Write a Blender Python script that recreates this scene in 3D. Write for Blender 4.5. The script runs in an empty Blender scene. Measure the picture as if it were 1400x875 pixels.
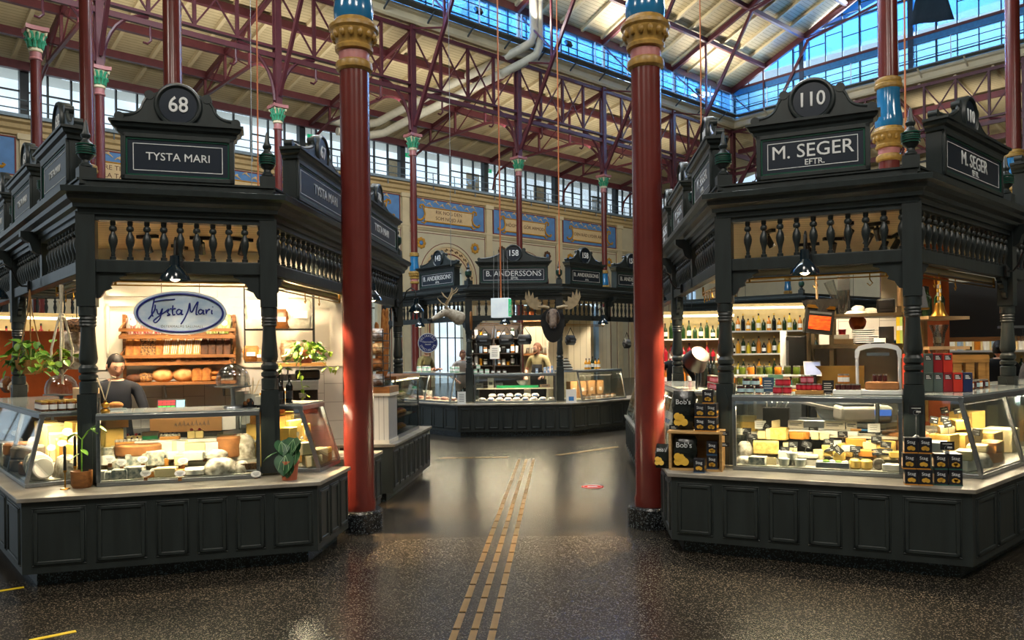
import bpy,bmesh,math,random
from mathutils import Vector,Matrix
random.seed(7)
SC=bpy.context.scene
COL=SC.collection
PI=math.pi
R=math.radians
EYE,FOC,ROLL,HZ=1.6,1077.0,0.012,46.1
cd=bpy.data.cameras.new('camera');cam=bpy.data.objects.new('camera',cd);COL.objects.link(cam)
cd.sensor_width=36.0;cd.lens=FOC/1400*36;cd.shift_y=HZ/1400;cd.clip_start=.05;cd.clip_end=300
cam.matrix_world=Matrix.Translation((0,0,EYE))@Matrix.Rotation(PI/2,4,'X')@Matrix.Rotation(-ROLL,4,'Z')
SC.camera=cam
SC.view_settings.view_transform='Standard';SC.view_settings.look='None'
SC.view_settings.gamma=1;SC.view_settings.use_curve_mapping=False
try:SC.cycles.use_denoising=True
except Exception:pass
SC.cycles.max_bounces=7;SC.cycles.diffuse_bounces=3;SC.cycles.glossy_bounces=3
SC.cycles.transparent_max_bounces=24;SC.cycles.transmission_bounces=4
SC.cycles.sample_clamp_indirect=4;SC.cycles.caustics_reflective=False;SC.cycles.caustics_refractive=False
def ray(px,py):
 u=px-700;v=py-437.5
 return Vector(((u-ROLL*(v-HZ))/FOC,1.0,-(v+ROLL*u-HZ)/FOC))
def at(px,py,Y):
 d=ray(px,py);return Vector((d.x*Y,Y,EYE+d.z*Y))
def onz(px,py,z):
 d=ray(px,py);return at(px,py,(z-EYE)/d.z)
class MB:
 def __init__(s):s.v=[];s.f=[];s.m=[];s.M=Matrix.Identity(4);s.k=0
 def at(s,loc=(0,0,0),rz=0,rx=0,ry=0):
  s.M=Matrix.Translation(loc)@Matrix.Rotation(rz,4,'Z')@Matrix.Rotation(ry,4,'Y')@Matrix.Rotation(rx,4,'X');return s
 def add(s,vs,fs):
  n=len(s.v)
  s.v+=[tuple(s.M@Vector(p))for p in vs]
  s.f+=[tuple(n+i for i in q)for q in fs];s.m+=[s.k]*len(fs);return s
 def box(s,x0,x1,y0,y1,z0,z1):
  return s.add([(x0,y0,z0),(x1,y0,z0),(x1,y1,z0),(x0,y1,z0),(x0,y0,z1),(x1,y0,z1),(x1,y1,z1),(x0,y1,z1)],[(0,3,2,1),(4,5,6,7),(0,1,5,4),(1,2,6,5),(2,3,7,6),(3,0,4,7)])
 def cbox(s,c,d):return s.box(c[0]-d[0]/2,c[0]+d[0]/2,c[1]-d[1]/2,c[1]+d[1]/2,c[2]-d[2]/2,c[2]+d[2]/2)
 def lathe(s,prof,n=16,c=(0,0,0)):
  vs=[];fs=[]
  for r,z in prof:
   for i in range(n):
    a=2*PI*i/n;vs.append((c[0]+r*math.cos(a),c[1]+r*math.sin(a),c[2]+z))
  for j in range(len(prof)-1):
   for i in range(n):
    k=(i+1)%n;fs.append((j*n+i,j*n+k,(j+1)*n+k,(j+1)*n+i))
  if prof[0][0]>1e-5:fs.append(tuple(range(n))[::-1])
  if prof[-1][0]>1e-5:fs.append(tuple((len(prof)-1)*n+i for i in range(n)))
  return s.add(vs,fs)
 def cyl(s,c,r,h,n=16):return s.lathe([(r,0),(r,h)],n,c)
 def ball(s,c,r,n=14,m=8):
  if not hasattr(r,'__len__'):r=(r,r,r)
  vs=[(c[0],c[1],c[2]-r[2])];fs=[]
  for j in range(1,m):
   t=-PI/2+PI*j/m
   for i in range(n):
    a=2*PI*i/n;vs.append((c[0]+r[0]*math.cos(t)*math.cos(a),c[1]+r[1]*math.cos(t)*math.sin(a),c[2]+r[2]*math.sin(t)))
  vs.append((c[0],c[1],c[2]+r[2]))
  for i in range(n):fs.append((0,1+(i+1)%n,1+i));fs.append((len(vs)-1,1+(m-2)*n+i,1+(m-2)*n+(i+1)%n))
  for j in range(m-2):
   for i in range(n):
    k=(i+1)%n;fs.append((1+j*n+i,1+j*n+k,1+(j+1)*n+k,1+(j+1)*n+i))
  return s.add(vs,fs)
 def tube(s,pts,r,n=8,closed=False):
  P=[Vector(p)for p in pts];L=len(P);rr=r if hasattr(r,'__len__')else[r]*L
  vs=[];fs=[];up=None
  for i in range(L):
   if closed:t=(P[(i+1)%L]-P[i-1])
   else:t=(P[min(i+1,L-1)]-P[max(i-1,0)])
   t.normalize()
   if up is None:up=Vector((0,0,1))if abs(t.z)<.9 else Vector((1,0,0))
   a=t.cross(up)
   if a.length<1e-4:a=t.orthogonal()
   a.normalize();b=a.cross(t);up=b
   for k in range(n):
    w=2*PI*k/n;vs.append(P[i]+(a*math.cos(w)+b*math.sin(w))*rr[i])
  for i in range(L if closed else L-1):
   j=(i+1)%L
   for k in range(n):
    q=(k+1)%n;fs.append((i*n+k,i*n+q,j*n+q,j*n+k))
  if not closed:fs.append(tuple(range(n))[::-1]);fs.append(tuple((L-1)*n+k for k in range(n)))
  return s.add(vs,fs)
 def bar(s,a,b,w,h=None):
  a=Vector(a);b=Vector(b);h=h or w;t=(b-a);L=t.length
  if L<1e-6:return s
  t.normalize();up=Vector((0,0,1))if abs(t.z)<.95 else Vector((0,1,0))
  x=t.cross(up).normalized();y=x.cross(t)
  vs=[p+x*(w/2*i)+y*(h/2*j)for p in(a,b)for i,j in((-1,-1),(1,-1),(1,1),(-1,1))]
  return s.add(vs,[(0,1,2,3)[::-1],(4,5,6,7),(0,1,5,4),(1,2,6,5),(2,3,7,6),(3,0,4,7)])
 def prism(s,poly,z0,z1):
  n=len(poly)
  return s.add([(p[0],p[1],z0)for p in poly]+[(p[0],p[1],z1)for p in poly],[tuple(range(n))[::-1],tuple(range(n,2*n))]+[(i,(i+1)%n,n+(i+1)%n,n+i)for i in range(n)])
 def slab(s,poly,y0,y1):
  n=len(poly)
  return s.add([(p[0],y0,p[1])for p in poly]+[(p[0],y1,p[1])for p in poly],[tuple(range(n)),tuple(range(n,2*n))[::-1]]+[(i,n+i,n+(i+1)%n,(i+1)%n)for i in range(n)])
 def sweep(s,poly,prof,caps=True):
  rows=[offset(poly,-o)for o,z in prof];n=len(prof);vs=[];fs=[]
  for i in range(len(poly)):
   for j in range(n):vs.append((rows[j][i][0],rows[j][i][1],prof[j][1]))
  for i in range(len(poly)-1):
   for j in range(n):
    k=(j+1)%n;fs.append((i*n+j,i*n+k,(i+1)*n+k,(i+1)*n+j))
  if caps:fs.append(tuple(range(n))[::-1]);fs.append(tuple((len(poly)-1)*n+j for j in range(n)))
  return s.add(vs,fs)
 def band(s,poly,a,b,z0,z1):return s.sweep(poly,[(-a,z0),(-a,z1),(-b,z1),(-b,z0)])
 def mesh(s,name,mats,smooth=35):
  me=bpy.data.meshes.new(name);me.from_pydata(s.v,[],s.f)
  for m in(mats if isinstance(mats,(list,tuple))else[mats]):me.materials.append(m)
  if any(s.m):me.polygons.foreach_set('material_index',s.m)
  bm=bmesh.new();bm.from_mesh(me);bmesh.ops.recalc_face_normals(bm,faces=bm.faces);bm.to_mesh(me);bm.free()
  if smooth:
   me.polygons.foreach_set('use_smooth',[True]*len(me.polygons));me.set_sharp_from_angle(angle=R(smooth))
  return me
 def build(s,name,mats,parent=None,loc=None,rz=0,bev=0,smooth=35):
  return place(name,s.mesh(name,mats,smooth),parent,loc,rz,bev)
def offset(P,d):
 P=[Vector((p[0],p[1]))for p in P];out=[];L=len(P)
 for i in range(L):
  t1=(P[i]-P[i-1]).normalized()if i else None
  t2=(P[i+1]-P[i]).normalized()if i<L-1 else None
  if t1 is None:t1=t2
  if t2 is None:t2=t1
  n1=Vector((-t1.y,t1.x));n2=Vector((-t2.y,t2.x));b=n1+n2;b=b/b.dot(n1)
  out.append(P[i]+b*d)
 return out
def place(name,me,parent=None,loc=None,rz=0,bev=0,rot=None):
 o=bpy.data.objects.new(name,me);COL.objects.link(o)
 if parent is not None:o.parent=parent
 if loc is not None:o.location=loc
 o.rotation_euler=rot if rot else(0,0,rz)
 if bev:
  b=o.modifiers.new('bevel','BEVEL');b.width=bev;b.segments=2;b.limit_method='ANGLE';b.angle_limit=R(40)
 return o
def tag(o,label,cat,group=None,kind=None):
 o['label']=label;o['category']=cat
 if group:o['group']=group
 if kind:o['kind']=kind
 return o
def thing(name,label,cat,loc=(0,0,0),rz=0,group=None,rot=None):
 o=bpy.data.objects.new(name,None);COL.objects.link(o);o.location=loc
 o.rotation_euler=rot if rot else(0,0,rz);o.empty_display_size=.05
 return tag(o,label,cat,group)
KIDS={}
def dup(root,loc,rz=None,label=None,group=None,rot=None):
 def cp(o,par):
  c=o.copy();COL.objects.link(c)
  if par is not None:c.parent=par
  for ch in o.children:cp(ch,c)
  return c
 r=cp(root,None);r.location=loc
 if rot:r.rotation_euler=rot
 elif rz is not None:r.rotation_euler=(0,0,rz)
 if label:r['label']=label
 if group:r['group']=group
 return r
def struct(name,mb,mat,loc=None,rz=0,smooth=35):
 o=mb.build(name,mat,None,loc,rz,0,smooth);o['kind']='structure';return o
ORD='first second third fourth fifth sixth seventh eighth ninth tenth eleventh twelfth thirteenth fourteenth fifteenth sixteenth seventeenth eighteenth nineteenth twentieth'.split()
TENS={2:'twenty',3:'thirty',4:'forty',5:'fifty',6:'sixty',7:'seventy',8:'eighty',9:'ninety'}
def nth(i):
 if i<20:return ORD[i]
 i+=1
 if i%10==0:return TENS[i//10][:-1]+'ieth'
 return TENS[i//10]+'-'+ORD[i%10-1]
def lin(c):return tuple((x/255/12.92 if x<=10 else((x/255+.055)/1.055)**2.4)for x in c)+(1,)
MATS={}
def mat(name,rgb,rough=.5,metal=0,var=.12,scale=8,bump=0,emit=0,coat=0,rgb2=None,stretch=None,spec=None,detail=3):
 if name in MATS:return MATS[name]
 m=bpy.data.materials.new(name);m.use_nodes=True;nt=m.node_tree;N=nt.nodes;b=N['Principled BSDF']
 c=lin(rgb);c2=lin(rgb2)if rgb2 else tuple(x*(1-var)for x in c[:3])+(1,)
 tc=N.new('ShaderNodeTexCoord');mp=N.new('ShaderNodeMapping');no=N.new('ShaderNodeTexNoise');mx=N.new('ShaderNodeMix')
 mx.data_type='RGBA';no.inputs['Scale'].default_value=scale;no.inputs['Detail'].default_value=detail
 if stretch:mp.inputs['Scale'].default_value=stretch
 nt.links.new(tc.outputs['Object'],mp.inputs[0]);nt.links.new(mp.outputs[0],no.inputs[0])
 rp=N.new('ShaderNodeMapRange');rp.inputs[1].default_value=.35;rp.inputs[2].default_value=.65
 nt.links.new(no.outputs[0],rp.inputs[0]);nt.links.new(rp.outputs[0],mx.inputs[0])
 mx.inputs[6].default_value=c;mx.inputs[7].default_value=c2
 nt.links.new(mx.outputs[2],b.inputs['Base Color'])
 b.inputs['Roughness'].default_value=rough;b.inputs['Metallic'].default_value=metal
 if spec is not None:b.inputs['Specular IOR Level'].default_value=spec
 if coat:b.inputs['Coat Weight'].default_value=coat;b.inputs['Coat Roughness'].default_value=.12
 if bump:
  bp=N.new('ShaderNodeBump');bp.inputs['Strength'].default_value=bump;bp.inputs['Distance'].default_value=.01
  nt.links.new(no.outputs[0],bp.inputs['Height']);nt.links.new(bp.outputs[0],b.inputs['Normal'])
 if emit:
  nt.links.new(mx.outputs[2],b.inputs['Emission Color']);b.inputs['Emission Strength'].default_value=emit
 MATS[name]=m;return m
def glass(name,tint=(235,240,240),refl=.08,rough=.02):
 if name in MATS:return MATS[name]
 m=bpy.data.materials.new(name);m.use_nodes=True;nt=m.node_tree;N=nt.nodes;N.clear()
 o=N.new('ShaderNodeOutputMaterial');mx=N.new('ShaderNodeMixShader');t=N.new('ShaderNodeBsdfTransparent');g=N.new('ShaderNodeBsdfGlossy')
 lw=N.new('ShaderNodeFresnel');lw.inputs[0].default_value=1.45;ad=N.new('ShaderNodeMath');ad.operation='MULTIPLY_ADD'
 ad.inputs[1].default_value=.45;ad.inputs[2].default_value=refl-.04
 t.inputs[0].default_value=lin(tint);g.inputs['Roughness'].default_value=rough
 nt.links.new(lw.outputs[0],ad.inputs[0]);nt.links.new(ad.outputs[0],mx.inputs[0]);nt.links.new(t.outputs[0],mx.inputs[1])
 nt.links.new(g.outputs[0],mx.inputs[2]);nt.links.new(mx.outputs[0],o.inputs[0]);MATS[name]=m;return m
def grid_mat(name,rgb,line,sx,sz,rough=.5,wid=.02,axis='XZ',off=.0,bump=.3,var=.08):
 """boards or tiles: lines every sx (and sz) metres in object space"""
 m=mat(name,rgb,rough,var=var,scale=3);nt=m.node_tree;N=nt.nodes;b=N['Principled BSDF']
 tc=N.new('ShaderNodeTexCoord');sp=N.new('ShaderNodeSeparateXYZ');nt.links.new(tc.outputs['Object'],sp.inputs[0])
 last=None
 row=None
 for ax,s in zip(axis,(sx,sz)):
  if not s:continue
  d=N.new('ShaderNodeMath');d.operation='DIVIDE';d.inputs[1].default_value=s
  nt.links.new(sp.outputs[ax],d.inputs[0])
  src=d
  if row is not None and off:
   fl=N.new('ShaderNodeMath');fl.operation='FLOOR';nt.links.new(row.outputs[0],fl.inputs[0])
   ml=N.new('ShaderNodeMath');ml.operation='MULTIPLY_ADD';ml.inputs[1].default_value=off
   nt.links.new(fl.outputs[0],ml.inputs[0]);nt.links.new(d.outputs[0],ml.inputs[2]);src=ml
  row=d
  fr=N.new('ShaderNodeMath');fr.operation='FRACT';nt.links.new(src.outputs[0],fr.inputs[0])
  lt=N.new('ShaderNodeMath');lt.operation='LESS_THAN';lt.inputs[1].default_value=wid/s;nt.links.new(fr.outputs[0],lt.inputs[0])
  if last is None:last=lt
  else:
   mm=N.new('ShaderNodeMath');mm.operation='MAXIMUM';nt.links.new(last.outputs[0],mm.inputs[0]);nt.links.new(lt.outputs[0],mm.inputs[1]);last=mm
 old=b.inputs['Base Color'].links[0].from_socket
 mx=N.new('ShaderNodeMix');mx.data_type='RGBA';nt.links.new(last.outputs[0],mx.inputs[0]);nt.links.new(old,mx.inputs[6]);mx.inputs[7].default_value=lin(line)
 nt.links.new(mx.outputs[2],b.inputs['Base Color'])
 bp=N.new('ShaderNodeBump');bp.invert=True;bp.inputs['Strength'].default_value=bump;bp.inputs['Distance'].default_value=.01
 nt.links.new(last.outputs[0],bp.inputs['Height']);nt.links.new(bp.outputs[0],b.inputs['Normal'])
 return m
def speckle(name,base,dark,light,rough,scale=180):
 m=mat(name,base,rough,var=.25,scale=1.2);nt=m.node_tree;N=nt.nodes;b=N['Principled BSDF']
 tc=N.new('ShaderNodeTexCoord');vo=N.new('ShaderNodeTexVoronoi');vo.inputs['Scale'].default_value=scale
 nt.links.new(tc.outputs['Object'],vo.inputs[0]);sp=N.new('ShaderNodeSeparateColor');nt.links.new(vo.outputs['Color'],sp.inputs[0])
 old=b.inputs['Base Color'].links[0].from_socket
 for ch,th,col in(('Red',.78,light),('Green',.62,dark)):
  g=N.new('ShaderNodeMath');g.operation='GREATER_THAN';g.inputs[1].default_value=th;nt.links.new(sp.outputs[ch],g.inputs[0])
  mx=N.new('ShaderNodeMix');mx.data_type='RGBA';nt.links.new(g.outputs[0],mx.inputs[0]);nt.links.new(old,mx.inputs[6]);mx.inputs[7].default_value=lin(col);old=mx.outputs[2]
 nt.links.new(old,b.inputs['Base Color'])
 return m
PAINT=mat('stall_paint',(38,46,47),.38,var=.3,scale=14,bump=.12,stretch=(1,1,.15))
PANELP=mat('counter_paint',(40,47,47),.45,var=.3,scale=14,bump=.12,stretch=(1,1,.15))
GREENP=mat('green_gilding',(8,74,58),.3)
NAVY=mat('sign_navy',(14,29,46),.35)
WHITE=mat('white_lettering',(225,228,230),.5,var=.03)
RED=mat('column_oxblood',(100,38,33),.24,var=.18,scale=3)
TRUSS=mat('truss_oxblood',(94,42,50),.45,var=.2,scale=5)
BLUE=mat('column_blue',(30,110,160),.18,var=.2,scale=4,coat=.5)
GOLD=mat('column_gilt',(170,132,62),.38,var=.35,scale=20)
PINK=mat('column_pink',(176,112,110),.4)
CREAM=mat('cream_paint',(222,206,168),.6,var=.1,scale=2)
CAPG=mat('capital_green',(30,130,90),.4,rgb2=(70,160,120))
STEEL=mat('brushed_steel',(150,155,160),.32,.9,var=.15,scale=20,stretch=(.2,4,4))
ALU=mat('painted_aluminium',(165,172,178),.4,.5)
BRASS=mat('brass',(190,140,60),.3,1,var=.2)
BLACK=mat('black_plastic',(18,19,20),.4)
GLASS=glass('case_glass')
WGLASS=glass('window_glass',(240,246,250),.06)
CLEAR=glass('clear_glass',(240,242,240),.16)
WOOD=mat('pine_wood',(188,138,72),.5,var=.35,scale=6,stretch=(1,8,8),bump=.1)
OAK=mat('oak_wood',(150,96,46),.5,var=.4,scale=6,stretch=(1,8,8),bump=.1)
WHITEP=mat('white_paint',(226,222,212),.45,var=.05)
LAMPON=mat('lamp_glow',(255,225,170),.5,emit=5,var=0)
TUBEON=mat('office_light',(235,245,255),.5,emit=4,var=0)
def text(body,size,m,parent,loc,rot=(PI/2,0,0),ext=.002,off=0.0,name='lettering',sx=1,al='CENTER',space=1):
 c=bpy.data.curves.new(name,'FONT');c.body=body;c.size=size;c.extrude=ext;c.bevel_depth=off*1.6;c.bevel_resolution=0
 c.align_x=al;c.align_y='CENTER';c.space_character=space;c.materials.append(m);c.resolution_u=3
 key=(body,size,ext,off,m.name,sx,al,space)
 if key not in TXT:
  c.materials.clear();tmp=bpy.data.objects.new('tmp_text',c);COL.objects.link(tmp)
  me=bpy.data.meshes.new_from_object(tmp.evaluated_get(bpy.context.evaluated_depsgraph_get()))
  me.materials.append(m);bpy.data.objects.remove(tmp);bpy.data.curves.remove(c);me.name=name;TXT[key]=me
  me.transform(Matrix.Diagonal((sx,1,1,1)))
 o=bpy.data.objects.new(name,TXT[key]);COL.objects.link(o);o.parent=parent;o.location=loc;o.rotation_euler=rot
 return o
TXT={}
UX,UY=.743,.669
HRZ=math.atan2(UY,UX)
def hall(u,v,z=0):return Vector((u*UX-v*UY,u*UY+v*UX,z))
FLOOR=speckle('terrazzo',(42,38,33),(20,18,16),(104,96,82),.24,150)
nt=FLOOR.node_tree;nz=nt.nodes.new('ShaderNodeTexNoise');nz.inputs['Scale'].default_value=2.2;nz.inputs['Detail'].default_value=6
mr=nt.nodes.new('ShaderNodeMapRange');mr.inputs[3].default_value=.16;mr.inputs[4].default_value=.36
nt.links.new(nz.outputs[0],mr.inputs[0]);nt.links.new(mr.outputs[0],nt.nodes['Principled BSDF'].inputs['Roughness'])
struct('floor',MB().box(-12,62,-16,46,-.1,0),FLOOR,(0,0,0),HRZ)
CEIL=grid_mat('ceiling_boards',(214,198,158),(150,136,104),0,.16,.6,.018,'XY')
CEILU=grid_mat('ceiling_boards_across',(214,198,158),(150,136,104),.16,0,.6,.018,'XY')
WALLC=mat('wall_cream',(214,204,174),.7,var=.08,scale=1.5)
V0,V1,U0,U1=4.65,23.9,3.8,38.0
WV,WU=32.0,46.0
def roof_v(v):return 13.75-.2*(v-V1)
struct('ceiling',MB().add([(-14,V1,roof_v(V1)),(WU,V1,roof_v(V1)),(WU,WV+.3,roof_v(WV+.3)),(-14,WV+.3,roof_v(WV+.3)),(-14,V1,roof_v(V1)+.2),(WU,V1,roof_v(V1)+.2),(WU,WV+.3,roof_v(WV+.3)+.2),(-14,WV+.3,roof_v(WV+.3)+.2)],[(0,1,2,3),(7,6,5,4),(0,4,5,1),(2,6,7,3),(1,5,6,2),(0,3,7,4)]),CEIL,None,HRZ)
def roof_u(u):return 13.75-.2*(u-U1)
struct('ceiling.001',MB().add([(U1,V1,roof_u(U1)),(U1,-14,roof_u(U1)),(WU+.3,-14,roof_u(WU+.3)),(WU+.3,V1,roof_u(WU+.3)),(U1,V1,roof_u(U1)+.2),(U1,-14,roof_u(U1)+.2),(WU+.3,-14,roof_u(WU+.3)+.2),(WU+.3,V1,roof_u(WU+.3)+.2)],[(0,1,2,3),(7,6,5,4),(0,4,5,1),(2,6,7,3),(1,5,6,2),(0,3,7,4)]),CEILU,None,HRZ)
APX=(V0+V1)/2;ZE=15.95;ZA=ZE+.4*(V1-APX)
def nave(v):return ZE+.4*(V1-v)if v>APX else ZE+.4*(v-V0)
struct('ceiling.002',MB().add([(3.6,V1,ZE),(U1,V1,ZE),(U1,APX,ZA),(3.6,APX,ZA),(U1,V0,ZE),(3.6,V0,ZE),(3.6,V1,ZE+.2),(U1,V1,ZE+.2),(U1,APX,ZA+.2),(3.6,APX,ZA+.2),(U1,V0,ZE+.2),(3.6,V0,ZE+.2)],[(0,1,2,3),(3,2,4,5),(6,9,8,7),(9,11,10,8),(0,6,7,1),(5,4,10,11)]),CEIL,None,HRZ)
struct('ceiling.003',MB().box(-14,3.4,-14,V1,13.6,13.8),CEIL,None,HRZ)
struct('ceiling.004',MB().box(3.4,U1,-14,4.4,13.6,13.8),CEIL,None,HRZ)
for i in range(34):
 u=-9+i*1.32
 if u<-8 or u>45:continue
 m=MB();m.add([(u-.06,V1,roof_v(V1)-.14),(u+.06,V1,roof_v(V1)-.14),(u+.06,WV,roof_v(WV)-.14),(u-.06,WV,roof_v(WV)-.14),(u-.06,V1,roof_v(V1)),(u+.06,V1,roof_v(V1)),(u+.06,WV,roof_v(WV)),(u-.06,WV,roof_v(WV))],[(0,1,2,3),(0,4,5,1),(1,5,6,2),(2,6,7,3),(3,7,4,0),(4,7,6,5)])
 struct('trim_rafter',m,CREAM,None,HRZ)
for i in range(22):
 u=10+i*1.32
 if u>37.5:break
 m=MB()
 m.add([(u-.07,V1,ZE-.14),(u+.07,V1,ZE-.14),(u+.07,APX,ZA-.14),(u-.07,APX,ZA-.14),(u-.07,V1,ZE),(u+.07,V1,ZE),(u+.07,APX,ZA),(u-.07,APX,ZA)],[(0,1,2,3),(0,4,5,1),(1,5,6,2),(2,6,7,3),(3,7,4,0)])
 struct('trim_rafter',m,CREAM,None,HRZ)
for i in range(16):
 v=23.2-i*1.5
 m=MB();m.add([(U1,v-.06,roof_u(U1)-.14),(U1,v+.06,roof_u(U1)-.14),(WU,v+.06,roof_u(WU)-.14),(WU,v-.06,roof_u(WU)-.14),(U1,v-.06,roof_u(U1)),(U1,v+.06,roof_u(U1)),(WU,v+.06,roof_u(WU)),(WU,v-.06,roof_u(WU))],[(0,1,2,3),(0,4,5,1),(1,5,6,2),(2,6,7,3),(3,7,4,0)])
 struct('trim_rafter',m,CREAM,None,HRZ)
for v in(25.6,28.1,29.9):
 struct('trim_purlin',MB().box(-12,45,v-.09,v+.09,roof_v(v)-.38,roof_v(v)-.12),TRUSS,None,HRZ)
struct('trim_purlin',MB().box(-12,46,WV-.25,WV-.05,roof_v(WV)-.42,roof_v(WV)-.12),TRUSS,None,HRZ)
for v in(21.8,19.6,17.4,15.2):
 struct('trim_purlin',MB().box(4,U1,v-.07,v+.07,nave(v)-.32,nave(v)-.12),TRUSS,None,HRZ)
for u in(40.2,42.6,44.6):
 struct('trim_purlin',MB().box(u-.09,u+.09,-12,V1+1,roof_u(u)-.38,roof_u(u)-.12),TRUSS,None,HRZ)
struct('trim_wallplate',MB().box(3.5,U1,V1-.1,V1+.15,15.62,15.95),TRUSS,None,HRZ)
SKYBAR=mat('glazing_bar',(30,54,82),.5)
GRATE=mat('galvanised_grating',(92,100,104),.5,.4)
struct('trim_gutter',MB().sweep([(3.5,V1),(U1,V1)],[(.18,13.72),(.24,13.8),(.24,14.02),(.34,14.08),(.34,14.2),(-.2,14.2),(-.2,13.72)]),CREAM,None,HRZ)
struct('trim_gutter',MB().sweep([(U1,V1+.2),(U1,-8)],[(.18,13.72),(.24,13.8),(.24,14.02),(.34,14.08),(.34,14.2),(-.2,14.2),(-.2,13.72)]),CREAM,None,HRZ)
WALK=thing('walkway_rail','galvanised catwalk with thin rails along the high clerestory windows','walkway',(0,0,0),HRZ)
m=MB().box(3.6,U1-.5,V1-.75,V1-.36,14.2,14.26);m.build('grating',GRATE,WALK)
m=MB()
for z in(14.62,14.95,15.25):m.bar((3.6,V1-.72,z),(U1-.5,V1-.72,z),.03)
m.build('handrail',SKYBAR,WALK)
m=MB()
for i in range(15):m.bar((4+i*2.2,V1-.72,14.2),(4+i*2.2,V1-.72,15.25),.04)
m.build('stanchion',WHITE,WALK)
m=MB()
for i in range(18):m.bar((4+i*1.9,V1-.7,14.18),(4+i*1.9,V1-.2,13.85),.05)
m.build('support_bracket',GRATE,WALK);WALK['kind']='structure'
WALK=thing('walkway_rail','galvanised catwalk with thin rails below the big blue gable window','walkway',(0,0,0),HRZ)
MB().box(U1-.75,U1-.36,-6,V1-.6,14.2,14.26).build('grating',GRATE,WALK)
m=MB()
for z in(14.62,14.95,15.25):m.bar((U1-.72,-6,z),(U1-.72,V1-.6,z),.03)
m.build('handrail',SKYBAR,WALK)
m=MB()
for i in range(13):m.bar((U1-.72,-5+i*2.2,14.2),(U1-.72,-5+i*2.2,15.25),.04)
m.build('stanchion',WHITE,WALK)
m=MB()
for i in range(15):m.bar((U1-.7,-5+i*1.9,14.18),(U1-.2,-5+i*1.9,13.85),.06)
m.build('support_bracket',CREAM,WALK);WALK['kind']='structure'
SKYGL=bpy.data.materials.new('sky_film_glass');SKYGL.use_nodes=True
_n=SKYGL.node_tree.nodes;_n.clear();_l=SKYGL.node_tree.links
_o=_n.new('ShaderNodeOutputMaterial');_a=_n.new('ShaderNodeMixShader');_t=_n.new('ShaderNodeBsdfTransparent');_tr=_n.new('ShaderNodeBsdfTranslucent')
_t.inputs[0].default_value=lin((112,178,230));_tr.inputs[0].default_value=lin((200,222,245));_a.inputs[0].default_value=.1
_l.new(_t.outputs[0],_a.inputs[1]);_l.new(_tr.outputs[0],_a.inputs[2]);_l.new(_a.outputs[0],_o.inputs[0])
SKYGL2=SKYGL.copy();SKYGL2.name='pale_blind';SKYGL2.node_tree.nodes['Transparent BSDF'].inputs[0].default_value=lin((176,218,242))
m=MB().box(3.6,U1,V1+.02,V1+.04,14.2,15.65)
w=struct('window_1',m,WGLASS,None,HRZ)
MB().box(3.6,U1,V1+.06,V1+.07,14.42,15.65).build('window_blind',SKYGL,w,smooth=0)
m=MB()
for i in range(34):m.bar((4+i*1.03,V1,14.2),(4+i*1.03,V1,15.65),.045)
for z in(14.22,14.75):m.bar((3.6,V1,z),(U1,V1,z),.05)
m.build('window_bars',SKYBAR,w)
m=MB()
for i in range(7):m.bar((6.2+i*5.27,V1-.06,14.2),(6.2+i*5.27,V1-.06,15.65),.13)
m.build('window_mullion',WHITE,w)
m=MB().slab([(0,0)]*0 or[(-6,14.2),(V1,14.2),(V1,ZE-.1),(APX,ZA-.1),(V0,ZE-.1),(-6,ZE-.1)],0,.02)
m.v=[(U1+.03+p[1],p[0],p[2])for p in m.v]
w=struct('window_2',m,WGLASS,None,HRZ)
m=MB().slab([(4,16.42),(V1-1.2,16.42),(APX,ZA-.1),(V0,ZE-.1),(4,ZE)],0,.01);m.v=[(U1+.08+p[1],p[0],p[2])for p in m.v];m.build('window_blind',SKYGL,w,smooth=0)
MB().box(U1+.07,U1+.08,-6,V1,14.2,15.6).build('window_blind',SKYGL2,w,smooth=0)
m=MB();k=0;v=V1-.15
while v>5:
 m.bar((U1,v,14.2),(U1,v,nave(v)-.12),.05 if k%4 else .09);k+=1;v-=.86
for z in(14.75,):m.bar((U1,0,z),(U1,V1,z),.05)
k=0
for j in range(22):
 v=V1-.15-.86*j
 for q,z in enumerate((16.9,18.0,19.1)):
  zz=z+(.3 if(j+q)%3==0 else 0)
  if zz<nave(v-.4)-.2:m.bar((U1,v,zz),(U1,v-.86,zz),.04)
m.bar((U1,6,17.7),(U1,20,17.7),.12)
for v in(19.8,14.5,9.2):m.bar((U1-.03,v,14.2),(U1-.03,v,nave(v)),.24)
m.build('window_bars',SKYBAR,w)
FRBL=mat('gable_beam_blue',(60,130,190),.3,var=.2)
MB().box(U1-.12,U1+.1,0,V1,15.5,15.85).build('transom_beam',FRBL,w)
MB().box(U1-.16,U1-.12,0,V1,15.78,15.9).build('transom_edge',TRUSS,w)
m=MB()
m.bar((U1-.1,V1,ZE),(U1-.1,APX,ZA),.12,.22);m.bar((U1-.1,APX,ZA),(U1-.1,V0,ZE),.12,.22)
struct('trim_rake',m,TRUSS,None,HRZ)
NET=mat('dark_netting',(16,44,62),.8)
t=thing('safety_net','dark blue netting hanging in a triangle in the gable window','net',hall(U1-.25,13.55,16.2),HRZ)
me=MB();P=[]
for i in range(9):
 for j in range(7):
  f=j/6;P.append((-.05*math.sin(i*1.4+j),(i/8-.5)*(1.9*(1-f)+.55*f),.35*(1-f)*((i/8)-.4)+2.6*f))
me.add(P,[(j+i*7,j+1+i*7,j+8+i*7,j+7+i*7)for i in range(8)for j in range(6)])
o=me.build('net_cloth',NET,t);sm=o.modifiers.new('thick','SOLIDIFY');sm.thickness=.02
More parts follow.
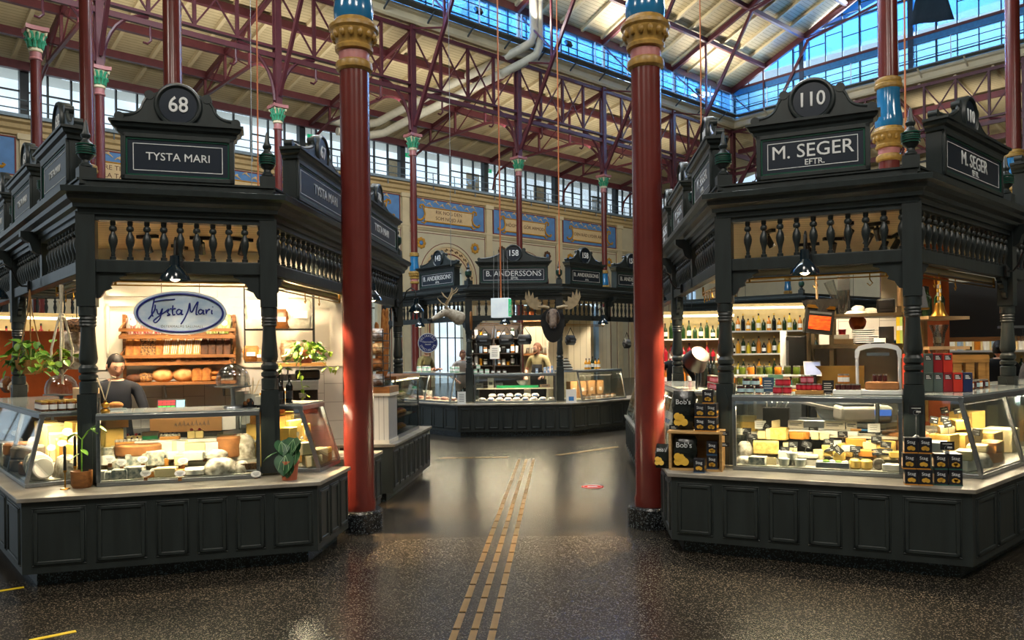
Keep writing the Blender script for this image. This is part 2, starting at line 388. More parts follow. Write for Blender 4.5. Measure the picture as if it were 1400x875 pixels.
def arch_pts(c,r,z,n=20):return[(c+r*math.cos(PI-PI*i/n),z+r*math.sin(PI-PI*i/n))for i in range(n+1)]
BAY=5.33;BAYS=[0.57+BAY*k for k in range(-1,9)]
m=MB();sp=5.45;ri=1.0
for b in BAYS:
 c=b+BAY/2
 A=arch_pts(c,ri,sp)
 m.slab([(b,0),(c-ri,0)]+A[:11]+[(c,8.05),(b,8.05)],WV,WV+.4)
 m.slab([(c+ri,0),(b+BAY,0),(b+BAY,8.05),(c,8.05)]+A[10:][::1],WV,WV+.4)
m.box(BAYS[0],BAYS[-1]+BAY,WV,WV+.4,8.05,9.95)
struct('wall_far',m,WALLC,None,HRZ)
m=MB().sweep([(BAYS[0],WV),(BAYS[-1]+BAY,WV)],[(0,7.78),(.05,7.8),(.09,7.9),(.12,7.92),(.12,8.0),(0,8.03)])
struct('trim_stringcourse',m,CREAM,None,HRZ)
m=MB().sweep([(BAYS[0],WV),(BAYS[-1]+BAY,WV)],[(0,9.42),(.1,9.46),(.12,9.6),(.22,9.66),(.25,9.8),(.4,9.86),(.4,9.98),(0,10.0)])
struct('trim_cornice',m,mat('cornice_ochre',(206,180,130),.6),None,HRZ)
LINE=mat('wall_line_red',(122,44,36),.6)
BLUEP=mat('frieze_blue',(92,144,205),.6,var=.15,scale=3)
OCHRE=mat('frieze_ochre',(205,150,48),.55,var=.15)
BUFF=mat('frieze_buff',(226,198,150),.6,var=.06)
BROWN=mat('letter_brown',(96,52,30),.6)
ROS=mat('rosette_brown',(92,56,26),.6)
SAY=['','','BÄTTRE TIGA|ÄN ILLA TALA','ROSADE','','RIK NOG DEN|SOM NÖJD ÄR','HÖGMOD GÖR ARMOD','DEN RÄD LYDER ÄR VIS','']
PLACEW='tall arched window'
def scroll(c,s,r0=.16):
 """C-shaped gilt scroll, s = which end"""
 pts=[]
 for i in range(15):
  a=i/14*PI*1.5;r=r0*(1-i/14*.55);pts.append((c[0]+s*(r*math.cos(a)-r0),0,c[1]+r*math.sin(a)))
 return pts
for k,b in enumerate(BAYS):
 c=b+BAY/2
 pil=MB().box(b-.2,b+.2,WV-.1,WV,0,9.5);pil.box(b-.28,b+.28,WV-.16,WV,9.3,9.5)
 struct('trim_pilaster',pil,CREAM,None,HRZ)
 l=MB()
 for s in(-1,1):
  l.box(b+s*.26-.015,b+s*.26+.015,WV-.012,WV,0,7.78)
 l.box(b+.26,b+BAY-.26,WV-.012,WV,7.66,7.69)
 struct('trim_line',l,LINE,None,HRZ)
 if 1<=k<=7:
  says=SAY[k]if k<len(SAY)else ''
  t=thing('frieze_panel','blue frieze panel with gilt scrolls '+('reading '+says.replace('|',' ').lower()if says else 'high in the %s bay of the cream wall'%nth(k)),'frieze panel',hall(c,WV-.01,8.7),HRZ,'painted proverb panels')
  MB().box(-2.32,2.32,-.03,.01,-.64,.64).build('painted_field',BLUEP,t)
  mm=MB()
  for z in(-.66,.66):mm.box(-2.36,2.36,-.05,0,z-.025,z+.025)
  for x in(-2.34,2.34):mm.box(x-.025,x+.025,-.05,0,-.66,.66)
  mm.build('border',LINE,t)
  mm=MB().box(-1.5,1.5,-.045,-.02,-.42,.22);mm.build('cartouche',BUFF,t)
  mm=MB()
  mm.tube([(-1.55,-.05,-.45),(1.55,-.05,-.45)],.035,6);mm.tube([(-1.55,-.05,.25),(1.55,-.05,.25)],.03,6)
  for s in(-1,1):
   mm.tube([(s*1.5,-.05,.25),(s*1.62,-.05,.36),(s*1.78,-.05,.32),(s*1.8,-.05,.2),(s*1.7,-.05,.16)],[.03,.045,.05,.045,.03],6)
   mm.tube([(s*1.62,-.05,.3),(s*1.56,-.05,.1),(s*1.5,-.05,-.1),(s*1.58,-.05,-.3),(s*1.75,-.05,-.42),(s*1.95,-.05,-.42),(s*2.02,-.05,-.34),(s*1.94,-.05,-.3)],[.03,.04,.045,.05,.06,.055,.045,.03],6)
   mm.tube([(s*1.4,-.05,-.45),(s*1.55,-.05,-.56),(s*1.75,-.05,-.52)],[.03,.045,.02],6)
  mm.build('gilt_scroll',OCHRE,t)
  mm=MB()
  for i in range(9):
   x=-1.6+i*.4;z=.44+.07*math.cos(i*PI)
   mm.tube([(x-.18,-.04,z),(x-.08,-.04,z+.08),(x+.05,-.04,z+.02),(x+.16,-.04,z-.06)],[.015,.03,.03,.015],5)
   mm.ball((x,-.04,z+.1),(.05,.015,.05),8,5)
  mm.build('painted_garland',BUFF,t)
  if says:
   L=says.split('|')
   for i,s in enumerate(L):text(s,.25,BROWN,t,(0,-.05,-.1+(.15 if len(L)>1 else 0)-.3*i),sx=1.05)
 for s in(-1,1):
  t=thing('wall_rosette','painted flower rosette on the cream wall '+('before' if s<0 else 'beyond')+' the '+nth(k)+' arched window','rosette',hall(c+s*1.72,WV-.01,7.15),HRZ,'painted rosettes on the far wall')
  mm=MB()
  for i in range(8):
   a=i*PI/4;mm.ball((.2*math.cos(a),-.01,.2*math.sin(a)),(.095,.02,.095),8,5)
  mm.build('petal',ROS if(k+s)%2 else OCHRE,t)
  MB().ball((0,-.02,0),(.11,.025,.11),12,6).build('flower_eye',BLUEP,t)
 def ring(r0,r1,y0,y1,mt,nm,par):
  o1=arch_pts(c-c,r0,0);o2=arch_pts(0,r1,0)[::-1]
  q=MB()
  for i in range(20):q.slab([o1[i],o1[i+1],o2[19-i],o2[20-i]],y0,y1)
  for s in(-1,1):q.box(min(s*r0,s*r1),max(s*r0,s*r1),y0,y1,-sp,0)
  return q.build(nm,mt,par)
 w=thing('window_%d'%(k+3),'','window',hall(c,WV,sp),HRZ);w['kind']='structure';del w['label'];del w['category']
 ring(1.0,1.22,-.06,.1,CREAM,'window_moulding',w);ring(1.24,1.3,-.02,.02,LINE,'window_line',w)
 ring(1.3,1.62,-.012,.02,BUFF,'window_band',w);ring(1.62,1.72,-.05,.02,CREAM,'window_hood',w);ring(1.8,1.83,-.012,.02,LINE,'window_line',w)
 q=MB()
 for i in range(14):
  a=PI*(i+.5)/14;q.tube([(1.46*math.cos(a-.07),-.02,1.46*math.sin(a-.07)),(1.52*math.cos(a),-.02,1.52*math.sin(a)),(1.4*math.cos(a+.02),-.02,1.4*math.sin(a+.02)),(1.46*math.cos(a+.08),-.02,1.46*math.sin(a+.08))],.03,5)
 q.build('window_ornament',ROS,w)
 q=MB()
 for x in(-.5,0,.5):q.bar((x,.2,-sp),(x,.2,math.sqrt(1-x*x)),.05)
 for z in(-3,-1.6,-.3,.35):q.bar((-1,.2,z),(1,.2,z),.05)
 q.build('window_bars',BLACK,w)
 q=MB().slab([(-1,-sp),(1,-sp)]+arch_pts(0,1.0,0)[::-1],.24,.26);q.build('window_pane',WGLASS,w)
LITROOM=mat('glowing_room_wall',(196,206,214),.6,var=.25,scale=.8,emit=1.3)  # the wall itself glows, standing in for the lit gallery rooms
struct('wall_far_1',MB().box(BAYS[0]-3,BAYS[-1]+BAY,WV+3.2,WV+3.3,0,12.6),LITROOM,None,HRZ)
struct('wall_far_2',MB().box(BAYS[0],BAYS[-1]+BAY,WV+.3,WV+3.2,9.7,9.95),WALLC,None,HRZ)
struct('ceiling.005',MB().box(BAYS[0],BAYS[-1]+BAY,WV+.3,WV+3.2,12.35,12.5),WHITEP,None,HRZ)
GFR=mat('gallery_frame_black',(20,36,46),.4)
for k,b in enumerate(BAYS):
 w=struct('window_%d'%(k+20),MB().box(b,b+BAY,WV+.3,WV+.32,10.0,11.95),WGLASS,None,HRZ)
 q=MB()
 for i in range(7):q.box(b+i*BAY/7-.03,b+i*BAY/7+.03,WV+.24,WV+.36,10.0,11.95)
 for z in(10.05,11.9):q.box(b,b+BAY,WV+.24,WV+.36,z-.05,z+.05)
 for i in range(7):
  if i not in(3,):q.box(b+i*BAY/7,b+(i+1)*BAY/7,WV+.26,WV+.34,11.1-.025,11.1+.025)
 q.box(b-.14,b+.14,WV+.1,WV+.4,9.95,12.0)
 q.build('window_bars',GFR,w)
 if k in(3,4,5,6,7,8):
  DOORW=mat('office_door',(190,170,140)if k%2 else(206,212,216),.5)
  d=struct('door_%d'%k,MB().box(b+1.1,b+2.0,WV+3.12,WV+3.2,9.95,12.0),DOORW,None,HRZ)
  MB().box(b+1.2,b+1.24,WV+3.08,WV+3.12,10.9,11.05).build('door_handle',STEEL,d)
 t=thing('office_lamp','long white ceiling light behind the glazed gallery, %s bay of the far wall'%nth(k),'ceiling light',hall(b+2.6,WV+1.7,12.28),HRZ,'gallery ceiling lights')
 MB().box(-1.1,1.1,-.1,.1,.03,.07).build('housing',WHITE,t);MB().box(-1.06,1.06,-.07,.07,0,.03).build('diffuser',TUBEON,t)
 if k in(4,5,6):
  t=thing('exit_sign','small green exit sign lit inside the glazed gallery, %s bay of the far wall'%nth(k),'sign',hall(b+.85,WV+.9,11.55),HRZ,'gallery exit signs')
  MB().box(-.2,.2,-.02,.02,0,.2).build('green_panel',mat('exit_green',(20,150,96),.4,emit=.8),t);MB().box(-.06,.04,-.03,-.02,.05,.15).build('arrow',WHITE,t)
  MB().box(-.01,.01,-.01,.01,.2,.8).build('hanger',BLACK,t)
BLR=mat('balcony_metal',(120,140,156),.45,.3)
for k,b in enumerate(BAYS):
 t=thing('balcony_railing','pale blue-grey tubular railing of the gallery, %s bay of the far wall'%nth(k),'railing',hall(b,WV-.4,9.98),HRZ,'gallery railings')
 MB().box(.01,BAY-.01,-.14,.12,-.02,.1).build('deck_edge',BLR,t)
 q=MB()
 for z in(.3,.62):q.tube([(.02,0,z),(BAY-.02,0,z)],.022,6)
 q.build('rail',BLR,t)
 for i in range(4):MB().tube([(i*BAY/4+.1,-.05,-.25),(i*BAY/4+.1,0,.62)],.025,6).build('post',BLR,t)
struct('wall_right',MB().box(WU,WU+.3,-14,WV,0,12.4),WALLC,None,HRZ)
struct('wall_left',MB().box(-14.3,-14,-14,WV,0,13.8),WALLC,None,HRZ)
struct('wall_back',MB().box(-14,WU,-14.3,-14,0,13.8),WALLC,None,HRZ)
m=MB()
for z in(11.3,10.7):m.box(WU-.12,WU,-12,WV,z-.06,z+.06)
struct('trim_1',m,CREAM,None,HRZ)
q=MB()
for i in range(13):q.bar((WU-.1,-6+i*2.6,10.3),(WU-.1,-6+i*2.6,11.9),.08)
for z in(10.3,11.9):q.bar((WU-.1,-8,z),(WU-.1,28,z),.1)
struct('trim_2',q,GFR,None,HRZ)
def column_parts(t,top,base=True):
 prof=[(.19,0),(.19,.13),(.17,.15)]if base else[]
 if base:MB().lathe([(.215,0),(.215,.17),(.2,.19),(0,.19)],28).build('plinth_ring',speckle('dark_granite',(34,38,42),(14,16,18),(90,98,104),.25,120),t)
 MB().lathe([(.15,.19),(.15,.26),(.138,.3),(.135,4.22)],28).build('shaft',RED,t)
 MB().lathe([(.14,4.2),(.165,4.22),(.17,4.25),(.165,4.28),(.14,4.3)],28).build('neck_ring',GOLD,t)
 MB().lathe([(.138,4.28),(.14,4.4)],28).build('neck',PINK,t)
 q=MB().lathe([(.14,4.38),(.17,4.39),(.175,4.42),(.16,4.44),(.165,4.47),(.2,4.53),(.205,4.56),(.225,4.58),(.225,4.61),(.19,4.63),(.18,4.66),(.17,4.67)],28)
 q.build('echinus',GOLD,t)
 q=MB()
 for i in range(14):a=2*PI*i/14;q.ball((.185*math.cos(a),.185*math.sin(a),4.52),(.03,.03,.042),8,6)
 q.build('bead_moulding',GOLD,t)
 MB().lathe([(.165,4.66),(.178,4.7),(.182,4.76),(.174,4.84),(.156,4.94),(.148,5.04),(.15,5.18),(.155,5.22)],28).build('blue_collar',BLUE,t)
 MB().lathe([(.15,5.2),(.178,5.22),(.18,5.26),(.165,5.28),(.172,5.31),(.165,5.34),(.13,5.36)],28).build('collar_ring',GOLD,t)
 MB().lathe([(.128,5.34),(.122,top-.9)],28).build('upper_shaft',RED,t)
 h=top-.95
 q=MB().lathe([(.122,h),(.15,h+.02),(.15,h+.05),(.13,h+.07),(.13,h+.22)],24);q.build('capital_neck',PINK,t)
 q=MB().lathe([(.135,h+.2),(.155,h+.22),(.155,h+.27),(.135,h+.3)],24);q.build('capital_ring',CREAM,t)
 q=MB().lathe([(.13,h+.28),(.14,h+.5),(.19,h+.66),(.2,h+.68)],24);q.build('capital_bell',CREAM,t)
 q=MB()
 for j,(zz,n,off)in enumerate(((h+.3,10,0),(h+.46,10,.31))):
  for i in range(n):
   a=2*PI*i/n+off;ca,sa=math.cos(a),math.sin(a);r=.14+.012*j
   q.tube([(r*ca,r*sa,zz),((r+.015)*ca,(r+.015)*sa,zz+.1),((r+.05)*ca,(r+.05)*sa,zz+.18),((r+.085)*ca,(r+.085)*sa,zz+.18),((r+.09)*ca,(r+.09)*sa,zz+.14)],[.04,.045,.04,.025,.012],6)
 q.build('acanthus_leaves',CAPG,t)
 q=MB()
 for i in range(4):
  a=PI/4+i*PI/2;ca,sa=math.cos(a),math.sin(a);q.tube([(.17*ca,.17*sa,h+.5),(.23*ca,.23*sa,h+.66),(.28*ca,.28*sa,h+.66),(.27*ca,.27*sa,h+.6)],[.03,.035,.03,.02],6)
 q.build('volute',CREAM,t)
 q=MB();w=.25
 q.prism([(-w,-w),(-w*.4,-w*.86),(w*.4,-w*.86),(w,-w),(w*.86,-w*.4),(w*.86,w*.4),(w,w),(w*.4,w*.86),(-w*.4,w*.86),(-w,w),(-w*.86,w*.4),(-w*.86,-w*.4)],h+.7,h+.8)
 q.build('abacus',PINK,t)
def make_column():
 t=thing('iron_column','','column',(0,0,0),HRZ,'painted cast-iron columns');t['kind']='thing'
 column_parts(t,9.85);return t
col0=make_column()
COLS=[(-1.42,7.25,'thick red column standing against the counter of the number 68 bread stall'),(1.265,7.27,'thick red column standing against the counter of the number 110 cheese stall'),(-4.80,11.26,'red column rising directly behind the number 68 disc'),(-8.18,15.27,'red column rising behind the side sign of the number 68 bread stall'),(-11.57,19.28,'red column with green capital, outermost by the blue frieze'),(5.27,10.94,'red column with blue collar beside the number 110 front sign'),(9.6,15.0,'red column with blue collar behind the turned-away number 110 sign')]
AC=[hall(6.2+5.27*k,V1)for k in range(-2,7)]
AN=['far','far','slim red column with green capital under the first roof truss','slim red column with green capital between the 68 sign and the thick column','slim red column with green capital above the number 143 sign','slim red column with green capital behind the middle 158 sign','slim red column with green capital behind the corner 158 sign','slim red column hidden low behind the number 110 cheese stall','slim red column by the corner of the high glazing']
for k in range(2,9):COLS.append((AC[k].x,AC[k].y,AN[k]))
for k in range(4):
 p=hall(U1-.3,20.6-5.3*k);COLS.append((p.x,p.y,'slim red column below the gable window, %s from the corner of the hall'%nth(k)))
for i,(x,y,lb)in enumerate(COLS):
 if i==0:col0.location=(x,y,0);col0['label']=lb
 else:dup(col0,(x,y,0),HRZ,lb)
def lattice(L=5.27):
 """bay of the long lattice girder over a row of columns, local x along the row, z absolute"""
 t=thing('lattice_girder','','roof truss',(0,0,0),HRZ,'lattice girders over the column row')
 m=MB();m.box(-.1,.1,-.13,-.05,9.7,13.7);m.box(-.1,.1,.05,.13,9.7,13.7);m.build('king_post',TRUSS,t)
 m=MB().box(0,L,-.06,.06,11.2,11.36);m.build('bottom_chord',TRUSS,t)
 MB().box(0,L,-.1,.1,11.5,11.58).build('middle_chord',TRUSS,t)
 MB().box(0,L,-.06,.06,13.5,13.64).build('top_chord',TRUSS,t)
 for i in(1,2,3):MB().box(i*L/4-.05,i*L/4+.05,-.05,.05,11.5,13.6).build('hanger_bar',TRUSS,t)
 q=[(0,13.5,L/4,11.6),(L/4,11.6,L/2,13.5),(L/2,13.5,3*L/4,11.6),(3*L/4,11.6,L,13.5),(L/4,13.5,L/2,11.6),(L/2,11.6,3*L/4,13.5)]
 for x0,z0,x1,z1 in q:MB().bar((x0,0,z0),(x1,0,z1),.05).build('diagonal',TRUSS,t)
 for s in(0,1):
  m=MB();pts=[]
  for i in range(9):
   a=i/8*PI/2;x=.1+(L/4-.1)*(1-math.cos(a));pts.append((x if not s else L-x,0,9.85+1.6*math.sin(a)))
  m.tube(pts,.055,6);m.build('arched_bracket',TRUSS,t)
 for x in(L/4+.05,3*L/4-.05):
  m=MB();m.tube([(x,0,11.2),(x,0,10.95),(x+.02,0,10.8),(x-.08,0,10.68),(x-.2,0,10.7)],.035,6);m.build('drop_hook',TRUSS,t)
 return t
lg=lattice();lg['kind']='structure'
for k in range(0,8):
 p=AC[k]if k<len(AC)else hall(6.2+5.27*(k-2),V1)
 lb='oxblood lattice girder over the far column row, %s span from the corner'%nth(k)
 if k==0:lg.location=(p.x,p.y,0);lg['label']=lb
 else:dup(lg,(p.x,p.y,0),HRZ,lb)
for k in range(4):
 p=hall(U1,20.6-5.3*k);dup(lg,(p.x,p.y,0),HRZ-PI/2,'oxblood lattice girder below the gable window, %s span from the corner'%nth(k))
p=hall(U1,V1);dup(lg,(p.x,p.y,0),HRZ-PI/2,'oxblood lattice girder in the corner under the gable window')
def cross_truss():
 t=thing('cross_truss','','roof truss',(0,0,0),HRZ,'cross trusses of the aisle roof')
 f=lambda v:roof_v(v+V1)-.3
 MB().bar((0,0,f(0)),(0,8,f(8)),.12,.2).build('rafter',TRUSS,t)
 m=MB();pts=[]
 for i in range(9):a=i/8*PI/2;pts.append((0,.1+2.0*(1-math.cos(a)),9.9+1.65*math.sin(a)))
 m.tube(pts,.06,6);m.build('arched_bracket',TRUSS,t)
 MB().bar((0,2.1,11.55),(0,6.1,11.55),.1).build('tie',TRUSS,t)
 m=MB().tube([(0,6.1,11.55),(0,7.2,11.25),(0,7.6,10.9),(0,7.75,10.3)],.06,6);m.build('wall_strut',TRUSS,t)
 for v in(2.1,4.2,6.1):MB().bar((0,v,11.55),(0,v,f(v)),.09).build('vertical',TRUSS,t)
 for a,b in((2.1,4.2),(4.2,6.1)):
  MB().bar((0,a,f(a)),(0,b,11.55),.04).build('tie_rod',TRUSS,t)
  MB().bar((0,b,f(b)),(0,a,11.55),.04).build('tie_rod',TRUSS,t)
 return t
ct=cross_truss();ct['kind']='structure'
for k in range(0,9):
 p=AC[k];lb='oxblood cross truss between the far wall and the %s column of the row'%nth(k)
 if k==0:ct.location=(p.x,p.y,0);ct['label']=lb
 else:dup(ct,(p.x,p.y,0),HRZ,lb)
for k in range(4):
 p=hall(U1,20.6-5.3*k);dup(ct,(p.x,p.y,0),HRZ-PI/2,'oxblood cross truss behind the gable window, %s from the corner'%nth(k))
def nave_truss():
 t=thing('nave_truss','','roof truss',(0,0,0),HRZ,'trusses of the high nave roof')
 W=V1-APX
 for s in(0,1):
  g=lambda v:(0,-v if not s else-2*W+v)
  def P(v,z):return(0,(-v if not s else-2*W+v),z)
  MB().bar(P(0,ZE-.25),P(W,ZA-.25),.14,.22).build('principal_rafter',TRUSS,t)
  MB().bar(P(.15,10.0),P(4.5,17.2),.1,.14).build('raking_strut',TRUSS,t)
  MB().bar(P(2.0,nave(V1-2)-.3),P(2.0,13.0),.08).build('vertical',TRUSS,t)
  MB().bar(P(4.4,17.2),P(W,18.2),.08,.12).build('collar',TRUSS,t)
  MB().bar(P(4.2,nave(V1-4.2)-.3),P(7.2,17.7),.05).build('tie_rod',TRUSS,t)
  MB().bar(P(2.0,13.6),P(0,ZE-.3),.06).build('tie_rod',TRUSS,t)
  MB().bar(P(2.0,13.0),P(0,13.6),.06).build('tie_rod',TRUSS,t)
 MB().bar((0,-W,ZA-.3),(0,-W,18.2),.08).build('king_rod',TRUSS,t)
 return t
ntr=nave_truss();ntr['kind']='structure'
for k in range(2,9):
 p=AC[k];lb='oxblood nave truss rising from the %s column of the far row'%nth(k)
 if k==2:ntr.location=(p.x,p.y,0);ntr['label']=lb
 else:dup(ntr,(p.x,p.y,0),HRZ,lb)
PIPE=mat('pipe_cream',(205,202,186),.45,var=.08)
for i,(dz,du,lb)in enumerate(((0,0,'thick cream vent pipe bending down from the high glazing, upper of the pair'),(-.42,.25,'thick cream vent pipe bending down from the high glazing, lower of the pair'))):
 t=thing('vent_pipe',lb,'pipe',hall(22.1+du*1.2,V1-.9,14.2+dz),HRZ,'paired vent pipes')
 pts=[(0,0,4.2-dz),(0,0,.3),(-.12,.06,-.05),(-.5,.4,-.35),(-2.9,5.9,-2.1),(-3.2,6.6,-2.35),(-3.9,7.1,-2.5)]
 MB().tube(pts,.17,14).build('duct',PIPE,t)
 for a,b,c in((0,0,.5),(0,0,2.2),(-.9,1.3,-.65),(-1.9,3.6,-1.37)):MB().ball((a,b,c),.19,12,8).build('joint_collar',PIPE,t)
 MB().tube([(-3.9,7.1,-2.5),(-5.2,7.2,-2.5)],.17,14).build('duct_outlet',PIPE,t)
fl=thing('floodlight','small grey floodlight on the catwalk, first above the far row','floodlight',hall(15.5,V1-.55,14.26),HRZ,'catwalk floodlights')
MB().bar((0,0,0),(0,0,.55),.04).build('stand',BLACK,fl);MB().at((0,0,.6),0,-.5).box(-.16,.16,-.06,.06,-.12,.12).build('housing',BLACK,fl)
for k,u in enumerate((19.5,24.5,29.5,34)):dup(fl,hall(u,V1-.55,14.26),HRZ,'small grey floodlight on the catwalk, %s above the far row'%nth(k+1))
STONE=mat('counter_stone',(150,146,137),.3,var=.3,scale=5,rgb2=(118,112,102))
PLINTH=speckle('plinth_granite',(30,42,48),(10,14,17),(96,116,126),.3,140)
BOARDS=grid_mat('stall_ceiling_boards',(220,198,150),(140,112,74),0,.11,.55,.012,'XY')
Vv=lambda p:Vector((p[0],p[1]))
def bez(a,b,c,n=8):return[((1-t)**2*a[0]+2*t*(1-t)*b[0]+t*t*c[0],(1-t)**2*a[1]+2*t*(1-t)*b[1]+t*t*c[1])for t in[i/n for i in range(n+1)]]
BAL=MB().lathe([(.019,0),(.024,.0),(.024,.03),(.014,.035),(.016,.045),(.013,.06),(.021,.1),(.031,.135),(.033,.16),(.028,.19),(.016,.215),(.014,.225),(.026,.235),(.029,.25),(.024,.265),(.015,.272),(.02,.28),(.02,.31)],10).mesh('baluster',PAINT)
BALF=MB().lathe([(.024,0),(.024,.03),(.014,.04),(.031,.145),(.016,.215),(.028,.25),(.015,.272),(.02,.31)],6).mesh('baluster',PAINT)
FIN=MB();FIN.box(-.06,.06,-.06,.06,0,.13)
FIN.lathe([(.03,.13),(.045,.14),(.045,.155),(.03,.17),(.028,.19),(.05,.21),(.062,.24),(.066,.27),(.062,.3),(.045,.325),(.03,.34),(.024,.355),(.034,.37),(.036,.385),(.022,.41),(.012,.48),(.004,.5),(0,.505)],14)
FINM=FIN.mesh('finial',PAINT)
FRING=MB()
for z in(.235,.255,.27,.285,.305):FRING.lathe([(.064,z-.004),(.0695,z-.004),(.0695,z+.004),(.064,z+.004)],14)
FRINGM=FRING.mesh('finial_ring',GREENP)
PT=MB();PT.box(-.066,.066,-.066,.066,2.0,2.72)
PT.lathe([(.05,2.0),(.064,1.995),(.064,1.93),(.056,1.92),(.062,1.905),(.056,1.892),(.062,1.88),(.056,1.867),(.062,1.855),(.05,1.84),(.056,1.72),(.067,1.6),(.062,1.57),(.05,1.555),(.068,1.53),(.068,1.5),(.05,1.485),(.068,1.47),(.068,1.445),(.05,1.43),(.066,1.42),(.066,1.335),(.05,1.33)],18)
PT.box(-.068,.068,-.068,.068,.66,1.33)
for i in range(4):
 PT.at((0,0,0),i*PI/2).slab([(-.035,.66),(.035,.66),(.035,1.2),(0,1.3),(-.035,1.2)],-.074,-.066)
PT.at()
POSTM=PT.mesh('post',PAINT)
POST2=MB().box(-.045,.045,-.045,.045,2.26,2.7).mesh('short_post',PAINT)
CON=MB().slab([(0,0),(0,.2),(.16,.2),(.16,.15),(.13,.12),(.09,.1),(.07,.03),(.03,0)],-.045,.045).mesh('console',PAINT)
BRKM=MB().slab([(0,0),(.21,0),(.21,-.02),(.16,-.035),(.17,-.055),(.12,-.07),(.10,-.1),(.11,-.12),(.06,-.14),(.045,-.17),(.03,-.19),(0,-.2)],-.02,.02).mesh('bracket',PAINT)
def canopy(label,poly,bays,full=(),far=False,back=None,ceil=True):
 """poly: the post line (outside on the right-hand side of travel); bays[i]: bay lengths of face i; full: (face, k) with a post to the counter"""
 c=sum((Vv(p)for p in poly),Vector((0,0)))/len(poly)
 t=thing('stall_canopy',label,'stall canopy',(c.x,c.y,0),0,'carved dark market stall canopies')
 P=[Vv(p)-c for p in poly]
 MB().sweep(P,[(.045,2.26),(.045,2.36),(-.045,2.36),(-.045,2.26)]).build('rail',PAINT,t,bev=.006 if not far else 0)
 MB().sweep(P,[(.05,2.66),(.05,2.74),(-.05,2.74),(-.05,2.66)]).build('architrave',PAINT,t)
 MB().sweep(P,[(.05,2.7),(.07,2.7),(.075,2.735),(.11,2.745),(.115,2.775),(.15,2.8),(.16,2.83),(.2,2.845),(.205,2.885),(.17,2.895),(-.06,2.9),(-.06,2.7)]).build('cornice',PAINT,t)
 MB().sweep(P,[(.06,2.89),(.06,2.955),(.075,2.96),(.075,2.975),(-.03,2.975),(-.03,2.89)]).build('parapet',PAINT,t)
 nb=0;ptid=set()
 for i in range(len(P)-1):
  a,b=P[i],P[i+1];d=(b-a);L=d.length;d=d/L;rz=math.atan2(d.y,d.x);n=Vector((-d.y,d.x))
  pos=[0]
  for w in bays[i]:pos.append(pos[-1]+w)
  pos[-1]=L
  for k,s in enumerate(pos):
   p=a+d*s
   key=(round(p.x,2),round(p.y,2))
   corner=k in(0,len(pos)-1)
   if key not in ptid:
    ptid.add(key)
    if corner or(i,k)in full:
     e=P[min(len(P)-1,2)]-P[1];place('post',POSTM,t,(p.x,p.y,0),math.atan2(e.y,e.x)if corner else rz)
    else:place('short_post',POST2,t,(p.x,p.y,0),rz)
    if not far or corner:
     f=place('finial',FINM,t,(p.x-n.x*.0,p.y-n.y*.0,2.93),rz);place('finial_ring',FRINGM,f)
   if not corner:place('console',CON,t,(p.x-n.x*.05,p.y-n.y*.05,2.66-.1),rz-PI/2)
   if(corner or(i,k)in full):
    for sg in(-1,1):
     if(k==0 and sg<0)or(k==len(pos)-1 and sg>0):continue
     q=p+d*(sg*.06)
     place('bracket',BRKM,t,(q.x,q.y,2.26),rz if sg>0 else rz+PI)
  for k in range(len(pos)-1):
   w=pos[k+1]-pos[k];cnt=max(2,round(w/(.126 if not far else .135)))
   for j in range(cnt):
    if far and nb>96:break
    s=pos[k]+(j+.5)*w/cnt
    if abs(s-pos[k])<.07 or abs(s-pos[k+1])<.06:continue
    p=a+d*s;place('baluster',BALF if far else BAL,t,(p.x,p.y,2.355),rz);nb+=1
 if ceil:
  Q=[(p.x,p.y)for p in offset(P,.05)]+[((Vv(p)-c).x,(Vv(p)-c).y)for p in(back or[])]
  MB().prism(Q,2.7,2.715).build('boarded_ceiling',BOARDS,t)
 return t
def face(poly,i):
 a,b=Vv(poly[i]),Vv(poly[i+1]);d=(b-a).normalized();return a,d,Vector((-d.y,d.x)),math.atan2(d.y,d.x),(b-a).length
def fp(F,s,y,z):p=F[0]+F[1]*s+F[2]*y;return Vector((p.x,p.y,z))
def pick(F,px,py,y):
 """the point seen at a photo pixel on the plane lying y behind a stall face: (s, z)"""
 r=ray(px,py);n=F[2];a=F[0]+n*y;k=n.dot(a)/(n.x*r.x+n.y*r.y);p=Vector((r.x*k,r.y*k));return(p-a).dot(F[1]),EYE+r.z*k
SERIF=.012
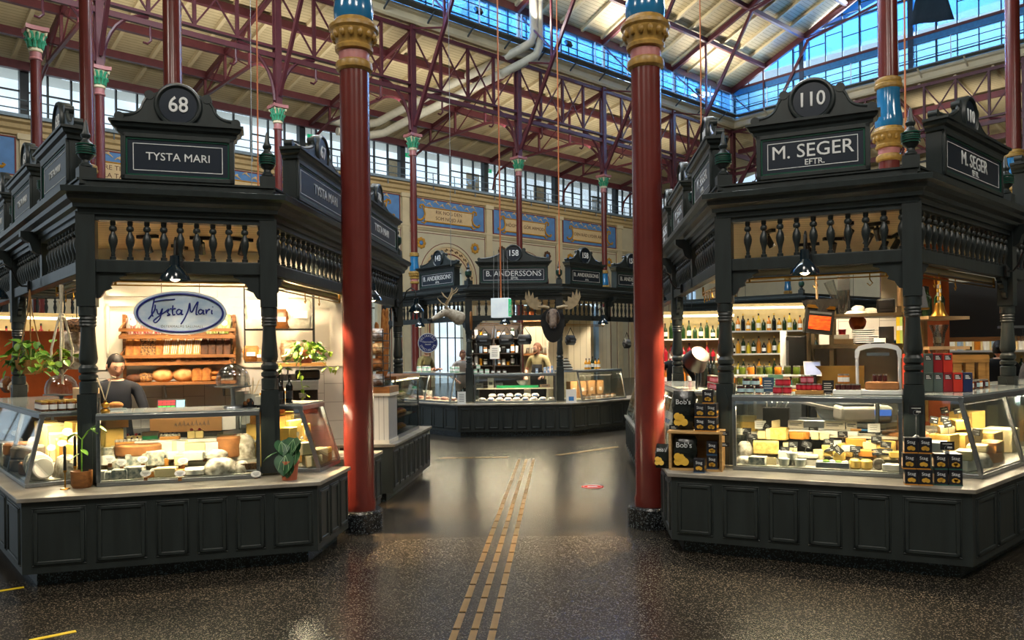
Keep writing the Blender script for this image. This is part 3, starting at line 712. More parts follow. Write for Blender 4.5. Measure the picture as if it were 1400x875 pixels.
def sign(label,F,s,w,name,num,sub=None,size=.12,numsize=.17,y=0):
 t=thing('stall_sign',label,'sign',fp(F,s,y,2.977),F[3],'name boards on the stall canopies')
 h=w/2-.07
 MB().box(-h,h,-.06,.06,0,.36).build('board',PAINT,t)
 m=MB()
 for z0,z1 in((.0,.035),(.325,.36)):m.box(-h,h,-.085,-.06,z0,z1)
 for x in(-h,h-.035):m.box(x,x+.035,-.085,-.06,0,.36)
 m.build('frame',PAINT,t,bev=.004)
 m=MB()
 for x0,x1,z0,z1 in((-h+.035,h-.035,.035,.047),(-h+.035,h-.035,.313,.325),(-h+.035,-h+.047,.035,.325),(h-.047,h-.035,.035,.325)):m.box(x0,x1,-.075,-.06,z0,z1)
 m.build('green_edge',GREENP,t)
 MB().box(-h+.045,h-.045,-.068,-.06,.047,.313).build('navy_panel',NAVY,t)
 m=MB();a=h-.085
 for x0,x1,z0,z1 in((-a,a,.075,.08),(-a,a,.28,.285),(-a,-a+.005,.075,.285),(a-.005,a,.075,.285)):m.box(x0,x1,-.0715,-.068,z0,z1)
 m.build('white_border',WHITE,t)
 m=MB().sweep([(-h,.06),(-h,-.06),(h,-.06),(h,.06)],[(0,.35),(.02,.36),(.025,.385),(.05,.4),(.06,.425),(.075,.43),(.075,.45),(0,.455)]);m.box(-h,h,-.05,.05,.36,.45)
 m.build('cornice',PAINT,t)
 m=MB();W2=w*.47
 half=[(0,.45),(W2,.45),(W2,.49),(W2-.03,.49)]+bez((W2-.03,.49),(W2*.6,.49),(.25,.6))+bez((.25,.6),(.225,.63),(.21,.68))[1:]+[(.16,.7),(0,.7)]
 m.slab(half,-.03,.03);m.slab([(-x,z)for x,z in half][::-1],-.03,.03)
 for sg in(-1,1):
  for cx,cz,rr in((W2-.025,.495,.035),(.21,.675,.036)):
   m.slab([(sg*cx+rr*math.cos(q*PI/6),cz+rr*math.sin(q*PI/6))for q in range(12)],-.035,.035)
  rim=bez((W2-.03,.51),(W2*.6,.5),(.25,.615))+bez((.25,.615),(.23,.64),(.215,.69))[1:]
  m.tube([(sg*x,-.015,z)for x,z in rim],.017,6)
 m.build('pediment',PAINT,t)
 m=MB().at((0,0,.605),0,PI/2);m.lathe([(.178,-.035),(.178,.04),(.168,.055),(.155,.058),(.147,.05),(.14,.035),(0,.035)],36);m.build('disc_rim',PAINT,t)
 MB().at((0,0,.605),0,PI/2).lathe([(.138,.03),(.138,.04),(0,.041)],36).build('number_disc',NAVY,t)
 text(num,numsize,WHITE,t,(0,-.043,.605),ext=.002,off=.002,name='number',sx=.88)
 text(name,size,WHITE,t,(0,-.07,.185 if not sub else .2),off=size*.004)
 if sub:text(sub,size*.42,WHITE,t,(.02,-.07,.11),off=.0006)
 return t
ENAMEL=mat('lamp_enamel',(14,30,40),.14,var=.05,coat=.6)
def lamp_proto():
 t=thing('gooseneck_lamp','','wall lamp',(0,0,0),0,'gooseneck lamps on the canopies')
 MB().box(-.03,.03,-.075,-.05,-.05,.05).build('wall_mount',BLACK,t,bev=.004)
 MB().tube([(0,-.06,0),(0,-.12,.0),(0,-.16,.05),(0,-.2,.16),(0,-.26,.2),(0,-.31,.17),(0,-.33,.09),(0,-.33,.03)],.009,8).build('arm',BLACK,t)
 MB().lathe([(.02,.06),(.034,.055),(.036,-.02),(.045,-.03),(.075,-.06),(.1,-.1),(.11,-.13),(.106,-.13),(.095,-.1),(.07,-.065),(.04,-.04)],24,(0,-.33,0)).build('shade',ENAMEL,t)
 MB().ball((0,-.33,-.095),.045,14,8).build('bulb',LAMPON,t)
 return t
LAMP0=lamp_proto();LAMPS=[]
def lamp(label,F,s,y=0,z=2.31,sc=1):
 LAMPS.append(1);p=fp(F,s,y,z)
 if len(LAMPS)==1:LAMP0.location=p;LAMP0.rotation_euler=(0,0,F[3]);LAMP0['label']=label;o=LAMP0
 else:o=dup(LAMP0,p,F[3],label)
 return p+Vector((-F[2].x*.33,-F[2].y*.33,-.1))
def counter(label,poly,panels,depth=.95,h=.638,caps=(0,0)):
 """poly: outer top edge of the worktop; panels[i]: list of (s0, s1) on face i"""
 c=sum((Vv(p)for p in poly),Vector((0,0)))/len(poly);P=[Vv(p)-c for p in poly]
 t=thing('stall_counter',label,'counter',(c.x,c.y,0),0,'panelled stall counters')
 MB().band(P,.03,depth,.105,h-.03).build('cabinet',PANELP,t)
 MB().band(P,.13,depth-.05,0,.105).build('plinth',PLINTH,t)
 Q=offset(P,.012)
 for i,L in enumerate(panels):
  a,b=Q[i]+(offset(P,.03)[i]-Q[i]),offset(P,.03)[i+1];d=(b-a).normalized();rz=math.atan2(d.y,d.x)
  base=P[i];off=(a-base).dot(d)
  for(s0,s1)in L:
   x0,x1=s0-off,s1-off;z0,z1=.165,h-.085
   m=MB()
   w=.026
   for(xa,xb,za,zb,pr)in((x0,x1,z0,z0+w,0),(x0,x1,z1-w,z1,0),(x0,x0+w,z0,z1,0),(x1-w,x1,z0,z1,0)):
    m.box(xa,xb,-.014,.004,za,zb)
   e=.012
   for(xa,xb,za,zb)in((x0-e,x1+e,z0-e,z0),(x0-e,x1+e,z1,z1+e),(x0-e,x0,z0,z1),(x1,x1+e,z0,z1)):m.box(xa,xb,-.007,.004,za,zb)
   pnl=m.build('panel_moulding',PANELP,t,(a.x,a.y,0),rz,bev=.005)
   MB().box(x0+w,x1-w,-.004,.003,z0+w,z1-w).build('panel_field',PANELP,pnl)
 w=MB().band(P,0,depth,h-.03,h).build('worktop',STONE,t,bev=.004)
 w['label']='grey stone worktop'
 return t
def evenly(L,n,m=.08,g=.07):
 w=(L-2*m-(n-1)*g)/n;return[(m+i*(w+g),m+i*(w+g)+w)for i in range(n)]
LEDC=mat('led_strip',(255,226,160),.5,emit=6,var=0)
TRAYM=mat('case_tray',(205,200,186),.35,.3)
def case(label,F,s0,s1,y0=-.17,y1=.42,z0=.64,z1=1.19,slant=0.0,endl=True,endr=True,frames=(),led=True,shelf=True,steel=STEEL,steps=()):
 t=thing('display_case',label,'display case',fp(F,s0,0,0),F[3],'glass display cases')
 L=s1-s0;yt=y0+slant
 m=MB().box(0,L,y0,y1,z0,z0+.03);m.build('base_frame',steel,t,bev=.003)
 MB().box(.02,L-.02,y0+.02,y1-.02,z0+.028,z0+.04).build('tray',TRAYM,t)
 for k,(a,h)in enumerate(steps):MB().box(.03,L-.03,a,y1-.02-.002*k,z0+.04,z0+.041+h).build('tray_step',TRAYM,t)
 m=MB().box(0,L,yt-.012,yt+.03,z1-.038,z1);m.box(0,L,y1-.03,y1,z1-.03,z1)
 m.box(0,.025,yt,y1,z1-.03,z1);m.box(L-.025,L,yt,y1,z1-.03,z1)
 m.build('top_frame',steel,t,bev=.003)
 MB().box(0,L,yt,y1,z1,z1+.012).build('top_glass',mat('top_plate',(150,160,160),.12,.1),t)
 for x in[0,L-.026]+[f-s0 for f in frames]:
  MB().bar((x+.013,y0+.012,z0+.03),(x+.013,yt+.012,z1-.03),.028,.028).build('upright',steel,t)
 for x in(.013,L-.013):MB().bar((x,y1-.015,z0+.03),(x,y1-.015,z1-.03),.024).build('rear_upright',steel,t)
 def pane(vs,nm='front_glass'):
  a,b,c=Vector(vs[0]),Vector(vs[1]),Vector(vs[2]);n=(b-a).cross(c-a).normalized()*.003
  m=MB();k=len(vs);m.add([Vector(v)-n for v in vs]+[Vector(v)+n for v in vs],[tuple(range(k)),tuple(range(k,2*k))[::-1]]+[(i,(i+1)%k,k+(i+1)%k,k+i)for i in range(k)]);m.build(nm,GLASS,t,smooth=0)
 pane([(.01,y0,z0+.03),(L-.01,y0,z0+.03),(L-.01,yt,z1-.02),(.01,yt,z1-.02)])
 for x,e in((.006,endl),(L-.006,endr)):
  if e:pane([(x,y0+.02,z0+.03),(x,y1-.02,z0+.03),(x,y1-.02,z1-.02),(x,yt+.02,z1-.02)],'end_glass')
 if led:MB().box(.04,L-.04,yt+.032,yt+.044,z1-.022,z1-.01).build('light_strip',LEDC,t)
 if shelf:MB().box(.03,L-.03,y1-.26,y1-.02,z0+.25,z0+.27).build('shelf',mat('shelf_board',(232,224,204),.45),t,bev=.003)
 return t
RODM=BRASS
def rod(label,F,s0,s1,y=-.02,z=2.2,hooks=(),cat='rail'):
 t=thing('hanging_rail',label,cat,fp(F,s0,y,z),F[3],'brass hanging rails')
 MB().tube([(0,0,0),(s1-s0,0,0)],.008,6).build('rod',RODM,t);MB().tube([(0,0,-.03),(s1-s0,0,-.03)],.006,6).build('lower_rod',RODM,t)
 for x in(.03,s1-s0-.03):MB().tube([(x,0,.06),(x,0,-.03)],.01,6).build('hanger',RODM,t)
 for h in hooks:
  x=h-s0;MB().tube([(x,0,0),(x,0,-.05),(x+.02,0,-.08),(x,-.0,-.1),(x-.02,0,-.08)],.005,5).build('hook',RODM,t)
 return t
AD=Vector((math.sin(R(4.8)),math.cos(R(4.8))))
def dirv(a):return Vector((math.sin(R(a)),math.cos(R(a))))
C1,C2=Vector((-3.424,5.425)),Vector((-1.48,6.027));R1,R2=Vector((1.225,6.257)),Vector((3.135,5.34))
LC=[C1+dirv(-40.2)*7,C1,C2,C2+AD*6];RC=[R1+AD*8,R1,R2,R2+dirv(47.5)*6]
lp,rp=offset(LC,.53),offset(RC,.53)
LP=[lp[1]+dirv(-40.2)*6.4,lp[1],lp[2],lp[2]+AD*4.6]
RP=[rp[1]+AD*6.4,rp[1],rp[2],rp[2]+dirv(47.5)*4.6]
FA,FB,FC=Vector((-1.07,15.1)),Vector((1.15,15.1)),None
FCN=[FA+dirv(-42)*3.2,FA,FB,FB+dirv(46)*3.2]
fpn=offset(FCN,.5);FP=[fpn[1]+dirv(-42)*3.0,fpn[1],fpn[2],fpn[2]+dirv(46)*3.0]
canopy('dark carved canopy on turned posts over the number 68 bread and cheese stall',LP,[[1.6]*4,[1.33],[2.3,2.3]],full=[(0,2)])
canopy('dark carved canopy on turned posts over the number 110 cheese stall',RP,[[1.6]*4,[1.4],[2.3,2.3]],full=[(0,2),(2,1)],back=[(3.6,12.7)])
canopy('dark carved canopy over the number 158 stall at the end of the aisle',FP,[[1.5,1.5],[1.8],[1.5,1.5]],far=True)
LA,LF,LB=face(LP,0),face(LP,1),face(LP,2);RA,RF,RB=face(RP,0),face(RP,1),face(RP,2);XA,XF,XB=face(FP,0),face(FP,1),face(FP,2)
fa=lambda F,s:F[4]-s
sign('dark name board with white 68 disc and TYSTA MARI facing the aisle',LF,LF[4]/2,.96,'TYSTA MARI','68',None,.085)
sign('dark name board turned away around the corner post from the 68 front board',LA,fa(LA,.8),1.2,'TYSTA MARI','68',None,.085)
sign('dark name board second around the corner behind the 68 front board',LA,fa(LA,2.4),1.2,'TYSTA MARI','67',None,.1)
sign('dark name board third along the cross aisle side of the 68 bread stall',LA,fa(LA,4.0),1.2,'TYSTA MARI','66',None,.1)
sign('long dark name board with the 67 disc facing the aisle',LB,1.3,1.75,'TYSTA MARI','67',None,.13)
sign('long dark name board partly hidden behind the thick column, 702 disc',LB,3.5,1.75,'TYSTA MARI','702',None,.13,.13)
sign('dark name board with M. SEGER and a blue 110 disc over the stall front',RF,RF[4]/2,.98,'M. SEGER','110','EFTR.',.15,.16)
sign('dark name board turned towards the aisle beside the 110 front board',RA,fa(RA,.7),1.2,'M. SEGER','110','EFTR.',.14,.15)
sign('pale lit name board second along the aisle side of the 110 cheese stall',RA,fa(RA,2.42),1.2,'M. SEGER','110','EFTR.',.14,.15)
sign('dark name board third along the aisle side of the 110 cheese stall',RA,fa(RA,3.9),1.2,'M. SEGER','110','EFTR.',.14,.15)
sign('dark name board with 110 disc around the corner with the round finial',RB,1.2,1.6,'M. SEGER','110','EFTR.',.16,.15)
sign('dark name board beyond the second finial of the 110 cheese stall',RB,3.45,1.6,'M. SEGER','111','EFTR.',.16,.15)
sign('wide name board B. ANDERSSONS with the middle 158 disc',XF,XF[4]/2,1.5,'B. ANDERSSONS','158','EFTR.',.15,.16)
sign('name board B. ANDERSSONS with the 143 disc',XA,fa(XA,.95),1.35,'B. ANDERSSONS','143','EFTR.',.13,.16)
sign('name board B. ANDERSSONS with 158 disc just beyond the corner finial',XB,.75,1.15,'B. ANDERSSONS','158','EFTR.',.105,.16)
sign('name board B. ANDERSSONS cut by the thick column',XB,2.3,1.3,'B. ANDERSSONS','158','EFTR.',.12,.16)
LPT=[]
LPT.append(lamp('glossy black gooseneck lamp above the oval shop sign',LF,.655))
LPT.append(lamp('black gooseneck lamp cut by the picture edge over the cross aisle',LA,fa(LA,2.15)))
LPT.append(lamp('black gooseneck lamp half hidden behind the thick column of the 68 bread stall',LB,2.0))
LPT.append(lamp('black gooseneck lamp at the far end of the 68 canopy',LB,4.3))
LPT.append(lamp('glossy black gooseneck lamp hanging above the 110 cheese stall front',RF,.66))
LPT.append(lamp('black gooseneck lamp at the far right corner post of the 110 cheese stall'.replace('far right ','outer '),RB,2.05))
LPT.append(lamp('black gooseneck lamp on the aisle side of the 110 canopy',RA,fa(RA,2.3)))
LPT.append(lamp('teal gooseneck lamp in the middle of the far stall front',XF,.72))
LPT.append(lamp('teal gooseneck lamp under the 143 board',XA,fa(XA,1.2)))
LPT.append(lamp('teal gooseneck lamp under the corner 158 board',XB,.95))
LPT.append(lamp('teal gooseneck lamp on the far stall beside the thick column',XB,2.2))
def seg(P,i,s0,s1):a=Vv(P[i]);d=(Vv(P[i+1])-a).normalized();return a+d*s0,a+d*s1
fr=lambda px:(px-23)/(438-23)*2.035
LFP=[(fr(42),fr(107)),(fr(124),fr(187)),(fr(204),fr(245)),(fr(261),fr(299)),(fr(315),fr(354)),(fr(370),fr(425))]
counter('dark panelled counter with stone top under the number 68 sign',[C1+dirv(-40.2)*5,C1,C2,C2+AD*.82],[[(5-.08-.5-.62*k,5-.08-.62*k)for k in range(7)],LFP,[(.07,.27),(.33,.53),(.58,.78)]],.8)
counter('short dark counter piece just behind the thick column of the 68 bread stall',[C2+AD*1.47,C2+AD*1.95],[[(.05,.24),(.29,.48)]],.9)
counter('dark panelled counter with the white beadboard cabinet on it',[C2+AD*2.47+Vector((-.75,-.02)),C2+AD*2.47,C2+AD*4.62],[[],evenly(2.15,8,.06,.06)],.8)
rr_=lambda px:(px-913)/(1337-913)*2.119
RFP=[(rr_(928),rr_(980)),(rr_(999),rr_(1050)),(rr_(1067),rr_(1107)),(rr_(1124),rr_(1166)),(rr_(1185),rr_(1230)),(rr_(1250),rr_(1318))]
counter('dark panelled counter with stone top under the crisps crate and biscuit boxes',[R1+AD*.78,R1,R2,R2+dirv(47.5)*4.5],[[(.08,.35),(.42,.7)],RFP,[(.1+.46*k,.1+.46*k+.38)for k in range(9)]])
counter('dark counter continuing behind the thick column of the 110 cheese stall',[R1+AD*5.9,R1+AD*1.28],[evenly(4.62,16,.06,.06)],.9)
counter('dark panelled counter of the number 158 stall',[FA+dirv(-42)*3.2,FA,FB,FB+dirv(46)*3.2],[evenly(3.2,8),evenly(2.22,8,.07,.09),evenly(3.2,8)],.8)
C_YEL=mat('cheese_yellow',(240,200,104),.5,var=.1,bump=.08,scale=30)
C_PALE=mat('cheese_pale',(240,222,168),.5,var=.1,bump=.1,scale=30)
C_ORG=mat('cheese_orange',(226,150,60),.5,var=.15,scale=14)
C_HOLE=mat('cheese_holey',(242,212,124),.5,rgb2=(206,170,90),scale=40,bump=.2)
C_BLUE=mat('cheese_blue_veined',(232,226,204),.55,rgb2=(120,132,128),scale=34,bump=.2,detail=6)
C_WHITE=mat('cheese_white_rind',(240,234,218),.7,var=.12,scale=18,bump=.15)
C_RIND=mat('cheese_rind_brown',(170,112,60),.7,var=.35,scale=12,bump=.3)
C_GREYR=mat('cheese_rind_grey',(120,112,98),.8,var=.4,scale=16,bump=.4)
WRAP=mat('clear_wrap',(236,230,214),.18,rgb2=(150,142,124),scale=22,bump=.9,detail=5)
CARD=mat('white_card',(238,238,234),.6,var=.02)
BLKCARD=mat('black_card',(20,21,23),.85,var=.05)
CHALK=mat('chalk_writing',(220,220,214),.7)
INK=mat('ink_writing',(90,96,104),.7)
KRAFT=mat('cardboard',(178,132,82),.7,var=.15)
TERRA=mat('terracotta',(190,104,74),.75,var=.15)
LEAF=mat('leaf_green',(66,120,34),.45,rgb2=(120,160,50),scale=9)
LEAFD=mat('leaf_dark_green',(24,66,38),.4,rgb2=(40,92,50),scale=12)
VEIN=mat('leaf_vein',(150,190,140),.5)
LEAFY=mat('leaf_lime',(150,180,40),.45,rgb2=(96,140,40),scale=9)
BLUEP2=mat('paper_blue',(60,130,200),.5)
CRUST=mat('bread_crust',(196,132,62),.7,rgb2=(150,88,36),scale=16,bump=.4)
CRUSTD=mat('bread_crust_dark',(96,54,26),.7,rgb2=(60,34,18),scale=18,bump=.4)
CRUSTS=mat('bread_crust_seeded',(176,128,74),.75,rgb2=(70,54,40),scale=60,bump=.5)
CRUSTF=mat('bread_crust_floury',(214,172,116),.8,rgb2=(180,118,60),scale=12,bump=.4)
SKIN=mat('skin',(232,176,146),.5,var=.12,scale=6)
NAVYC=mat('navy_cloth',(20,30,44),.85,var=.25,scale=20)
HAIRB=mat('hair_brown',(40,27,18),.6,var=.35,scale=40,stretch=(4,4,.5))
def rnd(a,b):return random.uniform(a,b)
def top(name,label,cat,mb,mt,loc,rz=0,group=None,bev=0):
 o=mb.build(name,mt,None,loc,rz,bev);return tag(o,label,cat,group)
def s_block(w,d,h):return MB().box(-w/2,w/2,-d/2,d/2,0,h)
def s_wedge(r,ang,h,n=8):
 pts=[(0,0)]+[(r*math.cos(-ang/2+ang*i/n),r*math.sin(-ang/2+ang*i/n))for i in range(n+1)]
 return MB().prism([(p[0]-r*.55,p[1])for p in pts],0,h)
def s_wheel(r,h,n=28):e=min(.012,h*.2);return MB().lathe([(0,0),(r-e,0),(r,e),(r,h-e),(r-e,h),(0,h)],n)
def s_half(r,h,n=16):return MB().prism([(r*math.cos(PI*i/n),r*math.sin(PI*i/n)-r*.4)for i in range(n+1)],0,h)
def s_bag(w,d,h,n=14):
 m=MB();vs=[];rows=9
 for j in range(rows):
  f=j/(rows-1);k=(1-abs(2*f-1)**2.2)
  for i in range(n):
   a=2*PI*i/n;q=1+.07*math.sin(3*a+j*2.1)+.05*math.sin(7*a+j)
   vs.append((w/2*(.86+.14*k)*math.copysign(abs(math.cos(a))**.6,math.cos(a))*q,d/2*(.12+.88*k)*math.copysign(abs(math.sin(a))**.8,math.sin(a))*q,h*f))
 fs=[(j*n+i,j*n+(i+1)%n,(j+1)*n+(i+1)%n,(j+1)*n+i)for j in range(rows-1)for i in range(n)]+[tuple(range(n))[::-1],tuple((rows-1)*n+i for i in range(n))]
 return m.add(vs,fs)
def s_wrap(w,d,h):
 m=MB();vs=[];N,M=18,9;rg=random.Random(int(w*1e5+h*1e6))
 ph=[rg.random()*6 for _ in range(4)]
 for j in range(M):
  t=j/(M-1)*PI/2
  for i in range(N):
   a=2*PI*i/N;k=1+.06*math.sin(4*a+ph[0]+j)+.05*math.sin(9*a+ph[1]-j*2)+.03*rg.random()
   vs.append((w/2*math.cos(t)**.55*math.cos(a)*k if j<M-1 else 0,d/2*math.cos(t)**.55*math.sin(a)*k if j<M-1 else 0,h*math.sin(t)*(1+.05*math.sin(5*a+ph[2]))))
 fs=[(j*N+i,j*N+(i+1)%N,(j+1)*N+(i+1)%N,(j+1)*N+i)for j in range(M-1)for i in range(N)]+[tuple(range(N))[::-1]]
 return m.add(vs,fs)
def s_loaf(w,d,h,n=12):
 pts=[(-w/2,0),(w/2,0),(w/2,h*.55)]+[(w/2*math.cos(PI*i/n)*1.02,h*.62+h*.38*math.sin(PI*i/n))for i in range(n+1)]+[(-w/2,h*.55)]
 return MB().slab(pts,-d/2,d/2)
GOODS={'cheeses in the front case of the 68 bread stall':0}
def put(F,kind,shape,mt,px,y,z,label,cat='cheese',group=None,rz=0,bev=.006,rx=0,ry=0,parts=()):
 s,_=pick(F,px,600,y);p=fp(F,s,y,z)
 o=shape.build(kind,mt,None,p,F[3]+rz,bev)
 if rx or ry:o.rotation_euler=(rx,ry,F[3]+rz)
 tag(o,label,cat,group)
 for nm,mb,m2 in parts:mb.build(nm,m2,o)
 return o
TAGN=[0]
def oval_tag(F,px,py,y,label,group,sc=1):
 s,z=pick(F,px,py,y);t=thing('price_tag',label,'price tag',fp(F,s,y,z),F[3]+rnd(-.25,.25),group)
 k=sc
 MB().at((0,0,0),0,PI/2-.25).lathe([(0,-.0012),(.5,-.0012),(.5,.0012),(0,.0012)],22).build('card',CARD,t).scale=(.078*k,.05*k,.05*k)
 MB().at((0,-.0035,0),0,-.25).box(-.024*k,.024*k,-.001,0,.006,.009).box(-.02*k,.02*k,-.001,0,-.004,-.001).box(-.012*k,.012*k,-.001,0,-.014,-.011).build('writing',INK,t)
 MB().box(-.013,.013,.002,.024,-.06,-.034).build('wooden_foot',OAK,t);MB().tube([(0,.01,-.036),(0,.006,-.015)],.0018,5).build('pin',STEEL,t)
 return t
def black_tag(F,px,py,y,label,group,w=.075,h=.05,tilt=-.3,roll=0,stem=.05):
 s,z=pick(F,px,py,y);t=thing('price_tag',label,'price tag',fp(F,s,y,z),0,group,(0,roll,F[3]+rnd(-.2,.2)))
 MB().at((0,0,0),0,tilt).box(-w/2,w/2,-.0012,.0012,-h/2,h/2).build('card',BLKCARD,t,bev=.0)
 m=MB().at((0,0,0),0,tilt)
 for i in range(3):m.box(-w*.34,w*(.0+.22*((i*7)%3)/2),-.0022,-.0012,h*.28-i*h*.17-.001,h*.28-i*h*.17+.001)
 m.box(w*.14,w*.38,-.0022,-.0012,-h*.36,-h*.26)
 m.build('chalk_writing',CHALK,t)
 MB().tube([(0,.003,-h*.4),(0,.012,-h*.4-stem)],.0025,5).build('clip_stem',STEEL,t)
 return t
def jar(label,loc,rz,r,h,content,lid,lab,group,name='jar',cat='jar'):
 loc=(loc[0],loc[1],loc[2]+.0015);key=('jar',r,h,content.name,lid.name,lab.name if lab else '')
 if key in KIDS:return dup(KIDS[key],loc,rz,label,group)
 t=thing(name,label,cat,loc,rz,group)
 MB().lathe([(0,0),(r*.94,0),(r,.004),(r,h*.78),(r*.86,h*.86),(0,h*.86)],14).build('glass_body',content,t)
 MB().lathe([(r*.9,h*.84),(r*.92,h*.85),(r*.92,h),(0,h)],14).build('lid',lid,t)
 if lab:MB().lathe([(r*1.012,h*.18),(r*1.012,h*.66)],14).build('paper_label',lab,t)
 KIDS[key]=t;return t
def bottle(label,loc,r,h,gl,cap,lab,group=None):
 loc=(loc[0],loc[1],loc[2]+.0015);key=('bot',r,h,gl.name,cap.name,lab.name if lab else '')
 if key in KIDS:return dup(KIDS[key],loc,0,label,group)
 t=thing('bottle',label,'bottle',loc,0,group)
 MB().lathe([(0,0),(r,0),(r,h*.58),(r*.8,h*.66),(r*.34,h*.75),(r*.32,h*.9),(0,h*.9)],14).build('glass_body',gl,t)
 MB().lathe([(r*.37,h*.88),(r*.37,h),(0,h)],10).build('cap',cap,t)
 if lab:MB().lathe([(r*1.015,h*.16),(r*1.015,h*.44)],14).build('paper_label',lab,t)
 KIDS[key]=t;return t
def carton(label,loc,rz,w,d,h,mt,face_parts=(),group=None,name='carton',cat='box'):
 t=thing(name,label,cat,(loc[0],loc[1],loc[2]+.0015),rz,group);MB().box(-w/2,w/2,-d/2,d/2,0,h).build('box_body',mt,t,bev=.002)
 for nm,x0,x1,z0,z1,m2 in face_parts:MB().box(x0*w,x1*w,-d/2-.0015,-d/2,z0*h,z1*h).build(nm,m2,t)
 return t
def leaf_mesh(nm,mt,l=.09,w=.06,heart=True,curl=.25):
 vs=[];n=7
 for i in range(n):
  f=i/(n-1);ww=w/2*(math.sin(PI*min(1,f*.92+.08))**.7)*(1.25-.5*f if heart else 1)
  for j in(-1,-.5,0,.5,1):vs.append((ww*j,l*f-(.12*l*(1-abs(j))if heart and i==0 else 0)*0,-curl*l*f*f+.12*w*abs(j)))
 fs=[(i*5+j,i*5+j+1,i*5+j+6,i*5+j+5)for i in range(n-1)for j in range(4)]
 m=MB();m.add(vs,fs);me=m.mesh(nm,mt);return me
LM=leaf_mesh('leaf',LEAF);LMY=leaf_mesh('leaf',LEAFY,.08,.06);LMD=leaf_mesh('leaf',LEAFD,.17,.15,True,.35)
def leafy(t,n,spread,c,up=.5,me=LM,s=(.7,1.2),droop=0,rg=None):
 """foliage as one mesh: many leaves on thin stems"""
 rg=rg or random.Random(n*7+int(spread[0]*100));m=MB();src=me
 V=[v.co.copy()for v in src.vertices];Fc=[tuple(p.vertices)for p in src.polygons]
 for i in range(n):
  a=rg.random()*2*PI;r=math.sqrt(rg.random());z=rg.uniform(-1,1)
  p=Vector((c[0]+spread[0]*r*math.cos(a),c[1]+spread[1]*r*math.sin(a),c[2]+spread[2]*z*math.sqrt(max(0,1-r*r*.7))-droop*r*rg.random()))
  k=rg.uniform(*s);M=Matrix.Translation(p)@Matrix.Rotation(a-PI/2+rg.uniform(-.8,.8),4,'Z')@Matrix.Rotation(rg.uniform(-1.1,.5),4,'X')@Matrix.Rotation(rg.uniform(-.5,.5),4,'Y')@Matrix.Scale(k,4)
  m.add([M@v for v in V],Fc)
  if i%4==0:m.tube([(c[0],c[1],c[2]-spread[2]*.8),((c[0]+p.x)/2,(c[1]+p.y)/2,(c[2]+p.z)/2+.03),p],.0025,4)
 return m
F=LF
case('upright glass display case between the posts under the oval sign',LF,.08,1.245,-.18,.42,.64,1.175,0,steps=((-.025,.044),(.09,.079)))
case('slanted glass display case around the corner post with the jar tray on top',LA,fa(LA,3.05),fa(LA,.13),-.41,.3,.64,1.19,.11,frames=(fa(LA,1.0),fa(LA,2.4)),shelf=False)
case('slanted glass display case with big yellow cheeses beside the terracotta plant',LB,.12,.68,-.37,.35,.64,1.19,.15,shelf=False)
PANW=mat('panelling_white',(232,226,210),.5,var=.05)
TILE=grid_mat('wall_tiles',(206,204,200),(150,148,144),.2,.2,.22,.006,'XZ',.5)
s0=pick(LF,131,500,1.95)[0];WL=pick(LF,474,500,1.95)[0]-s0
t=thing('panelled_partition','white panelled partition wall with grey-white tiles behind the bread rack','partition',fp(LF,s0,1.95,0),LF[3])
MB().box(0,WL,0,.06,0,1.52).build('tiled_dado',TILE,t)
MB().box(0,WL,0,.06,1.52,2.69).build('white_panelling',PANW,t)
for i in range(int((WL-.1)/.58)):
 for z0,z1 in((1.62,2.15),(2.22,2.62)):
  m=MB();x0,x1=.1+i*.58,.1+i*.58+.46
  for xa,xb,za,zb in((x0,x1,z0,z0+.03),(x0,x1,z1-.03,z1),(x0,x0+.03,z0,z1),(x1-.03,x1,z0,z1)):m.box(xa,xb,-.018,.002,za,zb)
  m.build('panel_moulding',PANW,t)
MB().box(0,WL,-.025,.002,1.49,1.53).build('dado_rail',PANW,t)
MB().box(-.06,0,-.02,.06,0,2.69).build('return_panel',PANW,t)
t=thing('back_counter','steel back counter behind the upright glass case','counter',fp(LF,.2,1.15,0),LF[3])
MB().box(-.2,1.25,.1,.7,0,.86).build('cabinet',mat('dark_laminate',(38,40,42),.4),t);MB().box(-.22,1.27,.06,.75,.86,.9).build('steel_top',STEEL,t,bev=.004)
for i in range(2):q=MB().box(-.15+i*.68,.45+i*.68,.085,.1,.5,.82).build('drawer',mat('dark_laminate',(38,40,42),.4),t);MB().box(.05+i*.68,.25+i*.68,.06,.085,.74,.76).build('drawer_handle',BLUEP2 if 0 else STEEL,q)
t=thing('oval_sign','pale blue oval shop sign with handwritten Tysta Mari hanging in the stall opening','sign',fp(LF,.657,.03,1.955),LF[3])
SKYP=mat('sign_sky_blue',(172,198,224),.35,rgb2=(206,220,236),scale=3)
INKB=mat('sign_ink_blue',(24,40,130),.4)
q=MB().at((0,0,0),0,PI/2).lathe([(0,-.011),(1,-.011),(1,.011),(0,.011)],56).build('sign_board',SKYP,t);q.scale=(.34,.011/.011,.172)
q.data.transform(Matrix.Identity(4))
m=MB();m.tube([(.315*math.cos(i*2*PI/64),-.014,.15*math.sin(i*2*PI/64))for i in range(64)],.0085,6,True);m.build('blue_border',INKB,t)
m=MB();m.tube([(.338*math.cos(i*2*PI/64),-.006,.17*math.sin(i*2*PI/64))for i in range(64)],.006,6,True);m.build('white_rim',WHITE,t)
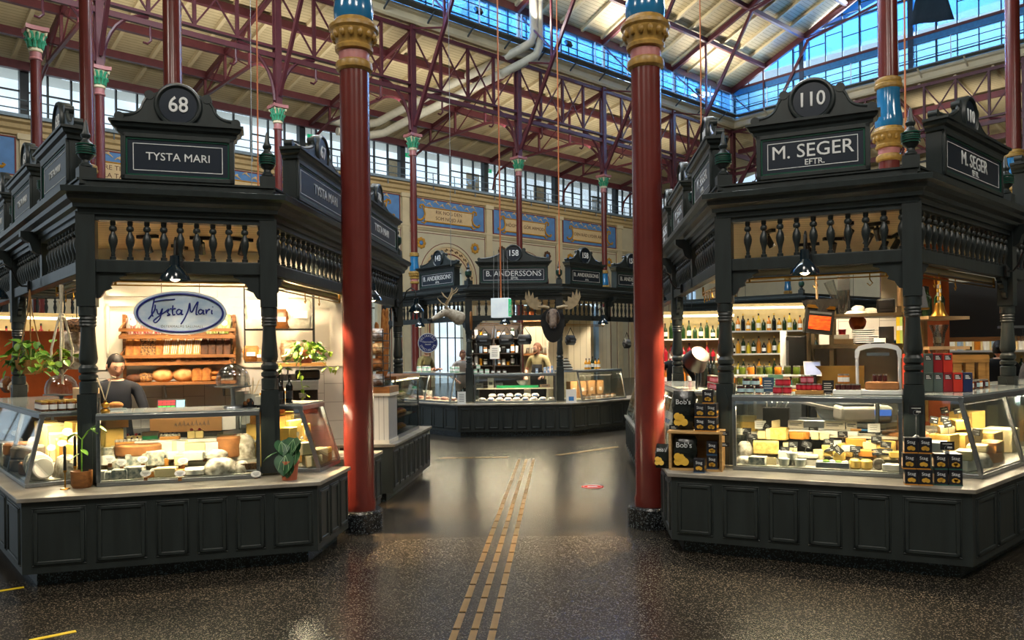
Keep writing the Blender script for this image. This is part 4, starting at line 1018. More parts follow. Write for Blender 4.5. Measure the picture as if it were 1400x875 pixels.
SCR=[[(-.2,.085),(-.13,.1),(-.04,.108)],[(-.185,.065),(-.19,.02),(-.235,-.05)],[(-.19,.11),(-.2,.06),(-.21,.0),(-.2,-.03)],[(-.175,.03),(-.165,-.005),(-.15,-.005),(-.135,.03)],[(-.132,.035),(-.15,-.04),(-.18,-.075),(-.195,-.06),(-.15,-.02),(-.11,.01)],[(-.11,.01),(-.085,.03),(-.095,.005),(-.08,-.015),(-.1,-.02),(-.075,-.01)],[(-.055,.06),(-.06,.02),(-.055,-.015),(-.04,-.01)],[(-.08,.032),(-.035,.035)],[(.005,.02),(-.015,.028),(-.03,.008),(-.02,-.012),(0,.0),(.01,.025),(.006,-.012),(.02,-.008)],[(-.0,-.09),(.03,-.04),(.055,.02),(.068,.08),(.072,.02),(.085,.01),(.11,.06),(.13,.09),(.118,.03),(.115,-.01),(.125,-.012)],[(.165,.02),(.145,.028),(.132,.008),(.142,-.008),(.16,.002),(.17,.025),(.168,-.005),(.178,-.006)],[(.188,.03),(.19,-.006),(.195,.015),(.21,.03),(.218,.024)],[(.232,.025),(.23,-.002),(.238,-.006)],[(.238,.048),(.241,.052)]]
m=MB()
for st in SCR:
 P=[(x,-.013,z)for x,z in st]
 if len(P)>2:
  D=[];
  for i in range(len(P)-1):
   p0,p1,p2,p3=[Vector(P[max(0,min(len(P)-1,i+k))])for k in(-1,0,1,2)]
   for q in range(5):u=q/5;D.append(.5*((2*p1)+(-p0+p2)*u+(2*p0-5*p1+4*p2-p3)*u*u+(-p0+3*p1-3*p2+p3)*u**3))
  D.append(Vector(P[-1]));P=D
 m.tube(P,.0058,6)
m.build('handwriting',INKB,t)
text('ÖSTERMALMS SALUHALL',.026,INK,t,(.01,-.013,-.108),ext=.001,name='small_lettering',space=1.1)
for x in(-.14,.14):MB().tube([(x,0,.15),(x,0,.235)],.0025,5).build('hanging_wire',BLACK,t)
rod('brass rail under the beam holding the oval sign',LF,.16,1.18,.03,2.2)
rod('brass rail with hooks on the cross aisle side of the 68 bread stall',LA,fa(LA,1.5),fa(LA,.12),.06,2.2,[fa(LA,x)for x in(.35,.6,.8,1.1,1.35)])
rod('brass rail under the beam on the aisle side of the 68 bread stall',LB,.1,2.1,.05,2.2,(1.0,1.4))
for F_,a,b,lb in((LF,.14,1.2,'rolled cream blind under the front beam of the 68 bread stall'),(LB,.1,2.2,'rolled cream blind under the aisle beam of the 68 bread stall'),(LA,fa(LA,1.5),fa(LA,.12),'rolled cream blind under the cross aisle beam of the 68 bread stall'),(RF,.14,1.28,'rolled cream blind under the front beam of the 110 cheese stall'),(RB,.1,2.2,'rolled cream blind under the side beam of the 110 cheese stall')):
 t=thing('canopy_blind',lb,'blind',fp(F_,a,.1,2.245),F_[3],'rolled blinds')
 MB().tube([(0,0,0),(b-a,0,0)],.028,12).build('rolled_cloth',CREAM,t);MB().box(0,b-a,-.015,.015,-.04,-.026).build('bottom_bar',ALU,t)
def zat(F,px,py,y):return pick(F,px,py,y)[1]
RY=1.58
sa,sb=pick(LF,166,490,RY)[0],pick(LF,319,490,RY)[0];z1=zat(LF,240,463,RY);z2=zat(LF,240,499,RY);z3=zat(LF,240,522,RY)
t=thing('bread_rack','slatted wooden bread rack of three tiers on the white panelled wall','rack',fp(LF,sa,RY,0),LF[3])
Lr=sb-sa
for z in(z1,z2):
 m=MB()
 for dz in(0,.07):m.box(-.02,Lr+.02,-.02,.005,z+dz,z+dz+.03)
 for dz in(0,.07):
  for x in(-.01,Lr+.01):m.bar((x,-.01,z+dz+.015),(x,.3,z+dz+.09),.02,.03)
 for x in(.02,Lr/2,Lr-.02):m.box(x-.02,x+.02,.005,.02,z,z+.1)
 m.build('tier_front',OAK,t)
 m=MB()
 for i in range(5):m.bar((0,.03+i*.06,z+.01+i*.015),(Lr,.03+i*.06,z+.01+i*.015),.035,.012)
 m.build('tier_slats',OAK,t)
MB().box(-.03,Lr+.03,-.03,.3,z3-.03,z3).build('bottom_shelf',OAK,t,bev=.003)
for x in(-.02,Lr*.5,Lr+.0):
 MB().bar((x,.31,z3-.03),(x,.31,z1+.25),.03).build('upright',OAK,t)
MB().bar((-.02,.32,z1+.23),(Lr,.32,z1+.23),.02,.03).build('wall_batten',OAK,t)
for x in(.35,.9):MB().tube([(x,.2,z3-.03),(x,.35,z3-.16)],.012,6).build('wall_bracket',STEEL,t)
n=14
for i in range(n):
 f=i/(n-1);m_=CRUST if i in(0,1,4)else CRUSTS if i in(2,3)else CRUSTF if i<10 else CRUSTD
 px=178+i*(311-178)/(n-1);h=.2+.015*math.sin(i*1.7)
 o=s_loaf(.07,.17,h*1.05).build('bread_loaf',m_,None);tag(o,'%s loaf on the middle tier of the bread rack, %s from its end'%(('golden','golden','seeded','seeded','golden')[i]if i<5 else('floury striped' if i<10 else 'dark rye'),nth(i)),'bread','loaves on the middle tier')
 s=pick(LF,px,490,RY+.14)[0];o.location=fp(LF,s,RY+.14,z2+.062);o.rotation_euler=(R(-14),0,LF[3]);b=o.modifiers.new('bevel','BEVEL');b.width=.01;b.segments=2
 if 5<=i<10:
  m=MB()
  for q in range(3):m.tube([(-.024+q*.018,-.086,.03),(-.018+q*.018,-.086,h*.5),(-.01+q*.016,-.085,h*.8)],.003,5)
  m.build('flour_stripe',CARD,o)
low=[(185,.17,.1,.085,CRUSTD,'flat dark seeded bun'),(199,.15,.1,.1,CRUSTS,'knotted seeded bun'),(223,.2,.16,.145,CRUSTF,'big round floury loaf'),(251,.2,.16,.145,CRUSTF,'big round scored loaf'),(270,.1,.18,.14,CRUST,'square golden tin loaf'),(283,.09,.18,.14,CRUST,'second square tin loaf beside the glass dome'),(295,.11,.11,.055,CRUST,'small flat roll under another roll')]
for px,w,d,h,mt,lb in low:
 s=pick(LF,px,515,RY+.1)[0]
 if 'square' in lb:o=s_loaf(w,d,h).build('bread_loaf',mt,None,fp(LF,s,RY+.12,z3),LF[3],bev=.01)
 else:
  o=MB().ball((0,0,h*.46),(w/2,d/2,h*.54),22,12).build('bread_loaf',mt,None,fp(LF,s,RY+.1,z3),LF[3])
  for v in o.data.vertices:v.co.z=max(v.co.z,0)
 tag(o,lb+' on the bottom shelf of the bread rack','bread','breads on the bottom shelf')
o=MB().ball((0,0,.022),(.052,.05,.03),18,8).build('bread_roll',CRUST,None,fp(LF,pick(LF,295,515,RY+.1)[0],RY+.1,z3+.057),LF[3]);tag(o,'small roll lying on another roll on the bottom shelf of the bread rack','bread','breads on the bottom shelf')
STR_R=mat('bag_red_stripes',(236,226,214),.4,rgb2=(160,40,44),scale=30,stretch=(3,1,.6));STR_G=mat('bag_green_stripes',(226,228,180),.4,rgb2=(120,140,40),scale=30,stretch=(3,1,.6))
for px,mt,lb in((183,STR_R,'crispbread bag with red stripes, first'),(197,STR_R,'red-striped crispbread bag half behind the oval sign'),(212,STR_R,'crispbread bag with red stripes, third'),(290,STR_G,'green-striped crispbread bag half behind the oval sign'),(307,STR_G,'crispbread bag with green stripes at the end')):
 s=pick(LF,px,450,RY+.15)[0];o=s_bag(.12,.1,.2).build('crispbread_bag',mt,None,fp(LF,s,RY+.15,z1+.05),LF[3],0);o.rotation_euler=(R(-12),rnd(-.1,.1),LF[3])
 tag(o,lb+' on the top tier of the bread rack','bag','striped bags on the top tier')
 MB().at((0,-.05,.1),0,PI/2).lathe([(0,-.003),(.03,-.003),(.03,.003),(0,.003)],14).build('round_label',CARD,o)
G1='cheeses in the case under the oval sign';T1='oval price tags in the case under the oval sign'
tz=.682
fr_=[(152,.10,.12,.07,C_WHITE,'block'),(166,.09,.12,.075,C_BLUE,'block'),(186,.125,.12,.09,C_BLUE,'block'),(206,.07,.1,.05,C_ORG,'block'),(228,.15,.12,.07,C_PALE,'block'),(250,.06,.08,.05,C_ORG,'block')]
k=0
def cheese(F,px,y,z,w,d,h,mt,shp,label,group,rz=0):
 if shp=='block':o=put(F,'cheese_block',s_block(w,d,h),mt,px,y,z,label,'cheese',group,rz,.006)
 elif shp=='wedge':o=put(F,'cheese_wedge',s_wedge(w,d,h),mt,px,y,z,label,'cheese',group,rz,.004)
 elif shp=='wheel':o=put(F,'round_cheese',s_wheel(w/2,h),mt,px,y,z,label,'cheese',group,rz,0)
 elif shp=='half':o=put(F,'half_cheese',s_half(w/2,h),mt,px,y,z,label,'cheese',group,rz,.006)
 elif shp=='wrap':o=put(F,'wrapped_cheese',s_wrap(w,d,h),mt,px,y,z,label,'cheese',group,rz,0)
 elif shp=='stand':o=put(F,'cheese_round',MB().at((0,0,w/2),0,PI/2).lathe([(0,-d/2),(w/2-.008,-d/2),(w/2,-d/2+.008),(w/2,d/2-.008),(w/2-.008,d/2),(0,d/2)],26),mt,px,y,z,label,'cheese',group,rz,0)
 return o
MN={C_YEL.name:'yellow',C_PALE.name:'pale',C_ORG.name:'orange',C_HOLE.name:'holey yellow',C_BLUE.name:'blue-veined',C_WHITE.name:'white-rinded',C_RIND.name:'brown-rinded',C_GREYR.name:'grey-rinded',WRAP.name:'film-wrapped'}
SN=dict(block='block of cheese',wedge='cheese wedge',wheel='cheese wheel',half='half cheese',wrap='cheese',stand='cheese round on edge')
def row(F,items,y,z,where,group):
 for i,it in enumerate(items):
  px,w,d,h,mt,shp=it[:6];dz=it[6]if len(it)>6 else 0;rz=it[7]if len(it)>7 else rnd(-.15,.15)
  cheese(F,px,y,z+dz,w,d,h,mt,shp,'%s %s, %s in the %s'%(MN[mt.name],SN[shp],nth(i),where),group,rz)
row(LF,[(139,.06,.09,.07,C_WHITE,'block'),(150,.06,.09,.06,C_BLUE,'block'),(164,.11,.1,.075,C_BLUE,'block'),(184,.135,.1,.09,C_BLUE,'block'),(206,.06,.07,.045,C_ORG,'block'),(227,.155,.1,.07,C_PALE,'block'),(248,.06,.07,.05,C_ORG,'block'),(266,.16,.14,.055,C_WHITE,'wheel'),(301,.25,.16,.12,WRAP,'wrap'),(330,.12,.1,.09,WRAP,'wrap')],-.09,tz,'front row under the oval sign',G1)
row(LF,[(148,.1,.07,.075,C_WHITE,'wedge',.05,.5),(163,.09,.08,.09,C_BLUE,'block'),(187,.16,.1,.1,C_BLUE,'block',.03),(212,.13,.1,.115,C_BLUE,'block',.03),(225,.06,.06,.06,C_ORG,'block',.02),(236,.075,.06,.06,C_WHITE,'block',.07),(247,.1,.08,.08,C_PALE,'block',.02),(265,.15,.09,.07,C_WHITE,'block',.055),(296,.17,.13,.06,WRAP,'wrap',.07)],.03,tz+.045,'second row under the oval sign',G1)
row(LF,[(133,.08,.1,.15,C_BLUE,'block'),(148,.09,.1,.14,C_BLUE,'block'),(190,.35,.3,.09,C_RIND,'wheel',.07),(236,.2,.1,.14,C_WHITE,'half',.03),(246,.12,.08,.12,C_PALE,'block',.05),(268,.16,.1,.11,C_PALE,'block',.04),(289,.12,.1,.12,C_WHITE,'block',.03),(314,.2,.2,.17,C_RIND,'wheel',.02),(331,.21,.14,.2,WRAP,'wrap',0)],.15,tz+.08,'back row under the oval sign',G1)
for i,(px,py,y)in enumerate([(150,628,.0),(166,632,-.02),(168,626,.1),(195,628,-.01),(212,632,.08),(199,647,-.12),(212,644,-.06),(228,625,.1),(236,622,.12),(245,632,.05),(246,647,-.13),(262,620,.1),(280,621,.1),(250,630,-.02),(350,648,-.13)]):
 oval_tag(LF,px,py,y-.06,'white oval price tag %s from the corner post under the oval sign'%nth(i),T1)
for i,px in enumerate((336,346)):
 t=carton('small clear tub of nuts, %s from the case corner'%nth(i),fp(LF,pick(LF,px,650,-.1)[0],-.1,tz),LF[3],.075,.06,.07,mat('nut_tub',(150,110,70),.3,rgb2=(90,60,36),scale=60),(('paper_band',-.5,.5,.1,.3,CARD),),'tubs of nuts','snack_tub','tub')
CAKE=mat('cake_cream',(246,222,150),.5);CREAMW=mat('whipped_cream',(250,244,230),.5,bump=.3,scale=40);BERRY=mat('berry_red',(150,20,34),.3);CRST=mat('pastry',(226,160,80),.6);BBERRY=mat('blueberry',(40,40,70),.4)
zs=.912
t=thing('serving_board','white serving board with cakes on the case shelf','board',fp(LF,pick(LF,245,605,.26)[0],.26,zs),LF[3]);MB().box(-.32,.3,-.1,.1,0,.025).build('board',mat('white_plastic',(240,240,236),.35),t,bev=.003)
for i,px in enumerate((151,164,176,188)):
 t=thing('mousse_cake','small round yellow mousse cake with berries, %s on the case shelf'%nth(i),'cake',fp(LF,pick(LF,px,600,.3)[0],.3,zs),LF[3],'mousse cakes on the shelf')
 MB().lathe([(0,0),(.036,0),(.036,.055),(.033,.06),(0,.06)],20).build('mousse',CAKE,t)
 for a in range(3):MB().ball((.015*math.cos(a*2.1),.015*math.sin(a*2.1),.068),.011,10,6).build('berry',BERRY if a else BBERRY,t)
for i,(px,y,w,dz)in enumerate(((176,.2,.2,.0),(233,.24,.15,.025))):
 t=thing('cream_tart','open tart with white cream topping, %s from the corner post on the case shelf'%nth(i),'cake',fp(LF,pick(LF,px,605,y)[0],y,zs+dz),LF[3]+.25*(1-i),'cream tarts on the shelf')
 MB().prism([(-w/2,-.05),(w/2,-.04),(w/2,.03),(-w/2,.05)],0,.025).build('pastry_base',CRST,t,bev=.004)
 m=MB();
 for q in range(7):m.ball((-w/2+w*(q+.5)/7,.0,.03),(w/11,.035,.016),10,6)
 m.build('cream_topping',CREAMW,t)
 for q in range(4):MB().ball((-w/3+w*.22*q,rnd(-.02,.02),.048),.008,8,5).build('berry',BBERRY,t)
for i,px in enumerate((262,273)):
 t=thing('strawberry_cube','yellow cube cake with a strawberry, %s of two on the board'%nth(i),'cake',fp(LF,pick(LF,px,600,.25)[0],.25,zs+.027),LF[3],'cube cakes')
 MB().box(-.03,.03,-.03,.03,0,.058).build('cake_cube',CAKE,t,bev=.004);MB().ball((0,0,.066),(.013,.012,.014),10,6).build('strawberry',BERRY,t);MB().box(-.035,.035,-.035,.035,-.002,.0).build('gold_card',GOLD,t)
t=carton('clear box with a green printed card on the case shelf',fp(LF,pick(LF,206,600,.33)[0],.33,zs),LF[3],.12,.07,.085,mat('frosted_box',(110,104,94),.3),(('green_card',-.48,.48,.02,.6,mat('green_card',(20,140,84),.5)),),None,'snack_box')
t=thing('ham_slicer','grey food slicer lying at the end of the case shelf','slicer',fp(LF,pick(LF,325,600,.3)[0],.3,zs+.02),LF[3])
MB().box(-.16,.16,-.09,.09,0,.03).build('base',mat('olive_plastic',(90,84,56),.4),t,bev=.006);MB().at((.04,0,.03),0,0,-.12).box(-.15,.12,-.07,.07,0,.035).build('blade_cover',STEEL,t,bev=.004);MB().box(-.02,.16,-.095,-.09,.005,.025).build('red_label',mat('label_red',(190,50,40),.5),t)
t=thing('cheese_tub','round chipwood cheese box with gathered clear wrap at the case end','box',fp(LF,pick(LF,315,620,.22)[0],.22,tz+.1),LF[3]);MB().lathe([(0,0),(.1,0),(.1,.1),(0,.1)],28).build('chipwood_box',WOOD,t);MB().lathe([(.04,.1),(.02,.115),(.045,.15),(.02,.165),(0,.16)],9).build('gathered_wrap',WRAP,t)
zt=1.188
def dome(label,loc,r,stem,hd):
 t=thing('cake_dome',label,'cake stand',loc,0)
 MB().lathe([(0,0),(r*.55,0),(r*.5,.012),(.02,.02),(.016,stem*.5),(.022,stem-.015),(r*.6,stem-.008),(r*1.02,stem),(r*1.02,stem+.006),(0,stem+.006)],32).build('stand',STEEL,t)
 MB().lathe([(r*.94,stem+.008),(r*.95,stem+hd*.35),(r*.85,stem+hd*.62),(r*.6,stem+hd*.85),(r*.25,stem+hd*.97),(.012,stem+hd)],36).build('glass_dome',CLEAR,t)
 MB().lathe([(.01,stem+hd),(.012,stem+hd+.012),(.02,stem+hd+.02),(.018,stem+hd+.04),(0,stem+hd+.045)],14).build('glass_knob',CLEAR,t);return t
dome('tall steel cake stand with empty glass dome on the upright glass case',fp(LF,pick(LF,319,566,.1)[0],.1,zt),.14,.17,.19)
dome('glass cake dome on the slanted case around the corner',fp(LA,pick(LA,84,548,.15)[0],.15,1.2),.15,.06,.2)
t=thing('gold_vase','small gold ball vase with dried white stems on the case corner','vase',fp(LF,pick(LF,144,563,-.1)[0],-.1,zt),0)
MB().lathe([(0,0),(.03,0),(.035,.015),(.03,.03),(.012,.036),(.026,.048),(.03,.06),(.026,.072),(.01,.08),(.012,.095)],20).build('vase_body',BRASS,t)
for dx,a in((-.05,0),(.045,1),(.05,2)):MB().tube([(0,0,.09),(dx*.4,.0,.16),(dx,0,.24+.02*a),(dx*1.25+.01*a,0,.265)],[.003,.004,.006,.007],6).build('dried_stem',mat('dried_stem',(214,196,160),.8),t)
t=thing('dried_arrangement','dark jug with dried sticks and seed heads beside the turned post','vase',fp(LF,pick(LF,345,565,.12)[0],.12,zt),0)
MB().lathe([(0,0),(.035,0),(.042,.03),(.03,.07),(.02,.09)],18).build('jug',BLACK,t)
for i,(dx,h)in enumerate(((-.03,.2),(.01,.24),(.06,.22))):MB().tube([(0,0,.08),(dx*.5,0,.14),(dx,0,h)],.004,6).build('dried_stick',mat('dried_stem',(214,196,160),.8),t)
for i in range(4):MB().ball((-.05+.03*i,-.02,.03+.02*(i%2)),.02,10,6).build('seed_head',OAK,t)
t=thing('till_screen','small till screen with red and green keys on the back counter','till',fp(LF,pick(LF,234,550,.95)[0],.95,zat(LF,234,560,.95)-.02),LF[3])
MB().at((0,0,0),0,-.35).box(-.12,.12,0,.02,0,.12).build('screen_body',BLACK,t,bev=.004)
for r_ in range(4):
 for c_ in range(4):MB().at((0,0,0),0,-.35).box(-.11+c_*.036,-.078+c_*.036,-.002,0,.012+r_*.025,.032+r_*.025).build('screen_key',mat('key_green',(40,150,60),.4,emit=.5)if r_<2 else mat('key_red',(150,30,40),.4,emit=.5),t)
MB().at((0,0,0),0,-.35).box(.04,.11,-.002,0,.012,.108).build('screen_panel',mat('screen_blue',(120,190,220),.4,emit=.6),t);MB().box(-.04,.04,-.02,.08,-.03,.01).build('stand',BLACK,t)
zc=zat(LF,260,582,1.25)
t=carton('long brown cardboard box with handwriting behind the case',fp(LF,pick(LF,256,570,1.25)[0],1.3,.91),LF[3],.62,.3,.13,KRAFT,(),None,'cardboard_box')
m=MB();
for q in range(9):m.tube([(-.1+q*.035,-.152,.06),(-.09+q*.035,-.152,.085+.01*(q%3)),(-.08+q*.035,-.152,.055)],.003,4)
m.build('handwriting',INK,t)
t=carton('white paper box on the back counter beside the cardboard box',fp(LF,pick(LF,314,572,1.25)[0],1.3,.91),LF[3],.2,.2,.14,CARD,(),None,'paper_box')
WIRE=BLACK
def wire_rack(label,F,px0,px1,y,d,zl,ztop):
 s0,s1=pick(F,px0,450,y)[0],pick(F,px1,450,y)[0];L=s1-s0
 t=thing('wire_shelf',label,'rack',fp(F,s0,y,0),F[3])
 for x in(0,L):
  m=MB()
  for q in range(6):m.tube([(x,d*q/5,zl[0]),(x,d*q/5,ztop-.1*(1-q/5)*0)],.004,5)
  m.build('wire_side',WIRE,t)
 for z in zl:
  m=MB()
  for q in range(8):m.tube([(0,d*q/7,z),(L,d*q/7,z)],.0035,5)
  m.tube([(0,0,z),(L,0,z),(L,d,z),(0,d,z)],.005,5,True);m.build('wire_tier',WIRE,t)
 m=MB()
 for x in(0,L):m.tube([(x,0,ztop),(x,d,ztop)],.005,5)
 m.tube([(0,d,ztop),(L,d,ztop)],.005,5);m.build('wire_top',WIRE,t)
 return t,s0,L
wy=1.35
zl=[zat(LF,385,495,wy),zat(LF,385,450,wy)]
wire_rack('black wire shelf full of bread bags behind the turned post of the 68 bread stall',LF,334,430,wy,.3,zl,zat(LF,385,393,wy))
BAGP=mat('paper_bag_white',(238,232,214),.6,bump=.4,scale=20);BAGC=mat('cracker_bag',(206,186,150),.3,rgb2=(140,96,56),scale=24,bump=.6);BAGD=mat('dark_bread_bag',(140,86,40),.35,rgb2=(90,52,24),scale=20,bump=.5)
def bags(F,y,items,zz,where,group):
 for i,(px,w,h,mt,nm)in enumerate(items):
  o=s_bag(w,w*.6,h).build('bread_bag',mt,None,fp(F,pick(F,px,470,y)[0],y,zz),F[3]+rnd(-.2,.2));tag(o,'%s, %s %s'%(nm,nth(i),where),'bag',group)
  MB().box(-w*.28,w*.28,-w*.33,-w*.27,h*.35,h*.6).build('bag_label',CARD,o)
bags(LF,wy+.13,[(343,.15,.16,CRUST,'loaf in a bag'),(356,.12,.12,CRUSTF,'floury roll bag'),(395,.17,.21,BAGC,'clear bag of crackers'),(413,.14,.18,BAGC,'small clear bag of crackers'),(430,.12,.15,BAGD,'dark bread bag')],zl[0]+.006,'on the lower tier of the wire shelf','bags on the wire shelf')
bags(LF,wy+.13,[(350,.2,.28,BAGP,'white paper bag'),(386,.14,.2,BAGD,'brown crispbread bag'),(410,.24,.3,BAGP,'large brightly lit white paper bag')],zl[1]+.006,'on the upper tier of the wire shelf','bags on the wire shelf')
t=thing('wall_shelf','pine wall shelf under the wire shelf behind the ivy','shelf',fp(LF,pick(LF,380,495,wy+.1)[0],wy-.02,zl[0]-.045),LF[3]);MB().box(-.1,.46,0,.4,0,.035).build('board',WOOD,t);MB().tube([(.1,.3,0),(.1,.55,-.15)],.01,6).build('bracket',STEEL,t)
def ivy(label,loc,nleaf,trails,me=LM,pot=TERRA,r=.07):
 t=thing('potted_ivy',label,'plant',loc,0);MB().lathe([(0,0),(r*.75,0),(r,r*1.5),(r*1.08,r*1.5),(r*1.08,r*1.8),(r*.9,r*1.8),(r*.85,r*1.4),(0,r*1.4)],18).build('pot',pot,t)
 leafy(t,nleaf,(.15,.11,.1),(0,0,r*2),me=me,s=(.5,.95),droop=.06).build('foliage',LEAF,t)
 V=[v.co.copy()for v in LMY.vertices];Fc=[tuple(p.vertices)for p in LMY.polygons]
 for tr in trails:
  m=MB();m.tube(tr,.003,5)
  for i,p in enumerate(tr):
   for k in range(3):
    M=Matrix.Translation(Vector(p)+Vector((rnd(-.02,.02),rnd(-.02,.02),rnd(-.02,.02))))@Matrix.Rotation(rnd(0,6.3),4,'Z')@Matrix.Rotation(rnd(-1.2,.2),4,'X')@Matrix.Scale(rnd(.5,.8),4);m.add([M@v for v in V],Fc)
  m.build('trailing_stem',LEAFY,t)
 return t
pz=at(420,480,7.4)
ivy('ivy in a terracotta pot trailing off the shelf beside the thick column',(pz.x,pz.y-.05,zl[0]-.01),70,[[(.05,-.1,.1),(.16,-.12,.04),(.24,-.14,-.04),(.32,-.15,-.05)],[(-.02,-.1,.05),(-.03,-.12,-.1),(0,-.13,-.22),(.02,-.13,-.3)],[(.05,-.1,.15),(.16,-.1,.14),(.24,-.12,.1)]])
t=thing('espresso_machine','black and steel espresso machine with white cups on top behind the right-angled glass case'.replace('right-angled ','slanted '),'coffee machine',fp(LF,pick(LF,402,530,1.45)[0],1.45,.9),LF[3])
MB().box(-.24,.24,0,.3,0,.12).build('drip_base',STEEL,t,bev=.008);MB().box(-.24,.24,.12,.3,.12,.42).build('boiler_body',BLACK,t,bev=.01);MB().box(-.24,.24,-.02,.3,.36,.46).build('top_housing',STEEL,t,bev=.01)
MB().box(.02,.26,.05,.3,.46,.56).build('bean_hopper',BLACK,t,bev=.02)
for x in(-.12,.08):q=MB().lathe([(.03,0),(.035,.05)],14,(x,.02,.28)).build('group_head',STEEL,t);MB().tube([(x,.02,.29),(x,-.12,.28)],.012,6).build('portafilter_handle',BLACK,q)
for i in range(6):
 q=thing('coffee_cup','white coffee cup upside down on the espresso machine, %s'%nth(i),'cup',fp(LF,pick(LF,402,530,1.45)[0],1.45,.9)+Vector((-.2+.045*i,.1+.05*(i%2),.46)),0,'cups on the espresso machine');MB().lathe([(.022,0),(.034,.055),(.034,.06),(.03,.058)],14).build('cup_bowl',WHITE,q);MB().tube([(.03,0,.02),(.045,0,.03),(.034,0,.045)],.004,5).build('cup_handle',WHITE,q)
G2='cheeses in the slanted case beside the terracotta plant'
def sput(F,s,y,z,kind,shp,mt,label,group,rz=0,bev=.008):
 o=shp.build(kind,mt,None,fp(F,s,y,z),F[3]+rz,bev);return tag(o,label,'cheese',group)
lbs=[(.2,-.27,0,.18,.14,.09,C_PALE),(.42,-.28,0,.17,.12,.13,C_PALE),(.62,-.28,.0,.15,.12,.12,C_YEL),(.22,-.2,.095,.19,.14,.1,C_PALE),(.2,-.05,0,.22,.16,.2,C_PALE),(.3,-.05,.2,.12,.12,.12,C_YEL),(.45,-.06,.0,.16,.14,.2,C_YEL),(.5,-.05,.2,.2,.05,.17,C_YEL),(.7,-.06,0,.2,.16,.18,C_ORG),(.72,-.05,.18,.18,.14,.14,C_YEL),(.3,.16,0,.25,.2,.36,C_YEL),(.58,.17,0,.22,.2,.4,C_ORG),(.85,.17,0,.24,.2,.42,C_YEL),(.2,.16,.36,.16,.14,.1,C_ORG),(.42,.16,.36,.14,.14,.1,C_YEL)]
for i,(s,y,dz,w,d,h,mt)in enumerate(lbs):
 s=.12+(s-.12)*.7
 sput(LB,s,y,tz+dz,'cheese_block',s_block(w,d,h)if i%3 else s_wedge(w*.95,1.1,h),mt,'%s hard cheese piece, %s in the slanted case beside the terracotta plant'%(MN[mt.name],nth(i)),G2,rnd(-.3,.3))
m=MB();
t=thing('wheel_cheese','tall brown cheese drum standing at the back of the slanted case','cheese',fp(LB,.5,.18,tz+.42),0);MB().lathe([(0,0),(.1,0),(.11,.03),(.1,.16),(.06,.2),(0,.2)],20).build('rind',mat('cheese_drum',(176,92,40),.4),t)
for i,(s,z)in enumerate(((.3,.93),(.4,.88),(.5,.92),(.6,.9))):
 p=fp(LB,s,-.12,z);t=thing('price_tag','small white heart price tag, %s in the slanted case beside the terracotta plant'%nth(i),'price tag',p,LB[3],'heart price tags');MB().slab([(0,-.03),(.03,.0),(.03,.02),(.015,.03),(0,.018),(-.015,.03),(-.03,.02),(-.03,0)],-.001,.001).build('card',CARD,t);MB().tube([(0,0,-.03),(0,.01,-.1)],.002,5).build('pin',STEEL,t)
HONEY=mat('honey',(214,150,40),.2,var=.2);DKG=mat('dark_bottle_glass',(16,22,22),.12);AMB=mat('brown_jar',(96,52,20),.2,var=.3);GLID=mat('gold_lid',(214,176,90),.35,.6)
for i in range(6):
 t=jar('honey jar with white cloth cap on the slanted case, %s towards the thick column'%nth(i),fp(LB,.36+.06*i,.2-.07*(i%2),1.203),0,.036,.1,HONEY,CARD,CARD,'honey jars')
for i,(s,y)in enumerate(((.12,-.02),(.2,.03),(.24,-.06),(.3,.05))):bottle('slim black bottle by the ivy trail on the slanted case, %s'%nth(i),fp(LB,s+.03,y,1.203),.03,.24,DKG,BLACK,mat('label_dark',(40,44,50),.5),'black bottles on the slanted case')
for i in range(3):carton('clear plastic box of spreads beside the black bottles, %s'%nth(i),fp(LB,.06+.02*i,.1+.09*i,1.203),LB[3],.1,.08,.07+.02*i,mat('tub_clear',(206,202,186),.2),(('yellow_fill',-.48,.48,.05,.5,HONEY),),'plastic boxes on the slanted case','plastic_box','tub')
t=thing('stem_bottle','bottle with a fresh green sprig on the slanted case','vase',fp(LB,.26,.0,1.203),0);MB().lathe([(0,0),(.025,0),(.025,.1),(.01,.14),(.01,.2)],14).build('bottle',DKG,t);leafy(t,9,(.05,.04,.06),(0,0,.3),me=LMY,s=(.5,.8)).build('sprig',LEAFY,t)
pp=onz(393,657,.64)
t=thing('potted_anthurium','dark heart-leaved plant in a terracotta pot on the stone worktop','plant',(pp.x,pp.y+.06,.638),0)
MB().lathe([(0,0),(.055,0),(.068,.12),(.074,.12),(.076,.15),(.066,.15),(.06,.13),(0,.13)],24).build('pot',TERRA,t)
V=[v.co.copy()for v in LMD.vertices];Fc=[tuple(p.vertices)for p in LMD.polygons]
for i,(dx,dy,dz,rz,rx,k)in enumerate(((-.02,-.03,.2,PI,.9,1.0),(.06,-.0,.22,PI-.5,.8,.95),(.03,.03,.32,PI-.2,1.0,1.05),(-.07,.02,.3,PI+.5,.7,.8),(.09,.02,.3,PI-1.0,.7,.85),(-.1,.03,.2,1.8,.2,.7),(.0,-.05,.14,PI+.1,1.2,.7))):
 M=Matrix.Translation((dx,dy,dz))@Matrix.Rotation(rz,4,'Z')@Matrix.Rotation(-rx,4,'X')@Matrix.Scale(k,4)
 m=MB();m.add([M@v for v in V],Fc);m.tube([(0,0,.13),(dx*.6,dy*.6,dz*.75),(dx,dy,dz)],.004,5);lf=m.build('heart_leaf',LEAFD,t)
 m=MB();
 for x in(-.3,0,.3):m.tube([M@Vector((0,.01,.004)),M@Vector((x*.1,.07,.004)),M@Vector((x*.14,.13,-.02))],.0016,4)
 m.build('leaf_vein',VEIN,lf)
pp=onz(105,668,.64)
